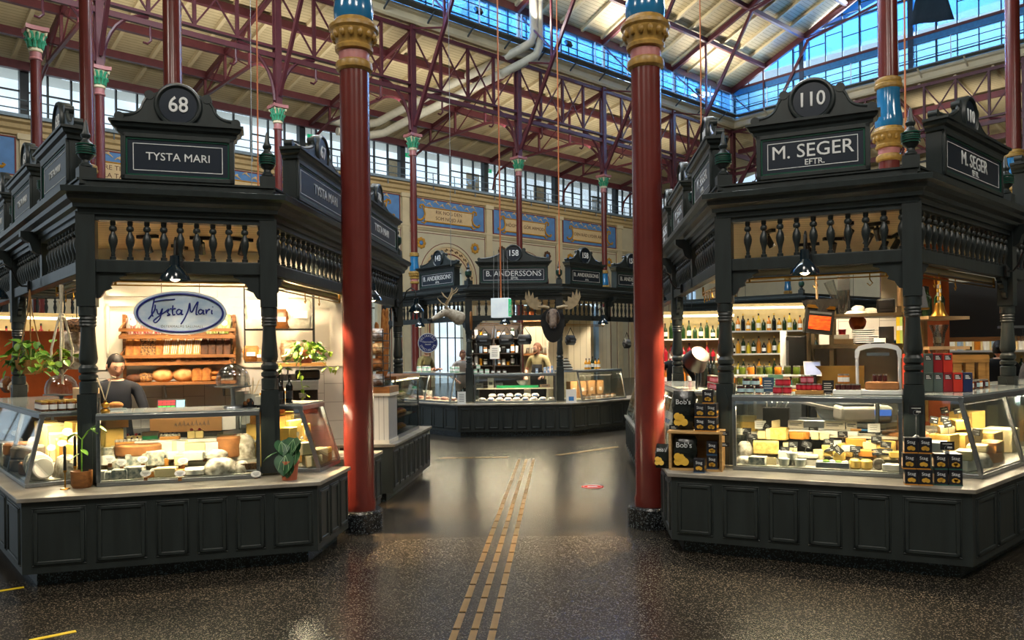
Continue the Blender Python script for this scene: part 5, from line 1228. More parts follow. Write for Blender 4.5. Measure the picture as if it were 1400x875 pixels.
t=thing('potted_sprig','single leafy stem in a round wooden pot by the corner post','plant',(pp.x,pp.y+.07,.638),0)
MB().lathe([(0,0),(.06,0),(.072,.02),(.074,.125),(.066,.125),(.064,.1),(0,.1)],24).build('wooden_pot',OAK,t);m=MB().tube([(.0,0,.1),(.0,0,.25),(.005,0,.36),(.05,0,.42),(.11,0,.46)],.005,6);m.tube([(0,0,.36),(-.04,0,.4)],.003,5)
for p,a,k in(((.11,0,.46),-1.4,1),((.08,0,.44),-2,.8),((-.04,0,.4),1.4,1),((0,0,.28),-1.9,.8),((-.01,-.01,.25),2.2,.7)):
 M=Matrix.Translation(p)@Matrix.Rotation(a,4,'Z')@Matrix.Rotation(-.4,4,'X')@Matrix.Scale(k,4);m.add([M@v.co for v in LM.vertices],[tuple(q.vertices)for q in LM.polygons])
m.build('leafy_stem',LEAF,t)
for px,py,h,lb in((87,669,.17,'black taper candle on a brass pin stand before the corner post'),(101,662,.22,'taller black taper candle against the corner post')):
 pp=onz(px,py,.64);t=thing('taper_candle',lb,'candle',(pp.x,pp.y+.02,.638),0);MB().lathe([(0,0),(.035,0),(.03,.008),(.006,.012),(.005,.12),(.012,.125),(.012,.14)],16).build('pin_stand',BRASS,t);MB().lathe([(.011,.13),(.01,.14+h),(.003,.15+h),(0,.155+h)],12).build('wax',BLACK,t)
for r_ in range(5):
 for c_ in range(7):jar('small gold-lidded jar in the jar tray, %s along, %s row back'%(nth(c_),nth(r_)),fp(LA,fa(LA,.19)-.062*r_,-.265+.06*c_,1.203),LF[3],.027,.075,AMB,GLID,CARD if r_==0 or c_==0 else None,'gold-lidded jars')
G3='cheeses in the slanted case around the corner'
k=0
for(s,y,dz,w,d,h,mt,shp)in[(.2,-.3,0,.16,.12,.05,C_WHITE,'stand'),(.3,-.28,.0,.19,.04,.0,C_WHITE,'stand'),(.38,-.29,0,.19,.045,0,C_WHITE,'stand'),(.47,-.28,0,.19,.045,0,C_WHITE,'stand'),(.3,-.1,.0,.3,.18,.16,WRAP,'wrap'),(.62,-.28,0,.2,.16,.1,C_RIND,'wheel'),(.9,-.27,0,.26,.2,.1,C_GREYR,'wheel'),(.9,-.27,.1,.25,.2,.1,C_GREYR,'wheel'),(1.25,-.27,0,.26,.2,.1,C_GREYR,'wheel'),(1.25,-.27,.1,.26,.2,.1,C_RIND,'wheel'),(1.55,-.25,0,.2,.15,.15,C_YEL,'block'),(.15,.05,0,.16,.16,.22,C_YEL,'block'),(.35,.06,0,.2,.16,.24,C_PALE,'block'),(.6,.05,0,.22,.16,.22,C_YEL,'block'),(.85,.06,0,.22,.16,.25,C_ORG,'block'),(1.1,.05,0,.2,.16,.22,C_YEL,'block'),(1.4,.05,0,.2,.16,.25,C_PALE,'block'),(.2,.2,.0,.2,.14,.36,C_YEL,'block'),(.5,.2,0,.24,.14,.34,C_YEL,'block'),(.8,.2,0,.2,.14,.36,C_ORG,'block'),(1.1,.2,0,.24,.14,.34,C_YEL,'block'),(1.45,.2,0,.24,.14,.34,C_YEL,'block'),(.3,.06,.24,.12,.1,.08,C_ORG,'block'),(.65,.05,.22,.14,.1,.08,C_WHITE,'block'),(1.9,-.2,0,.24,.2,.14,C_YEL,'block'),(1.9,.1,0,.3,.2,.3,C_PALE,'block'),(2.3,-.2,0,.24,.2,.12,C_WHITE,'block'),(2.3,.1,0,.3,.2,.3,C_YEL,'block')]:
 lb='%s %s, %s in the slanted case around the corner'%(MN[mt.name],SN[shp],nth(k));k+=1
 if shp=='stand':sh=MB().at((0,0,w/2),PI/2+.3,PI/2-.25).lathe([(0,-d/2),(w/2-.008,-d/2),(w/2,-d/2+.008),(w/2,d/2-.008),(w/2-.008,d/2),(0,d/2)],26)
 elif shp=='wheel':sh=s_wheel(w/2,h)
 elif shp=='wrap':sh=s_wrap(w,d,h)
 else:sh=s_block(w,d,h)
 nmk=dict(stand='cheese_round',wheel='round_cheese',wrap='wrapped_cheese',block='cheese_block')[shp]
 sput(LA,fa(LA,s),y,tz+dz,nmk,sh,mt,lb,G3,rnd(-.2,.2),.006 if shp=='block' else 0)
t=carton('brown cardboard box inside the slanted case around the corner',fp(LA,fa(LA,.3),.2,1.045),LA[3],.36,.22,.12,KRAFT,(('red_print',-.2,.1,.4,.6,mat('print_red',(190,90,50),.6)),),None,'cardboard_box')
for i,(px,py)in enumerate(((9,590),(20,592),(26,602),(44,601),(70,612),(85,606),(92,590))):
 s,z=pick(LA,px,py,-.08);t=thing('price_tag','white oval price tag, %s in the slanted case around the corner'%nth(i),'price tag',fp(LA,s,-.08,z),LF[3]-.4,'oval price tags around the corner')
 q=MB().at((0,0,0),0,PI/2-.25).lathe([(0,-.0012),(.5,-.0012),(.5,.0012),(0,.0012)],22).build('card',CARD,t);q.scale=(.085,.05,.055);MB().tube([(0,0,-.02),(0,.01,-.09)],.002,5).build('pin',STEEL,t)
bags(LA,.05,[(8,.2,.2,BAGD,'bag of brown rolls'),(30,.16,.18,BAGC,'clear bag of crackers'),(18,.18,.16,BAGC,'flat clear bag of crisps')],1.203,'on the slanted case around the corner','bags around the corner')
carton('plain brown paper box beside the glass dome around the corner',fp(LA,fa(LA,1.05),.2,1.203),LA[3],.26,.16,.14,mat('kraft_pale',(214,176,130),.7),(),None,'paper_box')
def hang(label,px,py,Y,drop,leaves,pot,rope):
 p=at(px,py,Y);t=thing('hanging_planter',label,'plant',(p.x,p.y,p.z),0)
 MB().lathe([(0,-.06),(.07,-.05),(.11,.0),(.12,.07),(.11,.07),(.1,.0),(0,-.04)],20).build('basket',pot,t)
 leafy(t,leaves,(.2,.16,.13),(0,0,.14),me=LM,s=(.7,1.1),droop=.12).build('foliage',LEAF,t)
 for i in range(3):a=i*2.1;MB().tube([(.11*math.cos(a),.11*math.sin(a),.06),(.02*math.cos(a),.02*math.sin(a),drop*.7),(0,0,drop)],.005,5).build('cord',rope,t)
 return t
ROPE=mat('cotton_rope',(226,214,190),.9,bump=.5,scale=60)
p=at(42,505,6.9);h1=hang('leafy plant in a tan basket hanging over the case around the corner',42,503,6.9,2.2-p.z,90,mat('basket_tan',(180,130,70),.8,bump=.6,scale=50),mat('jute',(170,130,84),.9))
p=at(85,480,6.35);t=thing('macrame_hanger','white knotted macrame hanger holding a trailing lime plant by the corner post','plant hanger',(p.x,p.y,0),0)
for i in range(4):
 a=i*PI/2+.4;MB().tube([(0,0,2.2),(0,0,1.98),(.02*math.cos(a),.02*math.sin(a),1.94),(.075*math.cos(a),.075*math.sin(a),1.68),(.075*math.cos(a),.075*math.sin(a),1.58),(0,0,1.48),(0,0,1.4)],.009,6).build('knotted_cord',ROPE,t)
MB().ball((0,0,1.93),.028,10,6).build('knot',ROPE,t);MB().lathe([(.012,1.98),(.016,2.2)],10).build('wrapped_neck',ROPE,t)
t2=thing('trailing_plant','lime trailing plant in the macrame hanger','plant',(p.x,p.y,1.52),0);MB().lathe([(0,0),(.05,0),(.068,.1),(.06,.1),(0,.08)],16).build('pot',mat('pot_brown',(90,60,40),.6),t2)
m=leafy(t2,26,(.12,.1,.05),(0,0,.13),me=LMY,s=(.8,1.3),droop=.1);m.build('foliage',LEAFY,t2)
p=at(105,445,6.6);t=thing('hanging_bundle','dark dried bundle hanging in a net beside the corner post','bundle',(p.x,p.y,p.z),0);MB().ball((0,0,0),(.13,.1,.06),14,8).build('dried_bundle',mat('dried_dark',(60,42,34),.8,rgb2=(150,110,80),scale=50,bump=.8),t);MB().tube([(0,0,.05),(0,0,2.2-p.z)],.004,5).build('cord',BLACK,t)
for i,(px,py)in enumerate(((100,480),(104,505))):
 p=at(px,py,6.7);o=s_bag(.16,.12,.17).build('nut_bag',mat('nut_bag',(130,96,66),.3,rgb2=(220,210,196),scale=20,bump=.6),None,p);tag(o,'clear bag of nuts hanging by the corner post, %s'%nth(i),'bag','bags of nuts by the corner post');MB().tube([(0,0,.17),(0,0,.3)],.003,4).build('hanging_cord',BLACK,o)
E0=C2+AD*2.47;BF=(C2+AD*2.47,AD,Vector((-AD.y,AD.x)),math.atan2(AD.y,AD.x),2)
BEAD=grid_mat('beadboard_white',(214,214,212),(150,152,156),.055,0,.5,.006,'X',bump=.6)
t=thing('beadboard_cabinet','white beadboard cabinet at the end of the counter behind the thick column','cabinet',fp(BF,.06,.08,.638),BF[3]-PI/2)
MB().box(-.55,0,0,.4,0,.52).build('boarded_body',BEAD,t);MB().box(-.57,.02,-.02,.42,.52,.55).build('top_board',WHITEP,t);MB().box(-.56,.01,-.01,.41,0,.04).build('plinth',WHITEP,t)
MB().box(-.57,.02,-.02,.42,.55,.62).build('wooden_tray',OAK,t,bev=.004)
t=thing('pastry_case','tall glass pastry case with lit shelves beyond the beadboard cabinet','display case',fp(BF,.5,.1,.638),BF[3])
MB().box(0,1.3,0,.5,0,.04).build('base_frame',STEEL,t)
for x in(.01,1.29):
 for y in(.01,.49):MB().bar((x,y,.03),(x,y,.68),.02).build('upright',STEEL,t)
MB().box(-.01,1.31,-.01,.51,.68,.72).build('wooden_top',OAK,t)
for z in(.22,.44):MB().box(.02,1.28,.02,.48,z,z+.012).build('glass_shelf',CLEAR,t);
MB().box(.03,1.27,.03,.05,.655,.67).build('light_strip',LEDC,t)
MB().box(0,1.3,0,.006,.04,.68).build('front_glass',GLASS,t);MB().box(0,.006,.01,.49,.04,.68).build('end_glass',GLASS,t)
k=0
for z,h_,mts in((.045,.06,(HONEY,CRUST)),(.235,.05,(CRST,BERRY)),(.455,.05,(CREAMW,LEAFY))):
 for i in range(6):
  q=thing('pastry','%s pastry on the %s shelf of the tall pastry case'%(nth(i),('bottom','middle','top')[k]),'pastry',fp(BF,.6+.2*i,.3,.638+z),BF[3],'pastries in the tall case');MB().lathe([(0,0),(.07,0),(.075,.02),(.06,.035),(0,.035)],14).build('pastry_base',mts[0],q);MB().ball((0,0,.035),(.05,.05,.02),10,6).build('topping',mts[1],q)
 k+=1
t=thing('bread_stand','black wire bread stand with bags on top of the beadboard cabinet','rack',fp(BF,.2,.35,1.26),BF[3]-PI/2)
for z in(0.0,.17,.34,.5):
 m=MB();m.tube([(-.25,-.16,z),(.22,-.16,z),(.22,.16,z),(-.25,.16,z)],.005,5,True)
 m.tube([(-.25,-.16,z+.08),(.22,-.16,z+.08),(.22,.16,z+.08),(-.25,.16,z+.08)],.004,5,True)
 for q in range(6):m.tube([(-.25,-.16+.064*q,z),(.22,-.16+.064*q,z)],.003,4)
 m.build('wire_tier',WIRE,t)
m=MB()
for x in(-.25,.22):
 for y in(-.16,.16):m.tube([(x,y,0),(x,y,.62)],.006,5)
m.build('wire_frame',WIRE,t)
BB=(fp(BF,.2,.35,0),None)
for lv in range(4):
 for i in range(3):
  w=Matrix.Rotation(BF[3]-PI/2,4,'Z')@Vector((-.17+.15*i,-.05,0))
  o=s_bag(.14,.12,.13).build('bread_bag',(BAGD,BAGC,mat('bag_pale_blue',(176,190,214),.3,rgb2=(110,90,80),scale=20,bump=.6))[(lv+i)%3],None,Vector((fp(BF,.2,.35,0).x+w.x,fp(BF,.2,.35,0).y+w.y,1.267+.17*lv if lv<3 else 1.767)),BF[3]-PI/2+rnd(-.3,.3));tag(o,'clear bread bag, %s on the %s tier of the black wire bread stand'%(nth(i),nth(lv)),'bag','bags on the wire bread stand')
for i in range(7):
 b0=fp(BF,.5+.05*(i%4),.26+.06*(i//4),1.36);lean=Vector((rnd(-.06,.12),rnd(-.05,.05),0))
 m=MB();L_=.62+.08*(i%3);m.tube([(0,0,0),(lean.x*.2,lean.y*.2,.06),(lean.x*.6,lean.y*.6,L_*.6),(lean.x,lean.y,L_*.95),(lean.x*1.05,lean.y*1.05,L_)],[.014,.032,.036,.026,.008],9)
 tag(m.build('baguette',CRUST,None,b0),'long baguette standing upright by the wire bread stand, %s'%nth(i),'bread','standing baguettes')
case('upright glass display case with black price cards between the posts of the 110 cheese stall',RF,.08,1.315,-.18,.42,.64,1.235,0,steps=((-.025,.044),(.09,.059)))
case('slanted glass display case around the corner with the red gift boxes on top',RB,.14,2.2,-.42,.35,.64,1.235,.13,frames=(1.15,),shelf=False)
case('second slanted glass display case on the side of the 110 cheese stall',RB,2.42,4.2,-.42,.35,.64,1.235,.13,shelf=False)
case('slanted glass display case on the aisle side behind the wooden crate',RA,fa(RA,2.9),fa(RA,.45),-.42,.35,.64,1.235,.13,frames=(fa(RA,1.2),fa(RA,2.0)),shelf=False)
rod('brass rail under the front beam of the 110 cheese stall',RF,.16,1.25,.08,2.2,(.7,1.1))
rod('brass rail with a row of hooks on the aisle side of the 110 cheese stall',RA,fa(RA,1.55),fa(RA,.12),.06,2.2,[fa(RA,x)for x in(.3,.4,.5,.62,.8,1.0,1.15,1.3,1.45)])
rod('brass rail carrying the bells on the side of the 110 cheese stall',RB,.12,2.15,.06,2.2,(.35,.62,1.1))
CT=RF
G4='cheeses in the upright case of the 110 cheese stall'
row(RF,[(1017,.14,.1,.06,WRAP,'wrap'),(1036,.13,.1,.065,C_BLUE,'block'),(1054,.09,.09,.06,C_PALE,'wedge'),(1169,.085,.1,.075,C_YEL,'wheel'),(1184,.085,.1,.075,C_YEL,'wheel'),(1201,.09,.03,.0,C_GREYR,'stand'),(1221,.15,.1,.05,C_WHITE,'block')],-.09,tz,'front row of the upright 110 case',G4)
row(RF,[(1018,.14,.1,.12,WRAP,'wrap'),(1047,.2,.12,.1,C_HOLE,'block',.03),(1073,.1,.1,.06,C_WHITE,'block'),(1094,.15,.12,.035,C_WHITE,'wheel',.01),(1109,.12,.1,.03,C_WHITE,'wheel',.01),(1131,.08,.06,.085,C_YEL,'block',.03,.1),(1120,.09,1.0,.08,C_PALE,'wedge'),(1147,.09,.1,.07,C_YEL,'block'),(1160,.1,.05,.05,C_WHITE,'block',.07,.5),(1186,.13,.1,.05,C_ORG,'block',.04),(1210,.16,.1,.07,C_PALE,'half',.02),(1226,.12,.1,.05,C_YEL,'block',.04)],.03,tz+.045,'second row of the upright 110 case',G4)
row(RF,[(1014,.08,.07,.05,C_BLUE,'block',.15,.4),(1042,.07,.07,.07,C_PALE,'block',.12),(1056,.1,.1,.09,C_PALE,'block',.12),(1066,.13,.12,.1,C_HOLE,'block',.12),(1061,.13,.1,.06,C_PALE,'wedge',.22,1.2),(1093,.13,.1,.06,C_ORG,'block',.13,-.5),(1080,.11,.1,.1,C_PALE,'block',.0),(1115,.06,.06,.06,C_PALE,'block',.13),(1127,.07,.06,.06,C_PALE,'block',.13),(1142,.1,.08,.05,C_WHITE,'wedge',.08),(1156,.11,.1,.11,C_HOLE,'block'),(1170,.15,.1,.06,C_ORG,'block',.09),(1188,.1,.1,.13,C_PALE,'block'),(1206,.2,.1,.08,C_YEL,'half',.06)],.15,tz+.06,'back row of the upright 110 case',G4)
T2='black price cards in the upright 110 case'
for i,(px,py,y,ro)in enumerate(((1021,589,.12,0),(1028,597,.08,.05),(1050,584,.16,.35),(1084,608,.04,0),(1073,615,.0,0),(1103,608,.02,.3),(1112,588,.18,0),(1133,604,.06,-.1),(1133,613,.0,-.15),(1152,594,.16,0),(1169,614,-.02,0),(1199,618,-.02,-.15),(1198,601,.1,0),(1211,608,.06,.1),(1146,615,-.04,.7),(1213,618,.0,0))):
 black_tag(RF,px,py,y,'black chalk price card, %s along the upright case of the 110 cheese stall'%nth(i),T2,roll=ro)
for i,(px,dz,y)in enumerate(((1072,0,-.1),(1083,.045,-.07),(1094,0,-.1),(1078,0,-.02))):
 t=thing('plastic_tub','small white plastic tub of fresh cheese, %s of a cluster in the upright 110 case'%nth(i),'tub',fp(RF,pick(RF,px,630,y)[0],y,tz+dz),0,'white tubs in the upright 110 case');MB().lathe([(0,0),(.036,0),(.044,.05),(.046,.05),(.046,.056),(0,.057)],20).build('tub_body',mat('tub_white',(226,226,206),.4),t);MB().lathe([(.047,.05),(.047,.058),(0,.059)],20).build('lid',mat('tub_lid',(220,226,220),.3),t)
o=top('steel_tray','grey metal tray with garnish along the front of the upright 110 case','tray',MB().box(-.12,.12,-.03,.03,0,.045),STEEL,fp(RF,pick(RF,1138,635,-.1)[0],-.1,tz),RF[3],None,.004)
for i in range(5):MB().ball((-.09+.045*i,0,.05),(.025,.024,.012),10,6).build('garnish',LEAF if i%2 else CREAMW,o)
zs2=.912
t=thing('white_cutting_board','long white cutting board on the shelf of the upright 110 case','board',fp(RF,.7,.28,zs2),RF[3]);MB().box(-.42,.3,-.11,.1,0,.03).build('board',mat('white_plastic',(240,240,236),.35),t,bev=.003)
for px,w,h,lb in((1088,.12,.065,'small white carton with a barcode on the white cutting board'),(1141,.16,.07,'long white printed carton on the white cutting board'),(1164,.08,.07,'short white printed carton beside the long one')):
 t=carton(lb,fp(RF,pick(RF,px,580,.3)[0],.3,zs2+.032),RF[3]+.05,w,.08,h,mat('carton_cream',(232,222,204),.6),(('print_line',-.4,.4,.62,.74,INK),('print_line',-.4,.2,.42,.52,INK)),'printed cartons on the case shelf')
for px,lb in((1040,'white handwritten card standing on the shelf corner of the upright 110 case'),(1195,'white card with a loop drawing by the blue-handled knife')):
 t=thing('shelf_card',lb,'card',fp(RF,pick(RF,px,590,.2)[0],.18,zs2+.03),RF[3]);MB().at((0,0,0),.1,-.15).box(-.045,.045,-.001,.001,0,.07).build('card',CARD,t);m=MB().at((0,0,0),.1,-.15)
 for q in range(3):m.box(-.03,.02+.004*q,-.002,-.001,.02+.015*q,.023+.015*q)
 m.build('handwriting',INK,t)
t=thing('cheese_knife','knife with a blue and wood handle lying on the cutting board','knife',fp(RF,pick(RF,1185,588,.2)[0],.2,zs2+.035),RF[3]);MB().tube([(-.12,0,.008),(-.04,0,.008)],.01,8).build('wooden_handle',WOOD,t);MB().tube([(-.04,0,.008),(.04,0,.008)],.009,8).build('blue_grip',BLUEP2,t);MB().box(.04,.2,-.012,.012,.006,.009).build('blade',STEEL,t)
t=thing('cheese_block','stack of yellow cheese slabs in the back corner of the upright 110 case','cheese',fp(RF,.12,.3,zs2),RF[3]);MB().box(-.05,.08,-.06,.06,0,.08).build('lower_slab',C_YEL,t,bev=.004);MB().box(-.05,.07,-.05,.06,.082,.13).build('upper_slab',C_PALE,t,bev=.004)
t=thing('tool_holder','black knife holder with steel handles behind the case shelf','holder',fp(RF,pick(RF,1060,565,.5)[0],.52,.9),RF[3]);MB().box(-.11,.11,0,.1,0,.2).build('black_box',BLACK,t,bev=.004)
for i in range(5):MB().tube([(-.08+.04*i,.03,.2),(-.075+.045*i,.0,.25)],.007,6).build('tool_handle',STEEL if i%2 else CARD,t)
t=thing('meat_slicer','grey meat slicer behind the upright case of the 110 cheese stall','slicer',fp(RF,pick(RF,1130,555,.75)[0],.85,.9),RF[3]);MB().box(-.25,.25,-.12,.2,0,.08).build('base',STEEL,t,bev=.01);MB().at((.05,.0,.2),0,PI/2).lathe([(0,-.012),(.14,-.012),(.15,0),(.14,.012),(0,.012)],30).build('blade',STEEL,t);MB().at((-.05,-.02,.08),0,0,.2).box(-.3,.28,-.05,.05,.1,.13).build('carriage',mat('slicer_grey',(120,116,108),.4),t,bev=.006);MB().ball((.1,-.13,.24),.022,12,8).build('knob',WHITE,t)
t=thing('work_counter','dark work counter behind the upright case of the 110 cheese stall','counter',fp(RF,.2,.7,0),RF[3]);MB().box(-.1,1.0,0,.6,0,.86).build('cabinet',mat('dark_laminate',(38,40,42),.4),t);MB().box(-.12,1.02,-.02,.62,.86,.9).build('steel_top',STEEL,t,bev=.004)
ztr=1.25
J1=mat('jam_dark',(70,30,30),.15);J2=mat('jam_red',(150,24,40),.15);J3=mat('jam_amber',(196,120,40),.15);LABB=mat('label_pale_blue',(176,206,214),.5);LABR=mat('label_red_paper',(196,40,60),.5);LIDK=mat('lid_black',(28,28,30),.35);LIDS=mat('lid_silver',(176,176,172),.3,.8);LABP=mat('label_pink',(206,120,140),.5)
def jars(F,pxs,y,z,r,h,c,lid,lab,desc,group):
 for i,px in enumerate(pxs):jar('%s, %s'%(desc,nth(i)),fp(F,pick(F,px,530,y)[0],y,z),F[3],r,h,c,lid,lab,group)
jars(RF,(1013,1025,1038),.0,ztr,.034,.06,J1,LIDK,LABB,'black-lidded pale blue labelled jar, bottom row on the case corner','pale blue labelled jars')
jars(RF,(1021,1033),.0,ztr+.062,.034,.06,J1,LIDK,LABB,'low black-lidded jar with pale blue label, stacked on the lower ones','pale blue labelled jars')
jars(RF,(1063,1076),.0,ztr,.036,.06,J2,LIDS,LABR,'low silver-lidded jar with red label, bottom row','red labelled jars')
jars(RF,(1066,1075),.02,ztr+.062,.034,.06,J2,LIDS,LABR,'low silver-lidded jar with red label, stacked on the lower ones','red labelled jars')
t=thing('jar_tray','low wooden tray of dark jars with red labels on the 110 case','tray',fp(RF,pick(RF,1108,535,.0)[0],.0,ztr),RF[3]);MB().box(-.11,.1,-.05,.05,0,.03).build('wooden_tray',WOOD,t,bev=.002)
jars(RF,(1092,1099,1106,1113,1120),.0,ztr+.03,.022,.05,J2,LIDS,LABR,'little red jar in the low wooden tray','little jars in wooden trays')
jars(RF,(1099,1108),.02,ztr+.082,.024,.065,J2,LIDS,LABP,'taller red jar standing on the tray jars','tall red jars')
t=thing('jar_tray','low pale tray of dark little jars beside the black menu card','tray',fp(RF,pick(RF,1158,535,.0)[0],.0,ztr),RF[3]);MB().box(-.1,.1,-.05,.05,0,.035).build('pale_tray',CARD,t,bev=.002)
jars(RF,(1146,1153,1160,1167,1173),.0,ztr+.035,.022,.045,J1,LIDS,None,'little dark jar in the pale tray','little jars in the pale tray')
jars(RF,(1150,1157),.02,ztr+.083,.024,.075,J3,LIDS,CARD,'amber jar with white label standing on the tray jars','amber jars')
def stand_card(label,F,px,py,y,w,h,m_,z=None):
 t=thing('table_card',label,'card',fp(F,pick(F,px,py,y)[0],y,z if z else ztr),F[3]);MB().at((0,0,0),0,-.12).box(-w/2,w/2,-.0015,.0015,.01,h).build('card',m_,t);m=MB().at((0,0,0),0,-.12)
 for q in range(4):m.box(-w*.36,w*(.36-.1*(q%2)),-.0025,-.0015,h*(.3+.15*q),h*(.34+.15*q))
 m.build('writing',CHALK,t);MB().lathe([(0,0),(.022,0),(.02,.014),(0,.016)],12).build('foot',STEEL,t);return t
stand_card('black menu card on a steel foot between the two jar trays',RF,1132,530,.0,.085,.11,BLKCARD)
stand_card('blue picture card beside the green leaflet on the 110 case',RF,1050,520,.05,.09,.13,mat('card_blue',(36,70,100),.4));stand_card('green leaflet standing on the 110 case',RF,1060,515,.12,.12,.15,mat('leaflet_green',(110,160,120),.5))
t=thing('wire_cutter','white arched cheese wire cutter standing on the 110 case','cutter',fp(RF,pick(RF,1201,540,.08)[0],.08,ztr),RF[3]);MB().box(-.17,.17,-.1,.12,0,.035).build('marble_base',mat('marble',(226,226,224),.2),t,bev=.004);m=MB()
m.tube([(-.15,0,.03),(-.15,0,.31)],.012,10);m.tube([(.15,0,.03),(.15,0,.31)],.012,10);m.build('posts',WHITE,t)
m=MB();m.slab([(-.165,.28),(-.14,.28),(-.13,.33)]+bez((-.13,.34),(0,.39),(.13,.34))+[(.13,.33),(.14,.28),(.165,.28),(.165,.34)]+bez((.14,.375),(0,.43),(-.14,.375))+[(-.165,.34)],-.015,.015);m.build('arch',WHITE,t)
MB().box(-.05,.05,-.017,.017,.395,.405).build('arch_slot',BLACK,t)
MB().box(-.08,.08,-.012,.012,.3,.325).build('handle_bar',STEEL,t)
o=sput(RF,pick(RF,1206,530,.07)[0],.07,ztr+.037,'half_cheese',s_half(.12,.06),C_RIND,'half brown cheese on the white wire cutter',None);
jars(RF,(1196,1203,1210),.06,ztr+.1,.016,.055,J1,LIDS,None,'little test jar standing on the half brown cheese','little jars on the half cheese')
RY2=1.5
def RS(px,py=480):return pick(RF,px,py,RY2)
sA,sB=RS(1106)[0],RS(1230)[0];zU=RS(1200,428)[1];zM=RS(1200,470)[1]
t=thing('steel_shelving','brown steel kitchen shelving behind the wire cutter','shelving',fp(RF,sA,RY2,0),RF[3]);Ls=sB-sA
STB=mat('dull_steel',(120,104,80),.35,.8)
for x in(0,RS(1137)[0]-sA,Ls):
 for y in(0,.4):MB().box(x-.02,x+.02,y-.02,y+.02,.1,2.0 if x else 1.98).build('upright',STB,t)
MB().box(RS(1137)[0]-sA,Ls+.03,-.03,.43,zU-.03,zU).build('upper_shelf',STB,t);MB().box(0,Ls+.03,-.03,.43,zM-.04,zM).build('middle_shelf',STB,t)
MB().box(-.1,Ls*.62,-.06,.02,1.22,RS(1150,500)[1]).build('splash_panel',mat('splash_brass',(150,120,64),.3,.6,rgb2=(104,80,40),scale=3),t)
MB().box(0,Ls,.42,.43,1.2,zM-.04).build('rear_panel',PANW,t)
def on_shelf(px,z,y=.15):p=fp(RF,RS(px)[0],RY2+y,z);return p
t=thing('heat_lamp','black heater with a glowing orange panel tilted on the shelving','heater',fp(RF,RS(1121)[0],RY2-.12,RS(1121,440)[1]),RF[3]+.25);hm=MB().at((0,0,0),0,0,.12)
hm.box(-.125,.125,-.06,.06,-.12,.12);hm.build('housing',BLACK,t,bev=.006);MB().at((0,0,0),0,0,.12).box(-.098,.098,-.064,-.06,-.08,.05).build('glowing_panel',mat('heater_glow',(200,70,16),.4,rgb2=(110,30,8),scale=16,emit=1.0,stretch=(1,1,4)),t);m=MB().at((0,0,0),0,0,.12);m.box(-.1,.1,-.064,-.06,.07,.09);m.build('control_strip',STEEL,t)
MB().at((0,0,0),0,0,.12).box(-.125,.125,-.07,.07,.12,.15).build('top_edge',BRASS,t);MB().tube([(0,.05,.1),(0,.1,.4),(0,.1,.55)],.012,6).build('hanger',STB,t)
t=thing('wicker_basket','black basket on the shelving above the orange heater','basket',on_shelf(1123,zU+.02,-.05),RF[3]);MB().lathe([(0,0),(.13,0),(.17,.12),(.165,.12),(.125,.01)],20).build('basket',mat('black_wicker',(24,22,20),.8,bump=.8,scale=60),t)
for px,r,h,lb in((1152,.05,.24,'tall clear glass vase on the upper shelf'),):
 t=thing('glass_vase',lb,'vase',on_shelf(px,zU),0);MB().lathe([(.03,0),(.03,.01),(.035,.02),(.06,h),(.057,h),(.03,.03)],18).build('glass_body',CLEAR,t);MB().at((-.06,0,.12),0,0,-.35).lathe([(.03,0),(.05,.22),(.047,.22)],16).build('glass_funnel',CLEAR,t)
for i,(px,w,h,lb)in enumerate(((1170,.2,.035,'pale folded cloth on the upper shelf of the shelving'),(1173,.12,.05,'white tray on the folded cloth on the upper shelf'),(1190,.14,.06,'crumpled white bag at the middle of the upper shelf'))):
 top('shelf_linen',lb,'linen',s_wrap(w,.16,h),mat('linen',(206,200,186),.8,var=.2),on_shelf(px,zU+(.035 if i==1 else 0),.12+.05*i),RF[3])
t=thing('black_appliance','black coffee grinder at the end of the upper shelf','appliance',on_shelf(1212,zU,.12),RF[3]);MB().box(-.08,.08,-.06,.08,0,.14).build('body',BLACK,t,bev=.02);MB().box(-.05,.05,-.07,-.06,.05,.09).build('front_plate',mat('dark_steel',(50,50,50),.3,.6),t)
t=thing('orange_bowl','orange bowl tilted on the plates of the middle shelf','bowl',on_shelf(1172,zM+.16,.1),RF[3]);MB().at((0,0,0),0,-.9).lathe([(.03,0),(.07,.04),(.08,.09),(.076,.09),(.066,.045),(0,.01)],18).build('bowl',mat('copper_orange',(196,96,40),.35),t)
for i in range(7):
 o=top('white_plate','white-rimmed black dish, %s from the bottom of the stack on the middle shelf'%nth(i),'plate',MB().lathe([(0,0),(.06,0),(.1,.014),(.1,.02),(.055,.006),(0,.006)],24),mat('black_glaze',(30,30,32),.2),on_shelf(1180,zM+.02*i,.12),0,'stacked dishes on the middle shelf');MB().lathe([(.097,.014),(.103,.014),(.103,.022),(.097,.022)],24).build('white_rim',WHITE,o)
for i in range(4):
 o=top('small_plate','small white-rimmed dish, %s from the bottom of the low stack on the middle shelf'%nth(i),'plate',MB().lathe([(0,0),(.04,0),(.062,.014),(.062,.018),(.04,.006),(0,.006)],20),mat('black_glaze',(30,30,32),.2),on_shelf(1193,zM+.02*i,.06),0,'low stack of dishes');MB().lathe([(.06,.013),(.065,.013),(.065,.02),(.06,.02)],20).build('white_rim',WHITE,o)
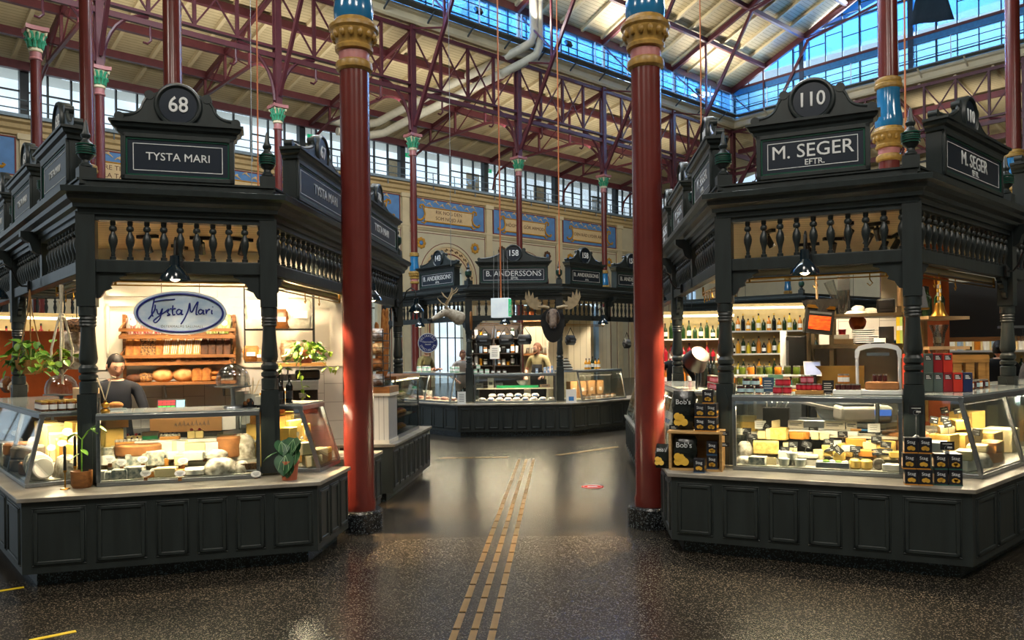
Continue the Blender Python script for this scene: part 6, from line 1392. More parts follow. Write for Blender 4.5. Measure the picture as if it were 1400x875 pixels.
for px,w,d,h,m_,lb in((1151,.2,.2,.05,mat('dull_board',(90,70,40),.6),'dark wooden boards stacked on the middle shelf'),(1148,.16,.1,.04,mat('grey_box',(150,146,136),.6),'grey flat box on the wooden boards of the middle shelf'),(1212,.13,.16,.16,BLACK,'square black box at the end of the middle shelf'),(1203,.1,.12,.05,CARD,'small pile of white napkins on the middle shelf'),(1219,.12,.06,.03,BLUEP2,'blue packet before the black box on the middle shelf')):
 carton(lb,on_shelf(px,zM+(.052 if 'on the wooden' in lb else 0),.1 if w>.1 else-.0),RF[3],w,d,h,m_,(),None,'shelf_box')
o=top('red_cup','small red pot on the grey flat box','pot',MB().lathe([(0,0),(.03,0),(.035,.05),(.03,.05),(0,.01)],14),mat('red_enamel',(190,30,40),.3),on_shelf(1151,zM+.095,.1))
t=thing('ring_binder','yellow binder beside the turned post','binder',on_shelf(1228,zM,-.05),RF[3]);MB().box(-.015,.015,-.1,.1,0,.24).build('cover',mat('binder_yellow',(220,190,40),.5),t);MB().box(-.012,.012,-.102,-.1,.12,.16).build('spine_label',CARD,t)
t=thing('ring_binder','pale green binder beside the yellow one','binder',on_shelf(1232,zM,-.05),RF[3]);MB().box(-.012,.012,-.1,.1,0,.24).build('cover',mat('binder_green',(170,200,110),.5),t);MB().box(-.01,.01,-.102,-.1,.12,.16).build('spine_label',CARD,t)
t=thing('kitchen_partition','white tiled kitchen partition with a terracotta end panel behind the shelving','partition',fp(RF,RS(1108)[0],2.5,0),RF[3])
MB().box(0,1.0,0,.05,0,1.95).build('tiled_wall',TILE,t);MB().box(.62,.8,-.01,.05,1.95,2.68).build('white_upstand',PANW,t);MB().box(.8,1.25,-.02,.05,0,2.68).build('terracotta_panel',mat('terracotta_paint',(170,84,40),.6),t);MB().box(.2,.32,-.02,0,1.98,2.4).build('black_speaker',BLACK,t)
t=thing('orange_pillar','bright orange panel edge directly behind the turned post','panel',fp(RF,pick(RF,1240,450,.5)[0],.5,0),RF[3]);MB().box(-.02,.06,0,.04,.9,2.2).build('panel_board',mat('orange_panel',(220,104,40),.5),t)
def track_spot(label,F,s,y,yaw,tilt=.5):
 t=thing('track_spot',label,'spotlight',fp(F,s,y,2.698),F[3]+yaw,'track spotlights');MB().box(-.1,.1,-.02,.02,-.03,0).build('track_adapter',BLACK,t);MB().tube([(0,0,-.03),(0,0,-.08)],.01,6).build('stem',BLACK,t);MB().at((0,0,-.09),0,tilt).lathe([(.024,.04),(.028,.035),(.03,-.07),(.027,-.07),(.024,-.05),(0,-.05)],18).build('can',BLACK,t);MB().at((0,0,-.09),0,tilt).lathe([(.022,-.052),(0,-.055)],14).build('lens',LAMPON,t)
for i,(s,y)in enumerate(((.3,.95),(.75,.95),(1.1,.95),(.5,1.6))):track_spot('black track spotlight under the boarded ceiling of the 68 bread stall, %s'%nth(i),LF,s,y,PI*(i>2)+.5*(i-1))
for i,(s,y)in enumerate(((.25,.8),(1.15,.8),(.5,1.9),(.75,1.6),(1.2,1.7),(.4,2.6))):track_spot('black track spotlight under the boarded ceiling of the 110 cheese stall, %s'%nth(i),RF,s,y,.5*(i-2))
for i,s in enumerate((.5,.9,1.5)):track_spot('black track spotlight behind the bells of the 110 cheese stall, %s'%nth(i),RB,s,.7,.6)
CR0=onz(950,640,.64);cz=.638;crz=RF[3]+.1
CRW=mat('crate_wood',(206,164,104),.6,var=.3,scale=6,stretch=(1,8,8))
t=thing('wooden_crate','open pale wooden crate on the corner worktop holding crisps bags','crate',fp(RF,-.2,-.22,cz),crz)
for x in(-.21,.19):MB().box(x,x+.02,-.13,.13,0,.3).build('end_board',CRW,t)
for i in range(4):MB().box(.19,.212,-.13+.066*i,-.085+.066*i,0,.3).build('side_slat',CRW,t)
MB().box(-.21,.21,-.13,.13,0,.015).build('floor_board',CRW,t);MB().box(-.21,.21,.115,.13,.0,.3).build('back_board',CRW,t);MB().box(-.22,.22,-.135,.135,.3,.318).build('top_board',CRW,t)
def crl(x,y,z):w=Matrix.Rotation(crz,4,'Z')@Vector((x,y,0));p=fp(RF,-.2,-.22,cz);return Vector((p.x+w.x,p.y+w.y,cz+z))
CHB=mat('crisps_bag_black',(20,26,24),.25,bump=.5,scale=14);CHIP=mat('crisp_yellow',(226,180,60),.5);LOGO=WHITE
def logo(parent,y,z,w,body='Stag'):
 text(body,w,WHITE,parent,(0,y,z),ext=.0006,name='logo')
def chips(label,loc,rz,w,h,lean=0):
 o=s_bag(w,w*.5,h).build('crisps_bag',CHB,None,loc,rz);o.rotation_euler=(lean,0,rz);tag(o,label,'bag','crisps bags');
 for i in range(5):MB().at((-.05*w/.2+.028*(i%3)*w/.2,-w*.26,h*(.2+.12*(i//3)+.03*(i%2))),0,PI/2-.2,.3*i).lathe([(0,-.003),(w*.16,-.002),(w*.16,.002),(0,.003)],14).build('crisp_picture',CHIP,o)
 text("Bob's",w*.3,WHITE,o,(0,-w*.29,h*.72),ext=.0006,name='logo');return o
chips('black crisps bag standing inside the wooden crate',crl(-.09,-.06,.016),crz,.2,.26);chips('smaller black crisps bag leaning outside the crate beside the thick column',crl(-.28,-.04,0),crz-.2,.13,.2,-.2);chips('black crisps bag standing on top of the wooden crate',crl(-.1,.0,.319),crz,.19,.32)
BX=mat('biscuit_box_black',(30,30,36),.35);BXE=mat('biscuit_edge_orange',(206,140,50),.5);BXG=mat('biscuit_edge_green',(40,90,80),.5);BXB=mat('biscuit_edge_blue',(40,80,120),.5);BISC=mat('biscuit_picture',(222,170,60),.5);BXS=mat('biscuit_side_cream',(206,176,150),.5)
BOXP={}
def biscuit(label,loc,rz,edge,group,w=.085,d=.085,h=.11):
 k=(edge.name,w)
 if k in BOXP:return dup(BOXP[k],loc,rz,label,group)
 t=thing('biscuit_box',label,'box',loc,rz,group);MB().box(-w/2,w/2,-d/2,d/2,0,h).build('carton',BX,t,bev=.0015)
 MB().box(-w/2-.0008,w/2+.0008,-d/2-.0008,d/2+.0008,0,.008).build('colour_edge',edge,t)
 for q,yy in((0,-d/2),(1,0)):
  pr=MB()
  if q==0:
   for(x,z)in((.0,.04),(.012,.034),(-.012,.036)):pr.at((x,yy-.001,z),0,PI/2).lathe([(0,-.001),(.014,-.001),(.014,.001),(0,.001)],12)
  else:
   for(y,z)in((.0,.04),(-.014,.036)):pr.at((w/2+.001,y,z),PI/2,PI/2).lathe([(0,-.001),(.014,-.001),(.014,.001),(0,.001)],12)
  pr.build('biscuit_picture',BISC,t)
 text('Stag',.032,WHITE,t,(0,-d/2-.001,h*.72),ext=.0005,name='logo')
 MB().box(-w/2-.001,-w/2,-d*.36,d*.36,h*.15,h*.7).build('side_label',BXS,t)
 BOXP[k]=t;return t
GB='black biscuit boxes beside the crisps crate'
i=0
for z in(.319,.43):
 for x,y in((.04,-.07),(.128,-.07),(.128,.02)):
  biscuit('black biscuit box on the wooden crate, %s of the stack'%nth(i),crl(x,y,z),crz,BXE,GB);i+=1
biscuit('topmost black biscuit box on the crate, under the case edge',crl(.1,-.04,.541),crz,BXE,GB)
for k,(x,y,z)in enumerate(((.13,-.06,.016),(.13,-.06,.127),(.04,-.175,0))):biscuit('black biscuit box with blue edge in or before the crate, %s'%nth(k),crl(x,y,z),crz,BXB,GB)
for lb,x,z in(('small black price card on the crate edge beside the thick column',-.17,.33),('small black price card clipped to the crate slats',.23,.2),('second small black price card clipped to the crate slats',.23,.29)):
 t=thing('price_tag',lb,'price tag',crl(x,-.12,z),crz,'black cards on the crate');MB().box(-.035,.035,-.002,0,0,.035).build('card',BLKCARD,t);MB().box(-.02,.02,-.003,-.002,.01,.014).box(-.02,.01,-.003,-.002,.02,.024).build('chalk_writing',CHALK,t)
GB2='black biscuit boxes with orange edge at the outer post';GB3='black biscuit boxes with green edge at the outer post'
B0=onz(1256,662,.64);brz=RF[3]+.12;k=0
def bxl(x,y,z):w=Matrix.Rotation(brz,4,'Z')@Vector((x,y,0));return Vector((B0.x+w.x,B0.y+w.y,.6385+z))
for lv in range(3):
 for x in(-.05,.04):biscuit('black biscuit box with orange edge by the outer post, %s layer, %s'%(nth(lv),nth(k%2)),bxl(x-.012*(lv==1),.004*lv,.1115*lv),brz,BXE,GB2);k+=1
k=0
for lv in(0,1):
 for(x,y)in((.14,.035),(.232,.04),(.225,.132)):biscuit('black biscuit box with green edge beside the orange-edged stack, %s layer, %s'%(nth(lv),nth(k%3)),bxl(x,y,.1115*lv),brz+.05,BXG,GB3);k+=1
for lb,x,y,z in(('black card on a tall wire stand on the orange-edged biscuit boxes',-.01,.01,.337),('black card on a short wire stand on the green-edged biscuit boxes',.19,.04,.225)):
 t=thing('price_tag',lb,'price tag',bxl(x,y,z),brz,'black cards on wire stands');hh=.16 if 'tall' in lb else .02
 MB().lathe([(0,0),(.022,0),(.01,.012),(0,.014)],12).tube([(0,0,.01),(0,0,hh)],.0025,5).tube([(.018*math.cos(a*PI/6),0,hh+.012+.018*math.sin(a*PI/6))for a in range(12)],.0022,5,True).build('wire_clip',STEEL,t);MB().box(-.045,.045,-.001,.001,hh+.0,hh+.06).build('card',BLKCARD,t);MB().box(-.03,.03,-.002,-.001,hh+.04,hh+.045).box(.0,.03,-.002,-.001,hh+.012,hh+.024).build('chalk_writing',CHALK,t)
G5='cheeses in the slanted case under the red gift boxes';k=0
for(s,y,dz,w,d,h,mt,shp)in[(.28,-.28,0,.2,.12,.08,C_WHITE,'block'),(.26,-.27,.08,.18,.12,.07,C_PALE,'block'),(.55,-.27,0,.26,.18,.1,WRAP,'wrap'),(.85,-.28,0,.14,.1,.08,C_ORG,'block'),(.85,-.28,.08,.13,.1,.08,C_ORG,'block'),(.7,-.22,.1,.2,.14,.05,C_PALE,'block'),(1.0,-.24,0,.12,.12,.16,C_YEL,'block'),(.25,-.05,0,.2,.16,.2,C_WHITE,'block'),(.5,-.04,0,.2,.16,.24,C_YEL,'block'),(.5,-.04,.24,.14,.1,.06,C_PALE,'wedge'),(.78,-.04,0,.24,.16,.22,C_YEL,'block'),(1.05,-.04,0,.2,.16,.24,C_PALE,'block'),(1.3,-.1,0,.24,.2,.2,C_YEL,'block'),(.9,-.02,.24,.16,.12,.08,C_YEL,'wedge'),(.3,.18,0,.34,.2,.26,C_RIND,'wheel'),(.3,.18,.26,.2,.14,.12,C_ORG,'wedge'),(.75,.18,0,.36,.2,.26,C_GREYR,'wheel'),(1.2,.17,0,.3,.2,.3,C_YEL,'block'),(1.7,-.1,0,.3,.24,.2,C_PALE,'block'),(1.7,.17,0,.3,.2,.34,C_YEL,'block'),(2.75,-.1,0,.3,.2,.2,C_ORG,'block'),(2.75,.15,0,.3,.2,.34,C_PALE,'block'),(3.2,0,0,.3,.24,.3,C_YEL,'block')]:
 sh=s_wrap(w,d,h)if shp=='wrap' else s_wheel(w/2,h)if shp=='wheel' else s_wedge(w,1.0,h)if shp=='wedge' else s_block(w,d,h)
 sput(RB,s,y,tz+dz,{'wrap':'wrapped_cheese','wheel':'round_cheese','wedge':'cheese_wedge','block':'cheese_block'}[shp],sh,mt,'%s %s, %s in the slanted case under the red gift boxes'%(MN[mt.name],SN[shp],nth(k)),G5,rnd(-.25,.25),.006 if shp in('block','wedge')else 0);k+=1
for i,(s,z,y)in enumerate(((.25,1.02,-.05),(.42,.98,-.1),(.62,1.0,0),(.8,1.06,.05),(.95,.98,-.05),(1.1,1.04,.05),(.72,.9,-.2))):
 t=thing('price_tag','black chalk price card, %s in the slanted case under the red gift boxes'%nth(i),'price tag',fp(RB,s,y,z),RF[3]+.2,'black cards in the outer side case');MB().at((0,0,0),0,-.2,.2*(-1)**i).box(-.03,.03,-.001,.001,0,.055).build('card',BLKCARD,t);MB().at((0,0,0),0,-.2,.2*(-1)**i).box(-.02,.02,-.002,-.001,.035,.04).box(0,.02,-.002,-.001,.01,.02).build('chalk_writing',CHALK,t);MB().tube([(0,0,0),(0,.01,-.08)],.002,5).build('clip_stem',STEEL,t)
t=thing('counter_scale','white counter scale with a blue display behind the outer slanted case','scale',fp(RB,.55,.62,.98),RF[3]+.3);MB().box(-.22,.2,-.15,.15,0,.14).build('housing',mat('scale_white',(214,208,196),.4),t,bev=.03);MB().box(.05,.18,-.156,-.15,.06,.11).build('display',mat('scale_display',(90,130,220),.3,emit=.8),t);MB().box(-.2,.05,-.13,.13,.14,.155).build('weighing_plate',STEEL,t)
t=thing('service_cabinet','dark cabinet carrying the white scale behind the outer slanted case','cabinet',fp(RB,.4,.42,0),RB[3]);MB().box(0,.5,0,.4,0,.94).build('cabinet_body',mat('dark_laminate',(38,40,42),.4),t);MB().box(-.01,.51,-.01,.41,.94,.975).build('steel_top',STEEL,t)
RBX=mat('gift_red',(206,52,36),.4,var=.06);GBX=mat('gift_grey',(84,100,96),.45,var=.06);DBX=mat('gift_dark_red',(150,24,34),.4);LABG=mat('gift_label_dark',(50,54,56),.5);NBX=mat('gift_navy',(30,46,90),.4)
def gift(label,s,y,z,m_):
 t=thing('gift_box',label,'box',fp(RB,s,y,z),RF[3]+.14,'tall gift boxes on the slanted case');MB().box(-.034,.034,-.05,.05,0,.155).build('carton',m_,t,bev=.002);MB().box(-.025,.025,-.0515,-.05,.1,.142).build('dark_label',LABG,t)
 m=MB();
 for q in range(3):m.box(-.018,.018-.006*q,-.053,-.0515,.106+.011*q,.112+.011*q)
 m.build('label_print',CARD,t);return t
X=[(1252,RBX),(1264,RBX),(1277,GBX),(1288,GBX),(1300,GBX),(1311,DBX),(1322,RBX)]
def rbs(px,y):return pick(RB,px,520,y)[0]
gb=[pick((fp(RB,.12,-.02,0).to_2d(),Vector((math.cos(RF[3]+.14),math.sin(RF[3]+.14))),Vector((-math.sin(RF[3]+.14),math.cos(RF[3]+.14))),0,0),px,530,0)[0]for px in(1266,)]
gx=Vector((math.cos(RF[3]+.14),math.sin(RF[3]+.14)))
g0=at(1264,533,6.25)
for lv,cols in((0,[RBX,GBX,GBX,GBX,DBX,RBX,NBX]),(1,[RBX,RBX,GBX,DBX,RBX])):
 for i,m_ in enumerate(cols):
  p=Vector((g0.x+.03,g0.y+.25))+gx*(-.03+.071*i+(.0 if lv else 0))
  t=gift('%s gift box, %s from the turned post in the %s row'%({RBX.name:'tall red',GBX.name:'tall grey',DBX.name:'tall dark red',NBX.name:'tall navy'}[m_.name],nth(i),('bottom','top')[lv]),0,0,0,m_);t.location=(p.x,p.y,1.249+.157*lv)
for r_ in range(2):
 for i in range(9):jar('dark jar with pale lid on the slanted case beyond the gift boxes, %s, %s row'%(nth(i),('front','back')[r_]),fp(RB,.95+.075*i,-.02+.08*r_,1.249),RF[3],.03,.075,(J1,J3)[i%3==0],(LIDS,LIDK)[r_],(CARD,None,LABB)[i%3],'jars beyond the gift boxes')
for i in range(6):jar('dark jar stacked on the jars beyond the gift boxes, %s'%nth(i),fp(RB,1.0+.08*i,.06,1.326),RF[3],.028,.06,J1,GLID,None,'stacked jars beyond the gift boxes')
t=thing('wooden_display_crate','upturned slatted pine crate on the side of the 110 cheese stall beyond the gift boxes','crate',fp(RB,1.75,.3,1.249),RF[3]+.5)
for i in range(4):MB().box(-.22+.12*i,-.14+.12*i,-.16,-.14,0,.26).build('front_slat',WOOD,t)
for z in(0,.22):MB().box(-.24,.24,-.165,-.14,z,z+.05).build('rail',WOOD,t)
MB().box(-.24,.24,-.16,.16,.27,.29).build('top_board',WOOD,t);MB().box(.2,.24,-.16,.16,0,.27).build('end_post',WOOD,t);MB().bar((.24,-.14,.02),(.24,.14,.25),.03).build('brace',WOOD,t)
CS=at(1274,450,7.4)
t=thing('corner_shelving','pale wooden corner shelves with bottles and vases behind the outer turned post','shelving',(CS.x,CS.y,0),RB[3]-.4);PINE=mat('pale_pine',(214,178,130),.6,var=.2)
for z in(1.36,1.62,1.9):MB().box(-.2,.3,-.15,.2,z-.03,z).build('shelf_board',PINE,t)
for x in(-.19,.1):MB().box(x-.02,x+.02,.16,.2,.9,2.2).build('upright',PINE,t)
GRN=mat('green_bottle_glass',(26,50,24),.1);
def cs(x,y,z):
 z+=.001;w=Matrix.Rotation(RB[3]-.4,4,'Z')@Vector((x,y,0));return Vector((CS.x+w.x,CS.y+w.y,z))
for i,x in enumerate((-.13,-.05,.03,.11)):bottle('dark green bottle on the top corner shelf, %s'%nth(i),cs(x,-.05+.05*(i%2),1.9),.038,.28,GRN,LIDK,None,'bottles on the top corner shelf')
for i,x in enumerate((-.14,.12)):bottle('labelled dark bottle on the middle corner shelf, %s'%nth(i),cs(x,.05,1.62),.034,.2,DKG,LIDK,CARD,'bottles on the middle corner shelf')
for z,lb in((1.62,'clear flared glass vase on the middle corner shelf'),(1.36,'large clear flared glass vase on the lowest corner shelf')):
 t=thing('glass_vase',lb,'vase',cs(.02,-.06,z),0);h=.2 if z>1.5 else .24;MB().lathe([(.04,0),(.04,.012),(.045,.02),(.055,h*.6),(.085,h),(.081,h),(.05,h*.6),(.038,.03)],20).build('glass_body',CLEAR,t)
for i in range(3):t=top('white_jug','white china cup on the lowest corner shelf, %s'%nth(i),'cup',MB().lathe([(0,0),(.03,0),(.045,.04),(.04,.09),(.036,.09),(.038,.04),(0,.01)],16),WHITE,cs(-.12+.075*i,-.1,1.36),0,'white cups on the lowest corner shelf')
p=fp(RB,.33,.06,2.09);t=thing('cow_bell','grey iron cowbell hanging from the brass rail','bell',p,RB[3]+.5);m=MB()
m.add([(-.03,-.02,0),(.03,-.02,0),(.03,.02,0),(-.03,.02,0),(-.065,-.045,-.17),(.065,-.045,-.17),(.065,.045,-.17),(-.065,.045,-.17)],[(0,1,2,3),(0,4,5,1),(1,5,6,2),(2,6,7,3),(3,7,4,0),(4,7,6,5)]);m.build('bell_body',mat('bell_iron',(110,108,108),.35,.8),t,bev=.004);MB().box(-.07,.07,-.05,.05,-.18,-.168).build('bell_rim',BRASS,t);MB().tube([(-.02,0,0),(-.02,0,.04),(.02,0,.04),(.02,0,0)],.006,6).build('handle',STEEL,t)
p=fp(RB,.72,.06,2.0);t=thing('brass_bell','round brass bell on a woven red, yellow and green strap','bell',p,RB[3]);MB().lathe([(.0,-.02),(.03,-.022),(.038,-.05),(.044,-.09),(.062,-.125),(.066,-.132),(.06,-.132),(.04,-.09),(0,-.06)],24).build('bell_body',BRASS,t)
cols=[mat('bead_red',(190,36,30),.6),mat('bead_yellow',(226,170,40),.6),mat('bead_green',(30,100,60),.6),mat('bead_white',(220,210,190),.6)]
for sgn in(-1,1):
 for q in range(6):MB().cbox((sgn*(.012+.016*math.sin(q/5*PI)),0,-.02+.033*q),(.018,.012,.03)).build('strap_segment',cols[(q*2+sgn)%4],t)
MB().tube([(0,0,.17),(0,0,.22)],.006,6).build('hook',BRASS,t)
G6='goods in the slanted case behind the wooden crate'
for k,(s,y,w,h,mt)in enumerate(((.6,-.25,.2,.06,C_WHITE),(.85,-.25,.22,.08,C_PALE),(1.1,-.25,.2,.08,C_ORG),(1.4,-.25,.22,.08,C_WHITE),(.65,-.05,.24,.16,C_PALE),(.95,-.05,.22,.18,C_WHITE),(1.25,-.05,.22,.18,C_PALE),(.7,.15,.24,.26,C_WHITE),(1.0,.15,.24,.28,C_ORG),(1.4,.12,.3,.28,C_PALE),(1.8,-.2,.3,.1,C_WHITE),(1.8,.1,.3,.25,C_PALE),(2.3,0,.4,.2,C_ORG))):
 sput(RA,fa(RA,s),y,tz,'cheese_block',s_block(w,.15,h),mt,'%s cheese slab, %s in the slanted case behind the wooden crate'%(MN[mt.name],nth(k)),G6,rnd(-.2,.2))
for i in range(6):bottle('tall black wine bottle on the aisle-side case, %s'%nth(i),fp(RA,fa(RA,1.5-.09*i),.0+.08*(i%2),1.249),.036,.3,DKG,BLACK,None,'wine bottles on the aisle-side case')
for r_ in range(2):
 for i in range(6):jar('pink-labelled jar on the aisle-side case, %s in the %s row'%(nth(i),('lower','upper')[r_]),fp(RA,fa(RA,.55+.07*i),.02,1.249+.065*r_),RF[3],.03,.062,J2,LIDS,LABP if i<4 else None,'pink-labelled jars')
t=thing('jar_shelf','stepped shelf of pickled goods behind the pink-labelled jars','rack',fp(RA,fa(RA,.95),.5,.95),RF[3]);
for q in range(3):MB().box(-.35,.35,.1*q,.1*q+.12,.2+.1*q,.215+.1*q).build('glass_step',WHITE,t)
MB().box(-.36,.36,0,.4,0,.2).build('shelf_body',STEEL,t)
for r_ in range(3):
 for i in range(8):jar('green pickle jar on the stepped shelf, %s on the %s step'%(nth(i),nth(r_)),t.location+Matrix.Rotation(RF[3],4,'Z')@Vector((-.3+.085*i,.05+.1*r_,.216+.1*r_)),0,.034,.085,(mat('pickle_green',(90,110,40),.15),J3,mat('pickle_olive',(60,70,30),.15))[(i+r_)%3],LIDS,None,'pickle jars on the stepped shelf')
p=at(952,492,7.4);t=thing('studio_lamp','round black lamp head on an arm behind the jar shelf','lamp',p,.4);MB().at((0,0,0),0,.9).lathe([(.05,.1),(.09,.09),(.12,-.05),(.11,-.06),(0,-.05)],20).build('lamp_head',BLACK,t);MB().tube([(0,0,0),(.08,.1,-.1),(.06,.1,0.94-p.z)],.01,6).build('arm',BLACK,t)
p=at(1068,490,8.5)
t=thing('tablet_stand','tablet on a stand behind the pale blue labelled jars','tablet',(p.x,p.y-.9,1.25),RF[3]+.3);MB().at((0,0,.1),0,-.3).box(-.08,.08,0,.012,0,.15).build('tablet_body',WHITE,t);MB().at((0,0,.1),0,-.3).box(-.07,.07,-.002,0,.012,.138).build('screen',mat('screen_grey',(150,160,190),.3,emit=.5),t);MB().box(-.03,.03,0,.08,-.35,.11).build('stand',BLACK,t)
p=at(1090,480,8.0);t=thing('coffee_tower','tall dark steel dispenser behind the red labelled jars','dispenser',(p.x,p.y,.9),RF[3]);MB().box(-.1,.1,-.1,.1,0,.85).build('tower_body',mat('dark_steel',(50,50,50),.3,.6),t,bev=.02);MB().box(-.16,-.1,-.05,.05,.5,.9).build('white_box',WHITE,t);MB().box(-.05,.05,-.105,-.1,.3,.4).build('display',mat('disp_green',(60,150,130),.4,emit=.5),t);MB().tube([(-.08,-.12,0),(-.08,-.12,.8)],.012,6).build('steam_pipe',STEEL,t)
case('upright glass display case full of white packs in the 158 stall',XF,.1,1.7,-.2,.42,.64,1.2,0)
case('slanted glass display case under the stag head',XA,fa(XA,2.6),fa(XA,.12),-.4,.35,.64,1.22,.12,frames=(fa(XA,1.0),),shelf=False)
case('slanted glass display case with brown bags under the moose head',XB,.2,1.6,-.4,.35,.64,1.25,.12,shelf=False)
PKW=mat('pack_white',(226,224,222),.4,rgb2=(190,160,160),scale=12)
for r_ in range(2):
 for i in range(9 if not r_ else 6):
  o=top('fish_pack','white vacuum pack in the upright case of the 158 stall, %s in the %s row'%(nth(i),('front','raised')[r_]),'pack',s_wrap(.15,.12,.06),PKW,fp(XF,.25+.17*i+(.2 if r_ else 0),-.08+.12*r_,.682+.07*r_),XF[3],'white packs in the 158 case');MB().box(-.05,.05,-.062,-.058,.01,.03).build('pack_label',BLUEP2 if i%2 else CARD,o)
t=thing('green_board','long green cutting board on the shelf of the upright 158 case','board',fp(XF,.95,.22,.915),XF[3]);MB().box(-.42,.42,-.06,.06,0,.05).build('board',mat('board_green',(40,170,110),.4),t,bev=.004)
t=thing('white_bowl','white mixing bowl standing on the green cutting board','bowl',fp(XF,1.05,.22,.967),0);MB().lathe([(.05,0),(.1,.05),(.12,.1),(.115,.1),(.09,.05),(0,.012)],22).build('bowl',WHITE,t)
for px,w,h,lb,mt in((671,.12,.2,'white receipt roll box inside the upright 158 case',CARD),(745,.2,.06,'grey scale with a red edge beside the green board',mat('scale_pinkish',(190,150,130),.4)),(655,.16,.1,'grey steel bin at the back of the upright 158 case',STEEL),(682,.16,.1,'second grey steel bin at the back of the upright 158 case',STEEL)):
 carton(lb,fp(XF,pick(XF,px,535,.3)[0],.3,.915),XF[3],w,.1,h,mt,(('front_label',-.3,.3,.3,.6,INK),),None,'case_box')
TIN=mat('tin_mint',(150,206,176),.35,.2);TINB=mat('tin_blue',(150,176,206),.4)
for i,(px,dz)in enumerate(((650,0),(658,0),(654,.09),(666,0))):jar('mint green tin on the 158 case beside the corner post, %s'%nth(i),fp(XF,pick(XF,px,515,0)[0],0,1.213+dz),0,.04,.09,TIN,LIDS,CARD,'mint green tins')
for i,px in enumerate((674,682,690)):jar('small dark spice jar on the 158 case, %s'%nth(i),fp(XF,pick(XF,px,515,0)[0],0,1.213),0,.03,.07,J1,LIDK,CARD,'spice jars on the 158 case')
for i,px in enumerate((734,745,750,755)):carton('pale blue carton on the 158 case before the bearded man, %s'%nth(i),fp(XF,pick(XF,px,515,0)[0],.02*i,1.213),XF[3],.05,.05,.09+.015*i,TINB,(('front_label',-.3,.3,.4,.7,CARD),),'pale blue cartons')
for i in range(5):bottle('oil bottle on the slanted 158 case, %s'%nth(i),fp(XB,.85+.1*i,.05,1.263),.036,.22+.04*(i==2),HONEY if i!=2 else GRN,LIDK,CARD,'oil bottles on the 158 case')
for lv,n in((0,4),(1,3),(2,2),(3,1)):
 for i in range(n):jar('black tin in the little pyramid by the 158 corner post, %s of layer %s'%(nth(i),('one','two','three','four')[lv]),fp(XB,.1+.09*i+.045*lv,.05,1.263+.06*lv),0,.042,.055,BLACK,LIDK,CARD,'pyramid of black tins')
for i in range(4):carton('brown paper bag standing in the slanted case under the moose head, %s'%nth(i),fp(XB,.45+.28*i,.1,tz),XB[3],.2,.12,.34,KRAFT,(('paper_label',-.2,.2,.4,.6,CARD),),'brown paper bags')
for i in range(7):jar('small black-lidded jar along the front of the slanted case under the moose head, %s'%nth(i),fp(XB,.4+.16*i,-.25,tz),0,.05,.08,J3,LIDK,CARD,'jars under the moose head')
for i in range(6):top('fish_fillet','pale fillet in the slanted case under the stag head, %s'%nth(i),'fish',s_wrap(.22,.12,.06),mat('fish_pink',(226,190,176),.4,rgb2=(190,120,110),scale=10),fp(XA,fa(XA,.35+.28*i),-.15,tz),XA[3],'fillets under the stag head')
for px,lb in((585,'white card box inside the slanted case under the stag head'),):carton(lb,fp(XA,pick(XA,px,543,0)[0],0,tz),XA[3]+.4,.16,.1,.16,CARD,(('red_print',-.1,.1,.3,.6,mat('print_red',(190,50,50),.6)),),None,'card_box')
for k,px in enumerate((573,580,586,618,625)):jar('mint and white tin on the slanted case under the stag head, %s'%nth(k),fp(XA,pick(XA,px,515,.1)[0],.1,1.233),0,.05,.12,TIN,CARD,CARD,'tins under the stag head')
for lb,F_,px,y,w,h in(('white notice with a picture on the 158 counter before the corner post',XF,631,-.42,.16,.24),('white notice with a blue square on the 158 counter under the moose head',XF,781,-.42,.2,.26),('white sign card on a pole above the 158 case',XF,677,.0,.19,.27)):
 s=pick(F_,px,540,y)[0];z=.64 if 'counter' in lb else 1.5
 t=thing('notice_card',lb,'notice',fp(F_,s,y,z),F_[3]);MB().at((0,0,0),0,-.08).box(-w/2,w/2,-.003,.003,0,h).build('card',CARD,t);m=MB().at((0,0,0),0,-.08)
 if 'blue' in lb:m.box(-.05,.05,-.006,-.003,.04,.12)
 else:
  for q in range(5):m.box(-w*.3,w*.3,-.006,-.003,h*(.2+.14*q),h*(.24+.14*q))
 m.build('print',BLUEP2 if 'blue' in lb else INK,t)
 if z>1:MB().tube([(0,.005,0),(0,.005,1.213-1.5)],.006,6).build('pole',STEEL,t)
t=thing('glass_shelving','dark open shelving crowded with tins behind the bags of the 158 stall','shelving',fp(XF,-.1,1.6,0),XF[3]);DKW=mat('dark_shelf_wood',(52,44,38),.5)
for z in(.9,1.35,1.62,1.95):MB().box(0,1.15,0,.3,z-.02,z).build('shelf_board',DKW,t)
for x in(0,.55,1.15):MB().box(x-.02,x+.02,0,.3,0,2.25).build('upright',DKW,t)
MB().box(0,1.15,.3,.33,0,2.3).build('back_panel',mat('shelf_back',(70,56,44),.6),t)
k=0
for z in(1.35,1.62,1.95):
 for i in range(11):
  mt=(CARD,J3,TINB,BLACK,GRN,HONEY)[(i*5+int(z*10))%6]
  jar('tin on the dark shelving of the 158 stall, %s on the %s board'%(nth(i),{1.35:'lower',1.62:'middle',1.95:'upper'}[z]),fp(XF,-.04+.1*i,1.75,z),0,.036+.006*(i%2),.1+.04*((i*3)%4),mt,LIDS if i%2 else LIDK,CARD if i%3==0 else None,'tins on the dark shelving');k+=1
BEADC=grid_mat('beadboard_cream',(214,200,168),(150,136,108),.14,0,.55,.008,'X',bump=.5)
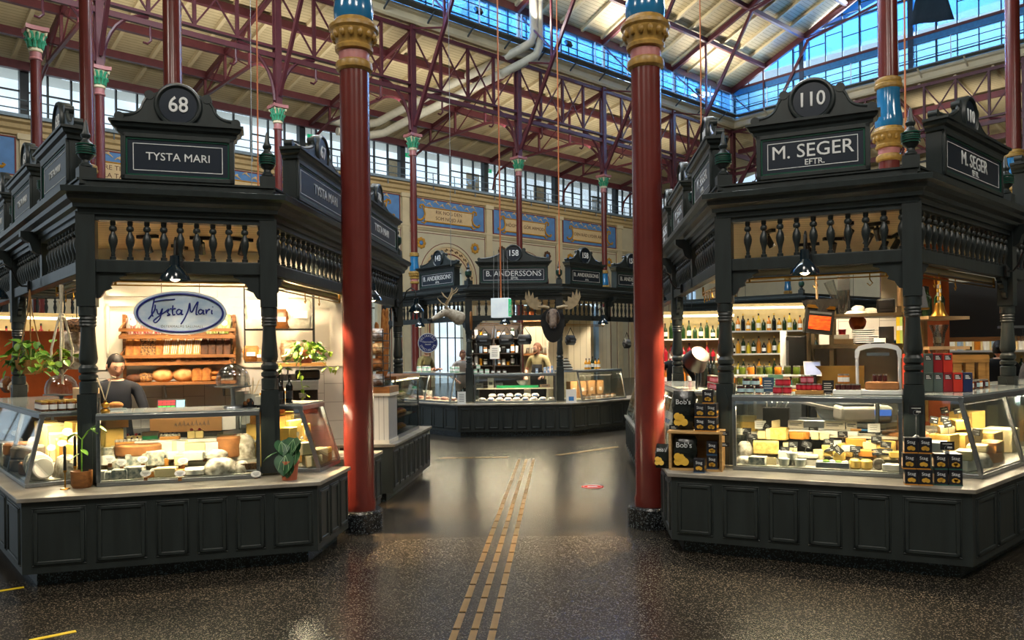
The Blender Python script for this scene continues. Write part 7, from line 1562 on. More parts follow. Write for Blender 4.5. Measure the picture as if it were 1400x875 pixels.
t=thing('boarded_wall','cream boarded wall of the 158 stall behind the bearded man','partition',fp(XF,1.1,1.9,0),XF[3]);MB().box(0,1.5,0,.06,0,2.66).build('boarding',BEADC,t);MB().box(0,.55,-.22,0,1.56,1.6).build('wall_shelf',OAK,t);MB().box(0,.6,-.22,0,2.3,2.34).build('upper_shelf',OAK,t);t=thing('boarded_wall','cream boarded wall of the 158 stall under the corner 158 board','partition',fp(XB,.9,1.15,0),XB[3]);MB().box(0,2.1,0,.06,0,2.66).build('boarding',BEADC,t);MB().box(1.5,1.62,-.06,0,0,2.66).build('door_frame',mat('pale_blue_frame',(150,180,206),.5),t)
for i in range(5):jar('pale storage jar on the wall shelf behind the bearded man, %s'%nth(i),fp(XF,1.2+.1*i,1.8,1.602),0,.04,.12,mat('storage_pale',(150,140,120),.4),LIDS,None,'storage jars on the wall shelf')
t=thing('copper_pot','copper pot on the upper wall shelf of the 158 stall','pot',fp(XF,1.25,1.74,2.342),0);MB().lathe([(0,0),(.12,0),(.13,.18),(.12,.18),(0,.02)],18).build('pot_body',mat('copper',(176,96,56),.3,.8),t);MB().tube([(-.13,0,.15),(-.17,0,.12),(-.13,0,.09)],.01,6).build('pot_handle',BRASS,t)
BAGK=mat('cool_bag_black',(18,20,24),.5,bump=.2,scale=20)
for i,(F_,px,py,y,yaw,lb)in enumerate(((XF,661,465,.0,.1,'black shoulder bag hanging first under the 158 front beam'),(XF,692,464,.0,-.2,'black shoulder bag hanging second under the 158 front beam'),(XF,717,464,.0,-.5,'bulging black bag hanging third under the 158 front beam'),(XB,780,465,-.05,.1,'black bag hanging beside the moose post'),(XB,857,470,-.05,.2,'black bag hanging against the pale wall by the thick column'))):
 s,z=pick(F_,px,py,y);t=thing('hanging_bag',lb,'bag',fp(F_,s,y,z),F_[3]+yaw,'black bags on the 158 stall');b=MB();b.M=Matrix.Translation((0,0,-.1));bb=s_bag(.3,.13,.2);b.add(bb.v,bb.f);b.build('bag_body',BAGK,t)
 m=MB();m.tube([(-.12,0,.08),(-.05,0,.17),(0,0,.25),(.06,0,.17),(.13,0,.08)],.008,5);m.build('strap',BAGK,t);m=MB();m.box(-.08,.06,-.068,-.06,-.03,.005);m.build('white_print',INK,t)
rod('brass rail with black bags under the front beam of the 158 stall',XF,.2,1.6,.06,2.2);rod('brass rail under the side beam beside the moose head',XB,.1,1.45,.06,2.18)
p=at(585,469,14.2);t=thing('round_sign','round blue hanging sign with white lettering beside the green-shirted man','sign',p,.1)
MB().at((0,0,0),0,PI/2).lathe([(0,-.015),(.18,-.015),(.18,.015),(0,.015)],36).build('disc',mat('sign_royal_blue',(20,40,110),.4),t);MB().tube([(.172*math.cos(i*PI/18),-.016,.172*math.sin(i*PI/18))for i in range(36)],.006,5,True).build('white_edge',WHITE,t)
for sg,w_ in((1,'DELIKATESS'),(-1,'SPECIALITÉ')):
 for i,ch in enumerate(w_):
  a=PI/2-sg*(i-(len(w_)-1)/2)*.27 if sg>0 else-PI/2+(i-(len(w_)-1)/2)*.27
  text(ch,.055,WHITE,t,(.13*math.cos(a),-.017,.13*math.sin(a)),rot=(PI/2,-(a-PI/2)if sg>0 else-(a+PI/2),0),ext=.001)
text('Östermalms',.04,WHITE,t,(0,-.017,.02),ext=.001);text('Saluhall',.035,WHITE,t,(0,-.017,-.025),ext=.001)
MB().tube([(0,0,.18),(0,0,2.26-p.z+.2)],.004,5).build('hanging_wire',BLACK,t)
p=at(685,421,11.0);zt_=13.6
t=thing('hanging_exit_sign','white box exit sign with green sides hung on long cables in the aisle','sign',p,-.35)
MB().box(-.13,.13,-.06,.06,-.135,.135).build('white_box',mat('box_white_glow',(214,226,232),.35,emit=.35),t,bev=.006);MB().box(.13,.134,-.055,.055,-.12,.12).build('green_panel',mat('exit_green',(20,150,96),.4,emit=.8),t)  # white casing gets a faint glow because it comes out underlit
MB().ball((.136,.0,.07),(.003,.014,.014),8,6).build('running_figure_head',WHITE,t);MB().tube([(.136,0,.05),(.136,.005,0),(.136,.03,-.05)],.006,5).tube([(.136,0,0),(.136,-.03,-.05)],.006,5).tube([(.136,-.03,.02),(.136,.0,.04),(.136,.03,.03)],.005,5).build('running_figure',WHITE,t);MB().box(.134,.137,-.03,.03,-.1,-.07).build('arrow',WHITE,t)
for i,(x,y)in enumerate(((-.11,0),(-.05,.03),(.06,-.03),(.11,0))):MB().tube([(x,y,.13),(x*.9,y,.8)],.004,5).build('suspension_wire',ALU,t)
COPPER=mat('orange_cable',(206,120,70),.5);MB().tube([(.0,0,.13),(0,0,zt_-p.z)],.011,6).build('orange_cable',COPPER,t)
for i,(px,py,Y,m_,r_,zb,lb)in enumerate(((353,255,9.0,COPPER,.009,3.5,'thin orange cable hanging from the roof behind the 68 canopy'),(764,300,14,COPPER,.012,3.0,'thin orange cable hanging from the roof over the moose head'),(1238,215,7.5,COPPER,.008,3.0,'thin orange cable hanging behind the outer 110 board'),(958,170,12,COPPER,.01,3.0,'thin orange cable hanging beside the aisle-side 110 disc'),(344,240,9,ALU,.004,3.4,'thin grey wire beside the orange cable behind the 68 canopy'),(615,240,12.5,ALU,.005,3.0,'thin grey wire hanging before the arched window'))):
 p=at(px,py,Y);t=thing('hanging_cable',lb,'cable',(p.x,p.y,0),0,'cables hanging from the roof');MB().tube([(0,0,zb),(.01,0,6),(0,0,10),(0,0,13.6)],r_,6).build('cable',m_,t)
def back_stall(label,a,b,c,signs,cnt):
 P=[a,b,c];canopy(label,P,[[1.5,1.5],[1.5,1.5]],far=True)
 F1,F2=face(P,0),face(P,1)
 for j,(F_,s,nm,num)in enumerate(signs):pass
 counter(cnt,[offset(P,-.4)[0],offset(P,-.4)[1],offset(P,-.4)[2]],[[],[]],.7)
 return F1,F2
S5=back_stall('dark canopy of a further stall seen through the 110 cheese stall',(4.6,21.0),(7.0,19.0),(10.5,21.5),[],'counter of the further stall seen through the 110 cheese stall')
S6=back_stall('dark canopy of a further stall seen past the 68 bread stall',(-12.6,13.6),(-9.6,12.2),(-7.0,14.6),[],'counter of the further stall seen past the 68 bread stall')
S7=back_stall('dark canopy of a further stall beyond the outer side of the 110 cheese stall',(8.6,12.4),(11.0,12.6),(13.0,15.5),[],'counter of the further stall beyond the gift boxes')
sign('name board of the further stall beyond the gift boxes',S7[0],1.2,1.4,'LISA ELMQVIST','125',None,.1,.15)
def bottle_wall(label,p,rz,w,rows,z0,dz,mats,nn,grp):
 t=thing('bottle_shelf',label,'shelving',p,rz);MB().box(0,w,.3,.34,0,z0+dz*rows+.1).build('back_panel',mat('shelf_back_cream',(206,186,140),.6),t)
 for r_ in range(rows):MB().box(0,w,0,.3,z0+dz*r_-.03,z0+dz*r_).build('shelf_board',WHITEP,t)
 for r_ in range(rows):
  n=int(w/nn)
  for i in range(n):
   q=Matrix.Rotation(rz,4,'Z')@Vector((.05+nn*i,.12,0));h=.24+.05*((i*7+r_*3)%3)
   bottle('bottle on the %s, %s on board %s'%(grp,nth(i),('one','two','three','four','five')[r_]),(p[0]+q.x,p[1]+q.y,z0+dz*r_),.042,h,mats[(i*5+r_*2)%len(mats)],LIDK if i%2 else GLID,CARD if(i+r_)%2 else None,'bottles on the '+grp)
 MB().box(0,w,-.02,.02,z0+dz*rows-.02,z0+dz*rows+.02).build('light_strip',LEDC,t)
bottle_wall('shelves of oil and wine bottles far inside the 110 cheese stall',(4.35,15.6,0),-.1,2.0,3,1.1,.45,[GRN,HONEY,DKG,J3,GRN,mat('oil_yellow',(206,180,50),.12)],.1,'lit shelves deep in the 110 cheese stall')
bottle_wall('shelves of jars beyond the stepped pickle shelf',(2.7,14.6,0),-.05,1.4,3,1.0,.42,[J3,CARD,J2,HONEY,GRN],.11,'shelves beyond the pickles')
bottle_wall('shelves of bottles beyond the gift boxes',(5.75,11.7,0),-.35,1.9,2,1.15,.42,[CARD,TINB,GRN,J3],.11,'shelves beyond the gift boxes')
bottle_wall('shelves of goods past the hanging planter',(-8.0,12.2,0),.75,2.2,3,1.0,.42,[J3,CARD,HONEY,KRAFT,J2],.12,'shelves past the hanging planter')
t=thing('orange_counter_front','orange panelled stall back beyond the hanging planter','partition',(-7.2,10.6,0),.75);MB().box(0,2.4,0,.06,.9,2.0).build('orange_panel',mat('orange_panel',(220,104,40),.5),t);MB().box(0,2.4,-.3,.06,0,.9).build('cabinet',OAK,t)
t=thing('hot_food_board','dark menu board hanging over the further counter beyond the gift boxes','menu board',(7.0,10.2,1.75),-.55);MB().box(-1.3,1.3,0,.08,0,.75).build('board',BLACK,t);MB().box(-1.28,1.28,-.02,0,-.06,0).build('trim',OAK,t)
for i in range(8):
 a,b=(4.0+1.2*(i%4),17.5+.6*(i//4))if i<8 else(0,0)
 t=thing('pendant_lamp','pendant lamp glowing deep in the hall beyond the 110 cheese stall, %s'%nth(i),'lamp',(a,b,2.0),0,'pendant lamps deep in the hall');MB().lathe([(.02,.1),(.06,.08),(.13,0),(.125,0),(.05,.07)],16).build('shade',ENAMEL,t);MB().ball((0,0,.02),.05,10,6).build('bulb',LAMPON,t);MB().tube([(0,0,.1),(0,0,3.2)],.005,5).build('cord',BLACK,t)
GLW=mat('wine_glass',(200,206,206),.1)
t=thing('glass_rack','rack with hanging wine glasses beyond the outer post of the 110 cheese stall','rack',(6.7,9.9,1.85),-.45);MB().box(-.5,.5,-.1,.1,0,.03).build('rack_board',STEEL,t)
for i in range(10):
 q=Matrix.Rotation(-.45,4,'Z')@Vector((-.42+.093*i,0,0));g=thing('wine_glass','upturned wine glass in the hanging rack, %s'%nth(i),'glass',(6.7+q.x,9.9+q.y,1.68),0,'wine glasses in the rack');MB().lathe([(.03,.0),(.036,.04),(.02,.08),(.004,.09),(.004,.15),(.03,.165),(.03,.168)],12).build('glass_bowl',CLEAR,g)
BRP=mat('guide_plate_brass',(150,118,66),.35,.6,var=.25,scale=10)
A0,A1=Vector((-.27,4.0)),Vector((.2,11.9));dd=(A1-A0).normalized();nn_=Vector((dd.y,-dd.x));k=0
gp=MB().box(-.021,.021,0,.26,.0,.004).mesh('guide_plate',BRP)
for r_ in(-1,0,1):
 for i in range(27):
  p=A0+dd*(.295*i)+nn_*(.108*r_)
  if p.y>11.9:break
  o=place('guide_plate',gp,None,(p.x,p.y,.0005),math.atan2(-dd.x,dd.y));tag(o,'worn brass guide plate in the aisle floor, %s row, %s from the camera end'%(('first','middle','last')[r_+1],nth(i)),'floor plate','brass guide plates in the floor')
gq=MB().box(0,.24,-.05,.05,.0,.004).mesh('guide_plate',BRP)
for i in range(4):o=place('guide_plate',gq,None,(-1.12+.265*i,12.18,.0005),0);tag(o,'brass guide plate in the short cross row by the beadboard stall, %s'%nth(i),'floor plate','brass plates of the short cross row')
for i in range(6):p=Vector((.7,12.35))+Vector((.175,.165))*i;o=place('guide_plate',gq,None,(p.x,p.y,.0005),R(43));tag(o,'brass guide plate in the slanting row towards the aisle-side counter, %s'%nth(i),'floor plate','brass plates of the slanting row')
TAPE=mat('yellow_tape',(226,196,30),.5)
for(x0,y0,x1,y1),lb in(((40,876,104,863),'yellow tape strip on the floor in the lower corner'),((-6,809,33,803),'yellow tape strip on the floor beside the 68 counter base')):
 a,b=onz(x0,y0,0),onz(x1,y1,0);t=thing('floor_tape',lb,'tape',(a.x,a.y,.0005),math.atan2(b.y-a.y,b.x-a.x),'yellow floor tape');MB().box(0,(b-a).length,-.02,.02,0,.002).build('strip',TAPE,t)
p=onz(810,665.5,0);t=thing('floor_sticker','round red floor sticker with white print in the aisle','sticker',(p.x,p.y,.0005),0);MB().lathe([(0,0),(.13,0),(.13,.002),(0,.002)],36).build('red_disc',mat('sticker_red',(224,62,38),.8,spec=.1),t);m=MB()
for q in range(3):m.box(-.06,.06,-.03+.025*q,-.015+.025*q,.002,.003)
m.tube([(.11*math.cos(i*PI/16),.11*math.sin(i*PI/16),.002)for i in range(32)],.003,4,True);m.build('white_print',WHITE,t)
for i in range(2):case('slanted glass display case on the counter behind the thick column, %s'%nth(i),(R1+AD*1.28,AD*-1,Vector((AD.y,-AD.x)),math.atan2(-AD.y,-AD.x),4.6),-4.6+1.2*i,-3.5+1.2*i,.04,.42,.64,1.2,.14,shelf=False)
def skin_body(name,pts,edges,mtl,parent=None,sub=2,loc=None,rz=0):
 """pts: {key: (xyz, radius or (rx, ry))}; the first key is the root"""
 me=bpy.data.meshes.new(name);keys=list(pts);ix={k:i for i,k in enumerate(keys)}
 me.from_pydata([pts[k][0]for k in keys],[(ix[a],ix[b])for a,b in edges],[]);me.materials.append(mtl)
 o=place(name,me,parent,loc,rz)
 m=o.modifiers.new('skin','SKIN');m.use_smooth_shade=True
 for i,k in enumerate(keys):
  r=pts[k][1];v=me.skin_vertices[0].data[i];v.radius=r if hasattr(r,'__len__')else(r,r);v.use_root=i==0
 s=o.modifiers.new('sub','SUBSURF');s.levels=sub;s.render_levels=sub
 dg=bpy.context.evaluated_depsgraph_get();ev=bpy.data.meshes.new_from_object(o.evaluated_get(dg));o.modifiers.clear();ev.name=name;o.data=ev
 if not ev.materials:ev.materials.append(mtl)
 return o
MOUTH=mat('lips',(176,92,84),.45);EYEW=mat('eye_white',(235,232,226),.25);IRIS=mat('iris_dark',(50,34,26),.2)
def head(parent,loc,yaw=0,tilt=0,nod=0,skin=SKIN,hair=HAIRB,style='bun',beard=False,glasses=False,k=1.0):
 """a head facing local -y; returns the skull object. Vertices pushed into brow, nose, chin."""
 m=MB();N,M_=28,22;vs=[];fs=[]
 for j in range(M_+1):
  t=-PI/2+PI*j/M_
  for i in range(N):
   a=2*PI*i/N;x=.073*math.cos(t)**.85*math.cos(a)if abs(t)<1.56 else 0;y=.094*math.cos(t)**.85*math.sin(a)if abs(t)<1.56 else 0;z=.115*math.sin(t)
   f=max(0,-math.sin(a))
   if z<-.01:q=(-z-.01)/.105;x*=1-.34*q;y*=1-.18*q if y<0 else 1-.45*q
   c=max(0,math.cos(a)**2);side=abs(x)
   if f>.75 and abs(z+.022)<.03:y-=.021*max(0,1-side/.02)*max(0,1-abs(z+.03)/.034)
   if f>.5 and abs(z-.004)<.016:y+=.009*max(0,1-abs(side-.03)/.02)
   if f>.5 and abs(z-.026)<.014:y-=.005*max(0,1-abs(side-.028)/.03)
   if f>.6 and-.105<z<-.08:y-=.008*max(0,1-side/.03)
   if f>.6 and abs(z+.062)<.012:y-=.004*max(0,1-side/.025)
   vs.append((x,y,z))
 for j in range(M_):
  for i in range(N):k2=(i+1)%N;fs.append((j*N+i,j*N+k2,(j+1)*N+k2,(j+1)*N+i))
 m.add(vs,fs)
 h=m.build('head',skin,parent,loc);h.rotation_euler=(nod,tilt,yaw);h.scale=(k,k,k)
 for s in(-1,1):
  MB().ball((s*.029,-.079,.004),(.0105,.0085,.0058),12,8).build('eye',EYEW,h);MB().ball((s*.029,-.0865,.003),(.0052,.0035,.0052),10,6).build('iris',IRIS,h)
  e=MB().ball((s*.076,.006,-.005),(.009,.018,.028),10,8);e.ball((s*.079,.0,-.003),(.006,.01,.018),8,6);e.build('ear',skin,h)
  MB().tube([(s*.014,-.091,.022),(s*.03,-.0895,.029),(s*.045,-.08,.022)],[.0022,.003,.0018],6).build('eyebrow',hair,h)
 MB().tube([(-.02,-.077,-.061),(-.008,-.084,-.058),(.008,-.084,-.058),(.02,-.077,-.061)],[.002,.0038,.0038,.002],6).tube([(-.016,-.077,-.064),(0,-.083,-.067),(.016,-.077,-.064)],[.002,.0045,.002],6).build('mouth',MOUTH,h)
 q=MB();vs=[];fs=[]
 for j in range(13):
  for i in range(28):
   a=2*PI*i/28;f=-math.sin(a);low=.066 if f>.45 else(-.005 if f>-.1 else-.06);zz=low+(.121-low)*(j/12)**.8;t=math.asin(max(-1,min(1,zz/.122)));r=math.cos(t)**.8
   bump=1+.015*math.sin(9*a+j);vs.append((.079*r*math.cos(a)*bump,(.1*r*math.sin(a)+.004)*bump,zz))
 for j in range(12):
  for i in range(28):k2=(i+1)%28;fs.append((j*28+i,j*28+k2,(j+1)*28+k2,(j+1)*28+i))
 q.add(vs,fs);q.build('hair',hair,h)
 if style=='bun':MB().ball((0,.11,.02),(.035,.032,.035),14,8).build('hair_bun',hair,h)
 if beard:
  b=MB();b.tube([(-.062,-.01,-.03),(-.058,-.045,-.07),(-.03,-.075,-.1),(0,-.085,-.11),(.03,-.075,-.1),(.058,-.045,-.07),(.062,-.01,-.03)],[.012,.02,.024,.026,.024,.02,.012],8);b.tube([(-.028,-.084,-.055),(0,-.094,-.047),(.028,-.084,-.055)],[.005,.008,.005],6);b.build('beard',hair,h)
 if glasses:
  g=MB()
  for s in(-1,1):g.tube([(s*.03+.02*math.cos(i*PI/6),-.094,.003+.016*math.sin(i*PI/6))for i in range(12)],.002,5,True);g.tube([(s*.05,-.09,.006),(s*.077,0,.008)],.002,5)
  g.tube([(-.01,-.096,.005),(.01,-.096,.005)],.002,5);g.build('glasses',BLACK,h)
 return h
def hand(parent,wrist,direction,skin=SKIN,side=1,curl=.6,name='hand'):
 """palm with four unequal bent fingers and a thumb, one skinned surface; local frame built from DIRECTION"""
 d=Vector(direction).normalized();up=Vector((0,0,1));x=d.cross(up).normalized()*side;n=x.cross(d)*side
 n=Vector((0,0,1))if n.length<.1 else n.normalized();n=n if n.z>0 else-n
 W_=Vector(wrist);P={};E_=[]
 def pt(a,b,c):return tuple(W_+d*a+x*b+n*c)
 P['w']=(pt(0,0,0),(.024,.018));P['p']=(pt(.05,0,0),(.032,.014));E_.append(('w','p'))
 for i,(b,L)in enumerate(((.027,.066),(.009,.075),(-.009,.07),(-.027,.055))):
  P['k%d'%i]=(pt(.082,b,0),.0098);P['m%d'%i]=(pt(.082+L*.45,b*1.05,-.008*curl),.0085);P['n%d'%i]=(pt(.082+L*(.82-.15*curl),b*1.05,-.034*curl),.0078);P['t%d'%i]=(pt(.082+L*(1-.35*curl),b*1.05,-.055*curl),.0062)
  E_+=[('p','k%d'%i),('k%d'%i,'m%d'%i),('m%d'%i,'n%d'%i),('n%d'%i,'t%d'%i)]
 P['h0']=(pt(.03,.034,-.008),.013);P['h1']=(pt(.062,.055,-.018),.0105);P['h2']=(pt(.09,.056,-.03),.0085);E_+=[('w','h0'),('h0','h1'),('h1','h2')]
 return skin_body(name,P,E_,skin,parent,1)
def person(label,loc,rz,shirt,trousers,pose,skin=SKIN,hair=HAIRB,apron=None,headkw={},k=1.0,sleeves='long',lower=True):
 """pose: hands (left and right, relative to the body), lean; body faces local -y"""
 t=thing('person',label,'person',loc,rz);ln=pose.get('lean',0);H0=1.0*k
 def L(z,y=0):return y-ln*(z-.95)
 sh=1.40*k;b={}
 b['pelvis']=((0,L(.95),.95*k),(.155*k,.115*k));b['waist']=((0,L(1.1),1.1*k),(.14*k,.1*k));b['chest']=((0,L(1.27),1.27*k),(.165*k,.115*k));b['collar']=((0,L(1.42),1.41*k),(.1*k,.075*k));b['neck']=((0,L(1.47)-.01,1.475*k),.052*k);E_=[('pelvis','waist'),('waist','chest'),('chest','collar'),('collar','neck')]
 hips=[]
 if lower:
  for s,n_ in((-1,'l'),(1,'r')):
   b['hip'+n_]=((s*.09*k,.0,.86*k),.088*k);b['knee'+n_]=((s*.1*k,-.02,.48*k),.058*k);b['ank'+n_]=((s*.1*k,.02,.09*k),.04*k);b['toe'+n_]=((s*.11*k,-.14,.04),.035*k)
   E_+=[('pelvis','hip'+n_),('hip'+n_,'knee'+n_),('knee'+n_,'ank'+n_),('ank'+n_,'toe'+n_)]
 hd={}
 for s,n_ in((-1,'l'),(1,'r')):
  S=Vector((s*.185*k,L(1.39),1.375*k));Hn=Vector(pose['hand'+n_]);Wd=Hn-S;dist=min(Wd.length,.56*k);Wd=Wd.normalized()*dist;Hn=S+Wd
  up_=.29*k;lo_=.27*k;h_=math.sqrt(max(0,((up_+lo_)/2)**2-(dist/2)**2));out=Vector((s*.6,.5,-.7));out=(out-Wd.normalized()*out.dot(Wd.normalized())).normalized();El=S+Wd*.52+out*h_
  b['sh'+n_]=(tuple(S),.062*k);b['el'+n_]=(tuple(El),.043*k);b['wr'+n_]=(tuple(Hn),(.027*k,.024*k));E_+=[('collar','sh'+n_),('sh'+n_,'el'+n_),('el'+n_,'wr'+n_)];hd[n_]=(El,Hn,S)
 body=skin_body('body',b,E_,shirt,t,2)
 me=body.data;me.materials.append(trousers);me.materials.append(skin);me.materials.append(BLACK)
 for p in me.polygons:
  c=p.center
  if c.z<.1*k:p.material_index=3
  elif c.z<.93*k and not any((c-h[1]).length<.3 for h in hd.values()):p.material_index=1
  elif c.z>1.45*k and abs(c.x)<.07*k:p.material_index=2
  else:
   for El,Hn,S in hd.values():
    f=(c-El).dot((Hn-El).normalized())
    lim=.2*k if sleeves=='long' else-.1*k
    d_=(c-El-(Hn-El)*max(-.5,min(1,f/max(.01,(Hn-El).length)))).length
    if d_<.09 and f>lim and(c-Hn).length<(.1 if sleeves=='long' else .36)and abs(c.x)>.1*k:p.material_index=2
 for n_ in 'lr':El,Hn,S=hd[n_];hand(t,Hn,Hn-El,skin,1 if n_=='l' else-1,.7)
 head(t,(0,L(1.6)-.02,1.585*k),skin=skin,hair=hair,k=.98*k,**headkw)
 if apron:
  m=MB();rows=[]
  vs=[];fs=[]
  for j in range(8):
   z=(.5+.75*j/7)*k;w=(.17 if z<1.05 else .12)
   for i in range(9):a=(i/8-.5)*2;vs.append((a*w*k,L(z)-(.135-.05*a*a)*k,z))
  for j in range(7):
   for i in range(8):fs.append((j*9+i,j*9+i+1,j*9+i+10,j*9+i+9))
  m.add(vs,fs);o=m.build('apron',apron,t);o.modifiers.new('thick','SOLIDIFY').thickness=.006
 return t
DKN=mat('uniform_navy',(13,21,36),.85,var=.3,scale=16);KHAKI=mat('shirt_khaki',(176,160,112),.85,var=.2,scale=14);OLIVE=mat('shirt_olive',(122,116,74),.85,var=.2,scale=14);CHAR=mat('charcoal_cloth',(44,46,50),.85,var=.2,scale=14);BRN=mat('brown_cloth',(110,76,50),.85);GREYC=mat('grey_knit',(150,144,134),.9,var=.3,scale=26,bump=.3);BLKC=mat('black_apron',(20,20,22),.85);HAIRD=mat('hair_dark',(22,14,10),.6,var=.3,scale=40);HAIRG=mat('hair_auburn',(120,70,40),.6,var=.3,scale=40);HAIRW=mat('hair_grey',(150,140,130),.6,var=.2)
s_,_=pick(LF,157,520,1.15);p=fp(LF,s_,1.15,0)
person('woman in a dark navy uniform looking down behind the upright glass case',(p.x,p.y,0),LF[3]+.3,DKN,DKN,dict(handl=(-.12,-.3,1.12),handr=(.1,-.32,1.12),lean=.06),hair=HAIRD,headkw=dict(yaw=.2,nod=.32,style='bun'),k=.965)
o=MB().ball((0,0,.03),(.06,.045,.03),14,8).build('bread_roll',CRUST,None,fp(LF,s_+.14,.35,1.19));tag(o,'small brown roll held in front of the woman in navy','bread')
s_,_=pick(LA,76,530,1.0);p=fp(LA,s_,1.0,0)
person('man in a brown jumper and glasses bending behind the glass dome around the corner',(p.x,p.y,0),LA[3]+.9,BRN,CHAR,dict(handl=(-.12,-.32,1.1),handr=(.14,-.3,1.08),lean=.22),skin=mat('skin_ruddy',(214,130,110),.5),hair=HAIRW,headkw=dict(yaw=.5,nod=.35,style='short',glasses=True),k=.97)
p=at(577,492,18.2);person('man with short brown hair in an olive shirt bending beside the round blue sign',(p.x,p.y,.12),1.0,OLIVE,CHAR,dict(handl=(-.16,-.35,1.15),handr=(.14,-.38,1.15),lean=.2),hair=HAIRB,headkw=dict(nod=.5,style='short'),sleeves='short',apron=BLKC)
p=at(737,488,16.6);person('bearded man in a khaki shirt and dark apron behind the middle 158 case',(p.x,p.y,.12),-.5,KHAKI,CHAR,dict(handl=(-.2,-.2,1.0),handr=(.24,-.32,1.02),lean=.08),hair=HAIRG,apron=BLKC,headkw=dict(yaw=-.6,nod=.1,style='short',beard=True),sleeves='short')
p=at(632,495,18.4);person('woman with tied hair in a white coat behind the stag side of the 158 stall',(p.x,p.y,0),.3,mat('white_coat',(214,206,200),.8),CHAR,dict(handl=(-.18,-.2,1.0),handr=(.18,-.25,1.05),lean=.05),hair=HAIRG,headkw=dict(nod=.2))
p=at(1366,520,10.4);person('shop assistant in dark clothes with back turned behind the pine crate',(p.x,p.y,0),PI-.6,BLKC,CHAR,dict(handl=(-.2,-.25,1.0),handr=(.2,-.25,1.0),lean=.03),hair=HAIRD,headkw=dict(style='bun'),k=1.0)
p=at(1397,540,9.9);p.z=0;person('assistant in a grey knitted top reaching into the outer slanted case',(p.x,p.y,0),RB[3]+.5,GREYC,CHAR,dict(handl=(-.3,-.42,1.02),handr=(.18,-.3,1.0),lean=.25),hair=HAIRB,headkw=dict(nod=.5),k=.98)
o=s_bag(.2,.12,.3).build('plastic_bag',mat('pale_blue_plastic',(170,206,230),.25,rgb2=(210,228,240),scale=10),None,fp(RB,pick(RB,1384,590,-.02)[0],-.02,.95),RB[3]);tag(o,'pale blue plastic bag held over the cheeses at the edge of the outer case','bag')
for i,(x,y,c,lb)in enumerate(((2.75,13.3,BLKC,'person in black far inside the 110 cheese stall beside the stepped shelf'),(6.5,14.2,CHAR,'person in charcoal deep in the hall behind the steel shelving'),(7.6,16.6,mat('blue_cloth',(60,80,120),.8),'person in blue deep in the hall behind the shelving'))):
 person(lb,(x,y,0),rnd(-1,1),c,CHAR,dict(handl=(-.25,-.1,.95),handr=(.25,-.1,.95),lean=.02),hair=HAIRD,headkw=dict(style='short'))
FURG=mat('stag_fur',(150,138,120),.85,rgb2=(196,186,168),scale=16,bump=.4);FURM=mat('moose_fur',(112,92,74),.85,rgb2=(76,60,48),scale=18,bump=.4);ANT=mat('antler',(168,146,110),.6,var=.3,scale=14);NOSE=mat('dark_nose',(30,26,24),.4)
def antler(m,pts,rs):m.tube(pts,rs,7)
p=at(612,434,15.0)
t=thing('stag_head','grey stag head with branching antlers mounted under the 143 board','trophy',p,0)
skin_body('head_and_neck',{'n0':((.3,.1,-.06),(.15,.17)),'n1':((.18,0,.0),(.12,.14)),'n2':((.05,-.02,.08),.1),'h1':((-.05,-.06,.1),.088),'h2':((-.16,-.1,.03),.06),'h3':((-.26,-.13,-.03),.045),'h4':((-.29,-.14,-.045),.036)},[('n0','n1'),('n1','n2'),('n2','h1'),('h1','h2'),('h2','h3'),('h3','h4')],FURG,t,2)
MB().ball((-.31,-.14,-.04),(.024,.03,.024),10,6).build('nose',NOSE,t)
for s in(-1,1):
 MB().ball((-.1,-.06+s*.07,.1),.016,10,6).build('eye',NOSE,t)
 MB().at((.02,-.03+s*.1,.15),s*.6,s*-.9).lathe([(0,0),(.025,.04),(.02,.1),(0,.14)],10).build('ear',FURG,t)
 m=MB();y=s*.05;antler(m,[(-.04,y,.17),(-.02,y+s*.05,.27),(.04,y+s*.1,.36),(.09,y+s*.12,.46),(.1,y+s*.1,.55)],[.024,.02,.018,.014,.006]);antler(m,[(-.03,y+s*.02,.22),(-.12,y+s*.05,.28),(-.18,y+s*.06,.36)],[.016,.013,.005]);antler(m,[(.02,y+s*.09,.34),(-.06,y+s*.12,.4),(-.1,y+s*.12,.48)],[.015,.012,.005]);antler(m,[(.08,y+s*.12,.44),(.16,y+s*.13,.5),(.2,y+s*.12,.56)],[.013,.01,.005]);m.build('antler',ANT,t)
MB().at((.42,.14,-.06),0,0,PI/2).lathe([(0,0),(.17,0),(.19,.02),(.16,.04),(0,.04)],24).build('wooden_shield',OAK,t)
p=at(756,432,14.75)
t=thing('moose_head','brown moose head with broad antlers on a dark shield on the corner post','trophy',p,-.05)
skin_body('head_and_neck',{'n0':((0,.22,-.1),(.17,.2)),'n1':((0,.08,.0),(.14,.15)),'h1':((0,-.04,.08),(.1,.1)),'h2':((0,-.14,-.04),(.076,.08)),'h3':((0,-.24,-.17),(.072,.07)),'h4':((0,-.29,-.25),(.066,.06))},[('n0','n1'),('n1','h1'),('h1','h2'),('h2','h3'),('h3','h4')],FURM,t,2)
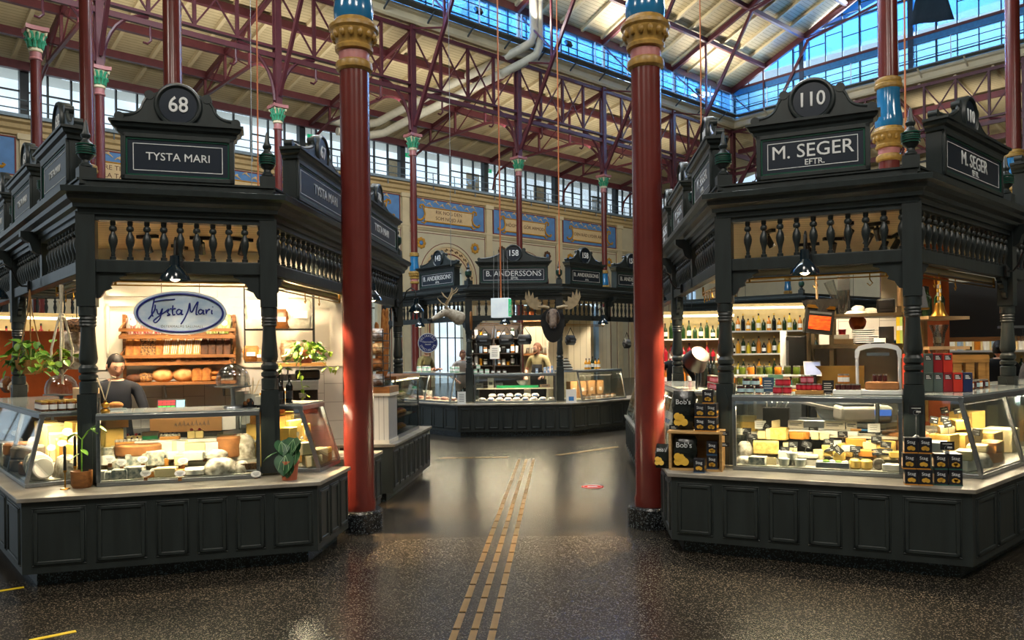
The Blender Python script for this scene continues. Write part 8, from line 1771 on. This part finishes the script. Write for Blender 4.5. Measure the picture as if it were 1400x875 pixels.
for s in(-1,1):
 MB().ball((s*.08,-.1,.06),.018,10,6).build('eye',NOSE,t);MB().ball((s*.03,-.345,-.24),(.015,.012,.018),8,6).build('nostril',NOSE,t)
 MB().at((s*.11,.0,.12),0,.2,s*1.0).lathe([(0,0),(.035,.05),(.03,.12),(0,.17)],10).build('ear',FURM,t)
 m=MB();m.tube([(s*.07,-.02,.15),(s*.18,-.03,.17),(s*.28,-.05,.17)],[.03,.028,.035],8)
 pal=[(.22,.12),(.34,.12),(.46,.2),(.52,.34),(.5,.46),(.47,.36),(.45,.5),(.41,.37),(.37,.45),(.35,.33),(.28,.36),(.28,.27),(.2,.26),(.24,.2)]
 q=[(s*x,z)for x,z in pal];q=q if s>0 else q[::-1];m.slab(q,-.07,-.04);m.build('antler',ANT,t)
m=MB().at((0,.36,-.12));m.slab([(.24*math.cos(a*PI/12)*(1 if math.sin(a*PI/12)>0 else .9),.3*math.sin(a*PI/12)*(1.0 if math.sin(a*PI/12)>0 else 1.25))for a in range(24)],-.03,.02);m.build('wooden_shield',BLACK,t)
W=bpy.data.worlds.new('world');SC.world=W;W.use_nodes=True
bg=W.node_tree.nodes['Background']
sky=W.node_tree.nodes.new('ShaderNodeTexSky');sky.sky_type='HOSEK_WILKIE';sky.turbidity=2.5;sky.sun_direction=(-.4,-.5,.7)
mixc=W.node_tree.nodes.new('ShaderNodeMix');mixc.data_type='RGBA';mixc.inputs[0].default_value=.75;mixc.inputs[7].default_value=(.62,.82,1,1)
W.node_tree.links.new(sky.outputs[0],mixc.inputs[6]);W.node_tree.links.new(mixc.outputs[2],bg.inputs[0]);bg.inputs[1].default_value=.75
def area(name,loc,rot,sx,sy,power,col):
 l=bpy.data.lights.new(name,'AREA');l.shape='RECTANGLE';l.size=sx;l.size_y=sy;l.energy=power;l.color=col
 o=bpy.data.objects.new(name,l);COL.objects.link(o);o.location=loc;o.rotation_euler=rot;return o
def aim(o,target):o.rotation_euler=(Vector(target)-Vector(o.location)).to_track_quat('-Z','Y').to_euler()
def spot(name,loc,target,power,ang=70,col=(1,.8,.52),rad=.04,blend=.6):
 l=bpy.data.lights.new(name,'SPOT');l.energy=power*.62;l.spot_size=R(ang);l.spot_blend=blend;l.color=col;l.shadow_soft_size=rad
 o=bpy.data.objects.new(name,l);COL.objects.link(o);o.location=loc;aim(o,target);return o
def point(name,loc,power,col=(1,.8,.52),rad=.06):
 l=bpy.data.lights.new(name,'POINT');l.energy=power;l.color=col;l.shadow_soft_size=rad
 o=bpy.data.objects.new(name,l);COL.objects.link(o);o.location=loc;return o
DAY=(.78,.9,1)
for k in range(4):
 a=area('clerestory_daylight',hall(8+k*8.5,V1+1.4,16.2),(0,0,0),8,2.4,1300,DAY);aim(a,hall(8+k*8.5,V1-8,8))
a=area('gable_daylight',hall(U1+1.2,14.5,17),(0,0,0),16,4,2600,DAY);aim(a,hall(U1-14,12,6))
a=area('gable_daylight',hall(3.0,14.2,17.5),(0,0,0),16,4,2200,DAY);aim(a,hall(25,14,9))
for k in range(6):
 a=area('gutter_uplight',hall(6.5+k*5.6,V1+.8,11.0),(0,0,0),5,.6,65,(1,.92,.78));aim(a,hall(6.5+k*5.6,V1+4.5,13))
for k in range(5):
 a=area('nave_uplight',hall(8+k*6.5,V1-1.2,14.9),(0,0,0),2,.3,130,(1,.92,.78));aim(a,hall(8+k*6.5,V1-5,18))
for k in range(3):
 a=area('aisle_uplight',hall(U1+1.2,20-k*6,11.9),(0,0,0),5,.6,45,(1,.92,.78));aim(a,hall(U1+5,20-k*6,13))
for x,y,pw in((-3,-1.5,170),(3,-1.5,170),(0,2.5,75),(-9,3,130),(9,3,130)):
 a=area('hall_fill',(x,y,9.5),(0,0,0),1.6,1.6,pw,(1,.93,.82));aim(a,(x*.5,y+4,0))  # unseen area lights added as fill to brighten the lower hall
for x,y in((0,13),(5,19),(-5,19),(10,22)):a=area('nave_fill',(x,y,12.5),(0,0,0),2,2,270,(.9,.96,1))  # added fill lights above the view, no lamp built for them
WARM=(1,.78,.5)
for s,y,z,ts,ty,tz_,pw in((.3,.5,2.62,.35,-.05,.7,150),(1.0,.5,2.62,.95,-.05,.7,150),(.45,.35,2.6,.4,1.8,1.55,130),(.85,.35,2.6,.95,1.8,1.55,130),(1.3,.6,2.62,1.7,1.9,1.8,120),(.05,.8,2.62,-.1,1.6,1.5,55)):
 spot('stall_spot',fp(LF,s,y,z),fp(LF,ts,ty,tz_),pw*.88,75,WARM)
for s in(.5,1.6,2.8):spot('stall_spot',fp(LA,fa(LA,s),.7,2.62),fp(LA,fa(LA,s),-.1,.75),85,80,WARM)
for s in(.5,1.6):spot('stall_spot',fp(LB,s,.7,2.62),fp(LB,s,-.1,.75),100,80,WARM)
for s in(.4,1.0):spot('stall_spot',fp(RF,s,.5,2.62),fp(RF,s,-.05,.7),150,75,WARM)
for s in(.6,1.7,2.9):spot('stall_spot',fp(RB,s,.7,2.62),fp(RB,s,-.1,.75),150,80,WARM)
for s in(.6,1.7,2.9):spot('stall_spot',fp(RA,fa(RA,s),.7,2.62),fp(RA,fa(RA,s),-.1,.75),150,80,WARM)
for s,y in((.3,1.0),(1.0,1.0),(.6,2.2)):spot('stall_spot',fp(RF,s,y,2.65),fp(RF,s,y+.7,.9),110,100,WARM)
spot('stall_spot',fp(RB,.8,1.2,2.65),fp(RB,.8,1.4,1.3),120,100,WARM)
for x,y in((3.2,10.5),(5.2,13.8),(3.4,13.8),(8.5,10.8),(-6.5,9.8),(-8,11.5),(6,17.5)):spot('stall_spot',(x,y,2.7),(x,y+.3,0),220,120,WARM)
for s in(.4,.9,1.4):spot('stall_spot',fp(XF,s,.5,2.62),fp(XF,s,.1,.7),110,90,(1,.9,.75))
for s in(.4,1.3):spot('stall_spot',fp(XF,s,1.0,2.62),fp(XF,s,1.7,1.5),110,100,(1,.88,.7))
for F_,s in((XB,.7),(XB,1.6),(XA,fa(XA,.7)),(XA,fa(XA,1.8))):spot('stall_spot',fp(F_,s,.7,2.62),fp(F_,s,0,.7),130,95,(1,.88,.7))
for p in LPT:spot('gooseneck_bulb',p+Vector((0,0,-.02)),p+Vector((0,0,-2)),45,130,WARM,.04)
for F_,s0_,s1_,y_ in((LF,.1,1.2,-.14),(LA,fa(LA,2.0),fa(LA,.1),-.09),(LB,.15,1.0,-.09),(RF,.1,1.3,-.14),(RB,.2,2.6,-.09),(RA,fa(RA,2.4),fa(RA,.3),-.09),(XF,.2,1.6,-.16),(XB,.3,1.5,-.09),(XA,fa(XA,2),fa(XA,.2),-.09)):
 p=fp(F_,(s0_+s1_)/2,y_,1.14);a=area('case_strip',p,(0,0,0),s1_-s0_,.03,15*(s1_-s0_),WARM);a.rotation_euler=(R(-18),0,F_[3])
SC.view_settings.exposure=.85
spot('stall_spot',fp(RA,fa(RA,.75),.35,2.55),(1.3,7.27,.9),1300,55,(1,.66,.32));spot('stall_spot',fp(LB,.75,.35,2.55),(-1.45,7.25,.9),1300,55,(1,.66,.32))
spot('stall_spot',fp(LF,.15,.55,2.62),fp(LF,.1,1.15,1.45),110,50,WARM)  # extra spot added to brighten the woman's face
spot('stall_spot',fp(LF,.65,.12,2.5),fp(LF,.7,1.95,.95),60,60,WARM)  # extra spot added to reach the tiles that the bread rack shades
